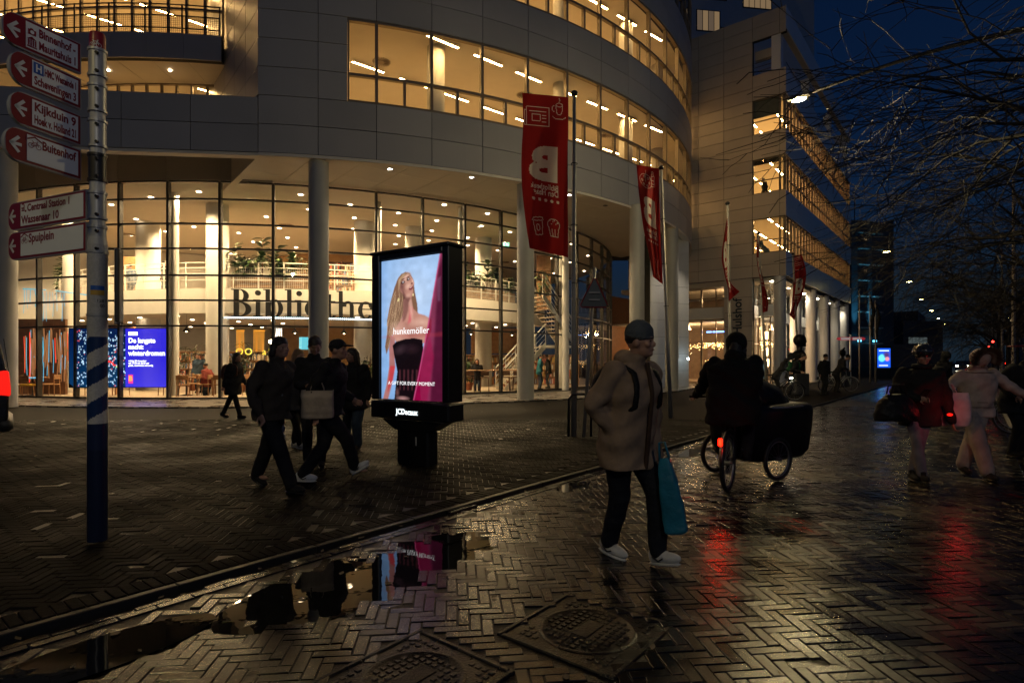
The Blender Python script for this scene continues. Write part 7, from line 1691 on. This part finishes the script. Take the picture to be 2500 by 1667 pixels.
def bicycle(label, loc_, yaw, fm=M_bframe, lamp=False, basket=False, steer=0.0, group='bicycles', r=.34):
    t = thing('bicycle', label, 'bicycle', loc_, yaw, group); V = Vector      # local +X = riding direction
    wheel(t, V((-.52, 0, r)), r, 0); wheel(t, V((.56, 0, r)), r, steer)
    def tb(nm, pts, rd, m=fm): b = MB(); b.tube(pts, rd, 8); return b.build(nm, m, t, True)
    bb = (-.06, 0, .30); hd = (.36, 0, .92); st_ = (-.22, 0, .86)
    tb('down_tube', [bb, (.33, 0, .72)], .022); tb('top_tube', [(-.17, 0, .66), (.1, 0, .60), (.34, 0, .78)], .018); tb('seat_tube', [bb, st_], .018); tb('head_tube', [(.41, 0, .66), hd, (.34, 0, 1.02)], .02)
    for sy in (-.05, .05): tb('chain_stay', [bb, (-.52, sy, r)], .011); tb('seat_stay', [(-.17, sy*.3, .70), (-.52, sy, r)], .009); tb('fork_blade', [(.41, sy*.6, .68), (.50, sy, .5), (.56, sy, r)], .012)
    tb('handlebar', [(.16, -.29, 1.04), (.28, -.27, 1.07), (.34, 0, 1.03), (.28, .27, 1.07), (.16, .29, 1.04)], .012, M_rim)
    for sy in (-.28, .28): tb('grip', [(.10, sy*1.03, 1.03), (.22, sy, 1.05)], .018, M_tyre)
    b = MB(); b.ell((-.24, 0, .92), (.14, .075, .035), 14, 8); b.ell((-.12, 0, .915), (.10, .03, .025), 12, 6); b.build('saddle', M_tyre, t, True)
    for cx in (-.52, .56): 
        b = MB(); b.tube([(cx+(r+.025)*math.cos(a), 0, r+(r+.025)*math.sin(a)) for a in [R(15+k*15) for k in range(11)]], .026, 6, True, .3); b.build('mudguard', fm, t, True)
    b = MB()
    for sy in (-.06, 0, .06): b.tube([(-.22, sy, .76), (-.82, sy, .76)], .007, 5)
    for sy in (-.07, .07): b.tube([(-.70, sy, .76), (-.52, sy, r)], .006, 5)
    b.build('rear_rack', fm, t); b = MB(); M = Matrix.Rotation(R(90), 3, 'X'); b.torus((-.06, -.05, .30), .09, .007, M, 24, 5); b.tube([(-.06, -.06, .30), (.06, -.09, .18)], .01, 6); b.tube([(-.06, .06, .30), (-.18, .09, .42)], .01, 6); b.build('crankset', M_rim, t)
    if lamp:
        b = MB(); b.ell((.46, 0, .82), .038, 12, 8); b.build('headlight', emat('bike_headlight', (1, .93, .7), 90), t, True)
    if basket:
        q = MB()
        for z in (.80, .87, .94, 1.01):
            q.bbox((.56, 0, z), (.30, .36, .03), .01)
        for sx in (-.13, 0, .13):
            for sy in (-.17, .17): q.bbox((.56+sx, sy, .9), (.03, .014, .26), .005)
        q.build('basket', mat('wicker', (.35, .2, .1), .8, var=.3), t)
    return t
bicycle('parked bicycle with a white rim strip at the right edge beside the kerb', SP(14.35, -1.12, .08), SANG+R(90)+.15, steer=.1)
bicycle('parked bicycle behind the one at the right edge', SP(15.1, -1.2, .08), SANG+R(90), mat('frame_blue', (.02, .06, .2), .3, coat=.3))
bicycle('parked bicycle with a wicker basket at the lower right edge', Vector((3.72, 2.60, .085)), math.atan2(.3, -.9), basket=True)
bicycle('bicycle with its headlight on below the narrow banner', gx(1898, 977, PLZ), math.atan2(-.45, .9), lamp=True, steer=.2)
bicycle('pale-framed bicycle standing in front of the second statue', gx(2045, 957, PLZ), math.atan2(-.15, 1), mat('frame_pale', (.4, .4, .38), .35, coat=.3))
for (lab, u, d, hd, kw) in (('cyclist in black astride the bicycle with its headlight on', 1893, 20.9, (.9, -.45), {'hat': 'hood'}), ('delivery rider with a green box on the back beside the statue', 1925, 22.2, (.8, -.5), {'straps': fabric('green_box', (.012, .07, .03), .6)}), ('cyclist in dark clothes on the pale-framed bicycle', 2040, 25.9, (1, -.1), {'hat': 'beanie', 'hatm': C_black})):
    walker(lab, u, d, hd, 1.72, None, coat=C_black, legs=C_black, hair='short', vox=.03, lean=.14, hands=((-.24, .45, 1.02), (.24, .45, 1.02)), **kw)
# ================================================================== CARGO TRIKE AND RIDER
M_box = mat('cargo_box_black', (.006, .006, .0065), .4, var=.2, bump=.15, bscale=12, spec=.25)
qr, ql, qb = gx(1777, 1200), gx(1747, 1153), gx(1899, 1174)
h1 = R(90-33); h2 = R(90-60)               # headings (plan angle from +X) of the rear frame and of the steered front box
tr = thing('cargo_trike', 'black cargo tricycle with a big rounded front box and a red rear light', 'cargo bike', (qr.x, qr.y, 0))
L0 = Vector((qr.x, qr.y, 0)); axm = (ql+qb)/2-L0; f2 = Vector((math.cos(h2), math.sin(h2), 0)); n2 = Vector((-f2.y, f2.x, 0)); f1 = Vector((math.cos(h1), math.sin(h1), 0)); n1 = Vector((-f1.y, f1.x, 0))
wheel(tr, Vector((0, 0, .33)), .33, h1, 28, w=.026); wheel(tr, Vector((ql.x-L0.x, ql.y-L0.y, .27)), .27, h2, 24, w=.026); wheel(tr, Vector((qb.x-L0.x, qb.y-L0.y, .27)), .27, h2, 24, w=.026)
q = MB(); c = axm+f2*.30; M = Matrix((f2, n2, UPZ)).transposed()
def bx(x, y, z): return c+M @ Vector((x, y, 0))+UPZ*z
vs = []; fs_ = []; prof = [(.22, .40, .26), (.25, .54, .33), (.33, .62, .37), (.62, .66, .40), (.84, .68, .41), (.90, .66, .40), (.93, .60, .36)]; n = 32
for (z, hx, hy) in prof:
    for k in range(n): a = 2*math.pi*k/n; e = .45; vs.append(bx(math.copysign(abs(math.cos(a))**e, math.cos(a))*hx, math.copysign(abs(math.sin(a))**e, math.sin(a))*hy, z))
for i in range(len(prof)-1):
    for k in range(n): fs_.append((i*n+k, i*n+(k+1) % n, (i+1)*n+(k+1) % n, (i+1)*n+k))
fs_.append(tuple(range(n))[::-1]); fs_.append(tuple((len(prof)-1)*n+k for k in range(n))); q.add(vs, fs_); bo = smooth_by_angle(q.build('cargo_box', M_box, tr), 50)
b = MB(); b.tube([bx(.70*math.cos(a), .42*math.sin(a), .90) for a in [2*math.pi*k/40 for k in range(41)]], .018, 6); b.build('box_rim', mat('alu_rim', (.3, .3, .3), .25, .8), bo, True)
q = MB(); limb(q, [bx(-.62, 0, 1.12), bx(-.35, 0, 1.02), bx(.1, 0, .93), bx(.5, 0, .86)], [.26, .30, .26, .10]); blob(q, .03, 'rain_cover', M_box, tr, 3, .01, 5)
def tb(nm, pts, rd, m=M_bframe): b = MB(); b.tube(pts, rd, 8); return b.build(nm, m, tr, True)
tb('main_tube', [f1*.45+UPZ*.36, axm-f2*.30+UPZ*.36], .028); tb('seat_tube', [f1*.42+UPZ*.33, f1*.22+UPZ*.88], .02); tb('axle', [ql-L0+UPZ*.27, qb-L0+UPZ*.27], .018)
for sy in (-.06, .06): tb('chain_stay', [f1*.45+UPZ*.34, n1*sy+UPZ*.33], .012); tb('seat_stay', [f1*.27+UPZ*.74, n1*sy+UPZ*.33], .010)
b = MB(); b.tube([f1*(.365*math.cos(a))+UPZ*(.33+.365*math.sin(a)) for a in [R(5+k*16) for k in range(12)]], .035, 6, True, .25); b.build('mudguard', M_bframe, tr, True)
b = MB(); b.ell(f1*.20+UPZ*.92, (.14, .10, .04), 14, 8, Matrix.Rotation(h1, 3, 'Z')); b.build('saddle', M_tyre, tr, True)
hb = axm-f2*.38+UPZ*1.02; tb('handlebar', [hb-n2*.36-f2*.12, hb-n2*.2, hb+n2*.2, hb+n2*.42-f2*.14], .014)
for sg in (-1, 1): tb('grip', [hb+n2*sg*.30-f2*.06, hb+n2*sg*.44-f2*.15], .02, M_tyre); tb('handlebar_post', [hb+n2*sg*.15, axm-f2*.30+n2*sg*.12+UPZ*.6], .014)
b = MB(); b.bbox(-f1*.36+UPZ*.60, (.03, .045, .085), .01, Matrix.Rotation(h1, 3, 'Z')); rl = b.build('rear_light', emat('tail_red', (1, .006, .001), 10), tr)
point_light('tail_glow', L0-f1*.42+UPZ*.6, 2.2, (1, .03, .01), .03)
tb('light_bracket', [-f1*.34+UPZ*.6, -f1*.12+UPZ*.74], .008)
b = MB()
for sg in (-1, 1): b.tube([f1*.42+n1*sg*.05+UPZ*.33, f1*(.42+sg*.12)+n1*sg*.09+UPZ*(.33-sg*.12)], .012, 6)
b.build('crankset', M_rim, tr)
# rider: long dark hair and a wide black coat, seen from behind
yr = yaw_to(f1.x, f1.y); Mi = Matrix.Rotation(-yr, 3, 'Z')
lh = Mi @ (hb+n2*.36-f2*.1-f1*.24); rh = Mi @ (hb-n2*.36-f2*.1-f1*.24)
root = L0+f1*.24; pd = Mi @ (f1*.22)
person('rider in a wide black coat with long hair on the cargo tricycle', root, yr, 1.78, ((-.12, .22, .12), (.12, .16, .30)), ((lh.x, lh.y, 1.04), (rh.x, rh.y, 1.04)), fabric('black_cloak', (.007, .007, .008), .9), C_black, None, 'hood', None, 'long', mat('black_hair', (.006, .005, .004), .45, bump=.6, bscale=120), 0, (.1, -.1), .05, .016, .74, 1.5, 1.2, True, drop=-.02, collar=True)
# ================================================================== VAN AT THE LEFT EDGE
van = thing('parked_van', 'dark van cut off at the left edge with a glowing red tail light', 'van', (-8.08, 9.0, PLZ), R(41.5))
M_van = mat('van_paint', (.012, .013, .016), .2, coat=.8, var=.05); M_vgl = mat('van_glass', (.01, .012, .015), .05)
side = [(0, .30), (.06, .34), (.09, .55), (.10, .95), (.07, 1.3), (-.02, 1.75), (-.12, 1.95), (-.5, 2.02), (-3.2, 2.0), (-3.9, 1.45), (-4.9, 1.15), (-5.0, .4), (-4.9, .28)]
b = MB(); b.prism(side, lambda x, y, h: Vector((x, h, y)), 1.9); o = b.build('body', M_van, van); md = o.modifiers.new('b', 'BEVEL'); md.width = .09; md.segments = 4; md.limit_method = 'ANGLE'; smooth_by_angle(o, 50)
b = MB(); b.prism([(.104, .88), (.106, 1.0), (.085, 1.28), (.02, 1.30), (-.06, 1.28), (-.06, .9)], lambda x, y, h: Vector((x+.012, h-.012, y)), .24); o = b.build('tail_light', emat('van_tail', (1, .012, .006), 1.0), van); md = o.modifiers.new('b', 'BEVEL'); md.width = .03; md.segments = 3
b = MB(); b.bbox((.05, .95, .42), (.20, 1.94, .22), .06); b.build('bumper', mat('van_bumper', (.015, .015, .016), .5), van, True)
b = MB(); b.slab((.098, .25, 1.15), Vector((-.07, 0, .65)), Vector((0, 1.4, 0)), Vector((.01, 0, 0))); b.build('rear_window', M_vgl, van)
for x in (-.9, -4.1):
    for y in (.1, 1.8): wheel(van, Vector((x, y, .32)), .32, 0, 10, w=.09)
# ================================================================== STATUES, BOARD, POLES AND SIGN FAR LEFT OF THE STREET
M_bronze = mat('dark_bronze', (.012, .011, .010), .45, .6, bump=.3, bscale=10)
def statue(label, u, v, H, yaw, k):
    base = gx(u, v, PLZ); t = thing('statue', label, 'statue', base, yaw); b = MB(); b.bbox((0, 0, .45), (.6, .55, .9), .03); b.build('pedestal', mat('statue_plinth', (.03, .03, .03), .6, bump=.3), t)
    q = MB(); s = H
    loft(q, [(Vector((-.02, 0, .9)), .17*s, .14*s), (Vector((-.03, 0, .9+.35*s)), .19*s, .15*s), (Vector((-.02, 0, .9+.62*s)), .22*s, .15*s), (Vector((0, 0, .9+.72*s)), .11*s, .1*s)])
    limb(q, [(0, 0, .9+.65*s), (.03*s, 0, .9+.86*s)], [.09*s, .085*s]); q.ell((.02*s, 0, .9+1.04*s), (.20*s, .165*s, .20*s), 16, 12); q.ell((.12*s, 0, .9+.95*s), (.10*s, .1*s, .11*s), 12, 8); q.ell((.22*s, 0, .9+1.0*s), (.045*s, .03*s, .04*s), 10, 8); q.ell((.19*s, 0, .9+.87*s), (.05*s, .05*s, .04*s), 10, 8)
    for sy in (-1, 1): limb(q, [(-.02, sy*.2*s, .9+.6*s), (-.03, sy*.24*s, .9+.35*s), (.04, sy*.2*s, .9+.08*s)], [.075*s, .06*s, .045*s])
    if k: limb(q, [(0, 0, .9+1.15*s), (.16*s, 0, .9+1.3*s)], [.08*s, .05*s])
    blob(q, .025, 'figure', M_bronze, t, 3)
statue('dark bronze statue with a large head on a plinth before the columns', 1951, 963, 1.36, .1, 0)
statue('smaller dark statue on a plinth farther along the columns', 2056, 944, .95, .2, 1)
bd = thing('display_board', 'lit pale teal display board on short legs near the columns', 'display board', gx(1853, 965, PLZ)); b = MB(); b.bbox((0, 0, 1.0), (.46, .08, .66), .02); b.build('case', M_black, bd)
b = MB(); b.box((0, -.045, 1.0), (.39, .008, .58)); b.build('display', emat('pale_teal', (.16, .26, .26), .35), bd); b = MB(); b.box((0, -.052, 1.2), (.14, .006, .07)); b.ell((0, -.05, .93), (.06, .004, .1), 10, 6); b.build('display_print', M_black, bd)
for sx in (-.18, .18): b = MB(); b.tube([(sx, 0, 0), (sx, 0, .68)], .02, 8); b.build('leg', M_black, bd)
for i, (u, tv) in enumerate(((2099, 704), (2125, 716), (2138, 733))):
    d = 36.0+i*.8; base = Vector(((u-CU)/F*d, d, PLZ)); tp_ = px(u-1, tv, d)-base; t = thing('bare_flag_pole', ['bare flag pole nearest the columns, without a banner', 'bare flag pole with a dark furled flag, middle of three', 'bare flag pole with a dark furled flag, farthest of three'][i], 'flag pole', base, 0, 'flag poles down the street')
    b = MB(); b.tube([(0, 0, 0), tp_], [.06, .04], 8); b.build('pole', M_mast, t, True)
    if i: q = MB(); limb(q, [tp_*.97, tp_*.8+Vector((.25, 0, 0)), tp_*.62+Vector((.05, 0, 0)), tp_*.5+Vector((.15, 0, 0))], [.05, .12, .1, .04]); o = blob(q, .04, 'furled_flag', C_black, t, 2, .02, 6)
sg_ = thing('direction_sign', 'small red and white double direction sign on a post down the street', 'direction sign', px(2076, 940, 33)); sg_.location.z = PLZ
b = MB(); b.tube([(0, 0, 0), (0, 0, 2.95)], .05, 10); b.build('post', M_swhite, sg_, True)
for sx in (-1, 1):
    b = MB(); b.prism([(sx*.05, 2.62), (sx*.72, 2.62), (sx*.85, 2.71), (sx*.72, 2.80), (sx*.05, 2.80)][::sx], lambda x, y, h: Vector((x, -.05-h, y)), .03); o = b.build('sign_blade', emat('lit_red_sign', (.45, .03, .04), .55), sg_)
    b = MB(); b.prism([(sx*.08, 2.65), (sx*.6, 2.65), (sx*.6, 2.77), (sx*.08, 2.77)][::sx], lambda x, y, h: Vector((x, -.085-h, y)), .004); b.build('white_face', emat('lit_white_sign', (.55, .5, .48), .45), o)
fa = thing('street_screen', 'far bright blue advertising screen on the pavement', 'screen', px(2158, 930, 42)); fa.location.z = PLZ
p2_ = Paint(26, 40, srgb(20, 70, 190)); p2_.ell(.35, .5, .25, .18, srgb(90, 210, 220), .3, .5); p2_.ell(.7, .35, .25, .2, srgb(60, 40, 90), 0, .8, .8); p2_.poly([(.1, .1), (.9, .1), (.9, .16), (.1, .16)], srgb(190, 220, 240)); p2_.poly([(.1, .86), (.8, .86), (.8, .92), (.1, .92)], srgb(160, 170, 255)); p2_.ell(.75, .55, .15, .1, srgb(200, 120, 120), 0, .8)
b = MB(); b.bbox((0, .1, 1.3), (1.15, .2, 2.4), .03); b.build('case', M_black, fa); obj('display', p2_.mesh('display', lambda x, y: Vector((-.48+x*.96, -.006, 2.35-y*1.42))), attr_mat('far_screen_light', 2.2), fa)
# ================================================================== CARS, SIGNALS AND LAMPS FAR DOWN THE STREET
def car(label, s_, p_, col, back=True):
    t = thing('car', label, 'car', SP(s_, p_, .004), SANG if back else SANG+math.pi, 'cars far down the carriageway'); cm_ = mat('car_paint_'+col, {'dark': (.02, .02, .025), 'grey': (.12, .12, .13), 'red': (.15, .01, .01)}[col], .25, coat=.6)
    sd = [(-2.1, .3), (-2.15, .75), (-1.95, .95), (-1.5, 1.42), (.2, 1.45), (.95, .98), (2.0, .85), (2.1, .3)]
    b = MB(); b.prism(sd, lambda x, y, h: Vector((x, h-.88, y)), 1.76); o = b.build('body', cm_, t); md = o.modifiers.new('b', 'BEVEL'); md.width = .06; md.segments = 2
    b = MB(); b.slab((-2.0, -.65, .98), Vector((.4, 0, .38)), Vector((0, 1.3, 0)), Vector((-.02, 0, .02))); b.build('rear_window', M_vgl, t)
    for x in (-1.3, 1.35):
        for y in (-.8, .8): b = MB(); b.lathe([(.3, -.1), (.31, -.06), (.31, .06), (.3, .1)], (x, y, .31), 18, Matrix.Rotation(R(90), 3, 'X')); b.build('wheel', M_tyre, t)
    for y in (-.68, .68): b = MB(); b.bbox((-2.16, y, .78), (.05, .3, .16), .015); b.build('tail_light', emat('car_tail', (1, .015, .005), 16), t); b = MB(); b.bbox((2.1, y, .68), (.05, .3, .14), .015); b.build('headlight', emat('car_head', (1, .92, .75), 30), t)
for i, (s_, p_, c, bk) in enumerate(((158, -6.7, 'dark', True), (168, -6.9, 'red', True), (205, -9.0, 'grey', False), (181, -6.8, 'grey', True), (240, -9.2, 'dark', False), (198, -6.9, 'dark', True), (110, 1.4, 'dark', False), (170, 1.0, 'grey', True))):
    car(['dark car with red tail lights nearest at the right edge', 'red car ahead of the nearest tail lights', 'grey car coming with white headlights at the right', 'grey car third in the queue of tail lights', 'dark car coming far behind the grey one', 'dark car at the head of the queue', 'dark car coming down the brick road far off', 'grey car far down the brick road'][i], s_, p_, c, bk)
for i, (s_, p_) in enumerate(((70, -1.3), (96, -1.4), (128, -1.2))):
    t = thing('traffic_signal', ['traffic signal showing red among the trees, nearest one', 'traffic signal showing red, second down the street', 'traffic signal showing amber, farthest'][i], 'traffic light', SP(s_, p_, .08), SANG); b = MB(); b.tube([(0, 0, 0), (0, 0, 3.2)], .06, 8); b.build('post', M_black, t); b = MB(); b.bbox((-.1, 0, 2.9), (.2, .3, .85), .03); b.build('housing', M_black, t)
    for k, (cl, on) in enumerate((((1, .03, .02), i < 2), ((1, .5, .05), i == 2), ((.05, 1, .3), False))): b = MB(); b.ell((-.21, 0, 3.17-k*.27), (.02, .1, .1), 12, 8); b.build('lens', emat('signal_%d' % k, cl, 12) if on else M_vgl, t)
for i in range(7):
    s_ = 92+i*17; t = thing('street_lamp', 'small far street lamp on the tramway side, '+ORD[i]+' in its row', 'street lamp', SP(s_, -4.6, 0), 0, 'far lamps on the tramway side'); b = MB(); b.tube([(0, 0, 0), (0, 0, 8.6)], [.1, .05], 6); b.build('mast', M_mast, t)
    b = MB(); b.bbox((-.3, 0, 8.6), (.8, .3, .12), .03); ho = b.build('head', M_mull_dk, t); b = MB(); b.box((-.3, 0, 8.52), (.6, .24, .03)); b.build('lens', emat('far_lens', (1, .75, .35), 60), ho)
# ================================================================== BARE STREET TREES
M_bark = mat('wet_bark', (.009, .007, .0055), .75, bump=.6, bscale=20)
def tree(label, s_, p_, H, seed, spread=1.0, lv=5):
    rg = random.Random(seed); t = thing('bare_tree', label, 'tree', SP(s_, p_, .05), rg.uniform(0, 6), 'bare trees along the tramway'); tr_ = MB(); tw_ = MB()
    def grow(p0, d, L, r, lev):
        n = 3; pts = [p0]; rr = [r]; d = d.normalized()
        for k in range(n):
            d = (d+Vector((rg.gauss(0, .16), rg.gauss(0, .16), rg.gauss(.02 if lev < 3 else -.05, .12)))).normalized(); pts.append(pts[-1]+d*L/n); rr.append(r*(1-.42*(k+1)/n))
        (tr_ if lev <= 1 else tw_).tube(pts, rr, 8 if lev < 2 else 5 if lev < 4 else 3, lev < 2)
        if lev >= lv: return
        nb = (4, 4, 4, 4, 3, 2)[lev]
        for k in range(nb):
            q = rg.uniform(.35, 1.0) if k < nb-1 else 1.0; i = min(int(q*n), n-1); f = q*n-i; c = pts[i].lerp(pts[i+1], f); a = rg.uniform(0, 6.28); o_ = d.orthogonal().normalized(); o_ = Matrix.Rotation(a, 3, d) @ o_; sp_ = rg.uniform(.45, 1.0)*(1.15 if lev < 2 else 1)*spread if k < nb-1 else .25
            nd = d+o_*sp_; 
            if lev >= 1: nd.z *= .75
            grow(c, nd, L*rg.uniform(.62, .82), max(rr[i]*rg.uniform(.5, .68), .0085), lev+1)
    tr_.tube([(0, 0, -.1), (0, 0, .3), (rg.gauss(0, .05), rg.gauss(0, .05), H*.32)], [.24, .19, .15], 12)
    for k in range(5): a = k*1.257+rg.uniform(-.3, .3); grow(Vector((0, 0, H*rg.uniform(.24, .32))), Vector((math.cos(a)*spread, math.sin(a)*spread, rg.uniform(.5, 1.3))), H*.30, .115, 1)
    grow(Vector((0, 0, H*.31)), Vector((0, 0, 1)), H*.28, .11, 1)
    tr_.build('trunk', M_bark, t, True); o = tw_.build('crown', M_bark, t); return t
TL = ['bare tree overhanging the upper right corner, nearest', 'second bare tree whose twigs hang over the street lamp arm', 'third bare tree beside the second lamp mast', 'fourth bare tree along the tramway', 'fifth bare tree along the tramway', 'sixth bare tree along the tramway', 'seventh bare tree along the tramway', 'eighth bare tree along the tramway', 'ninth bare tree along the tramway', 'tenth and farthest bare tree along the tramway']
for i, (s_, p_, H, lv) in enumerate(((12.6, -4.5, 11.5, 6), (21, -4.2, 12, 6), (30, -3.8, 12, 6), (38, -3.2, 11.5, 5), (48, -2, 12, 5), (58, -2, 11, 5), (70, -2, 12, 5), (84, -1.9, 11, 4), (100, -1.8, 11, 4), (120, -1.6, 11, 4))): tree(TL[i], s_, p_, H, 60+i, 1.15, lv)
bpy.data.scenes.remove(WORK)
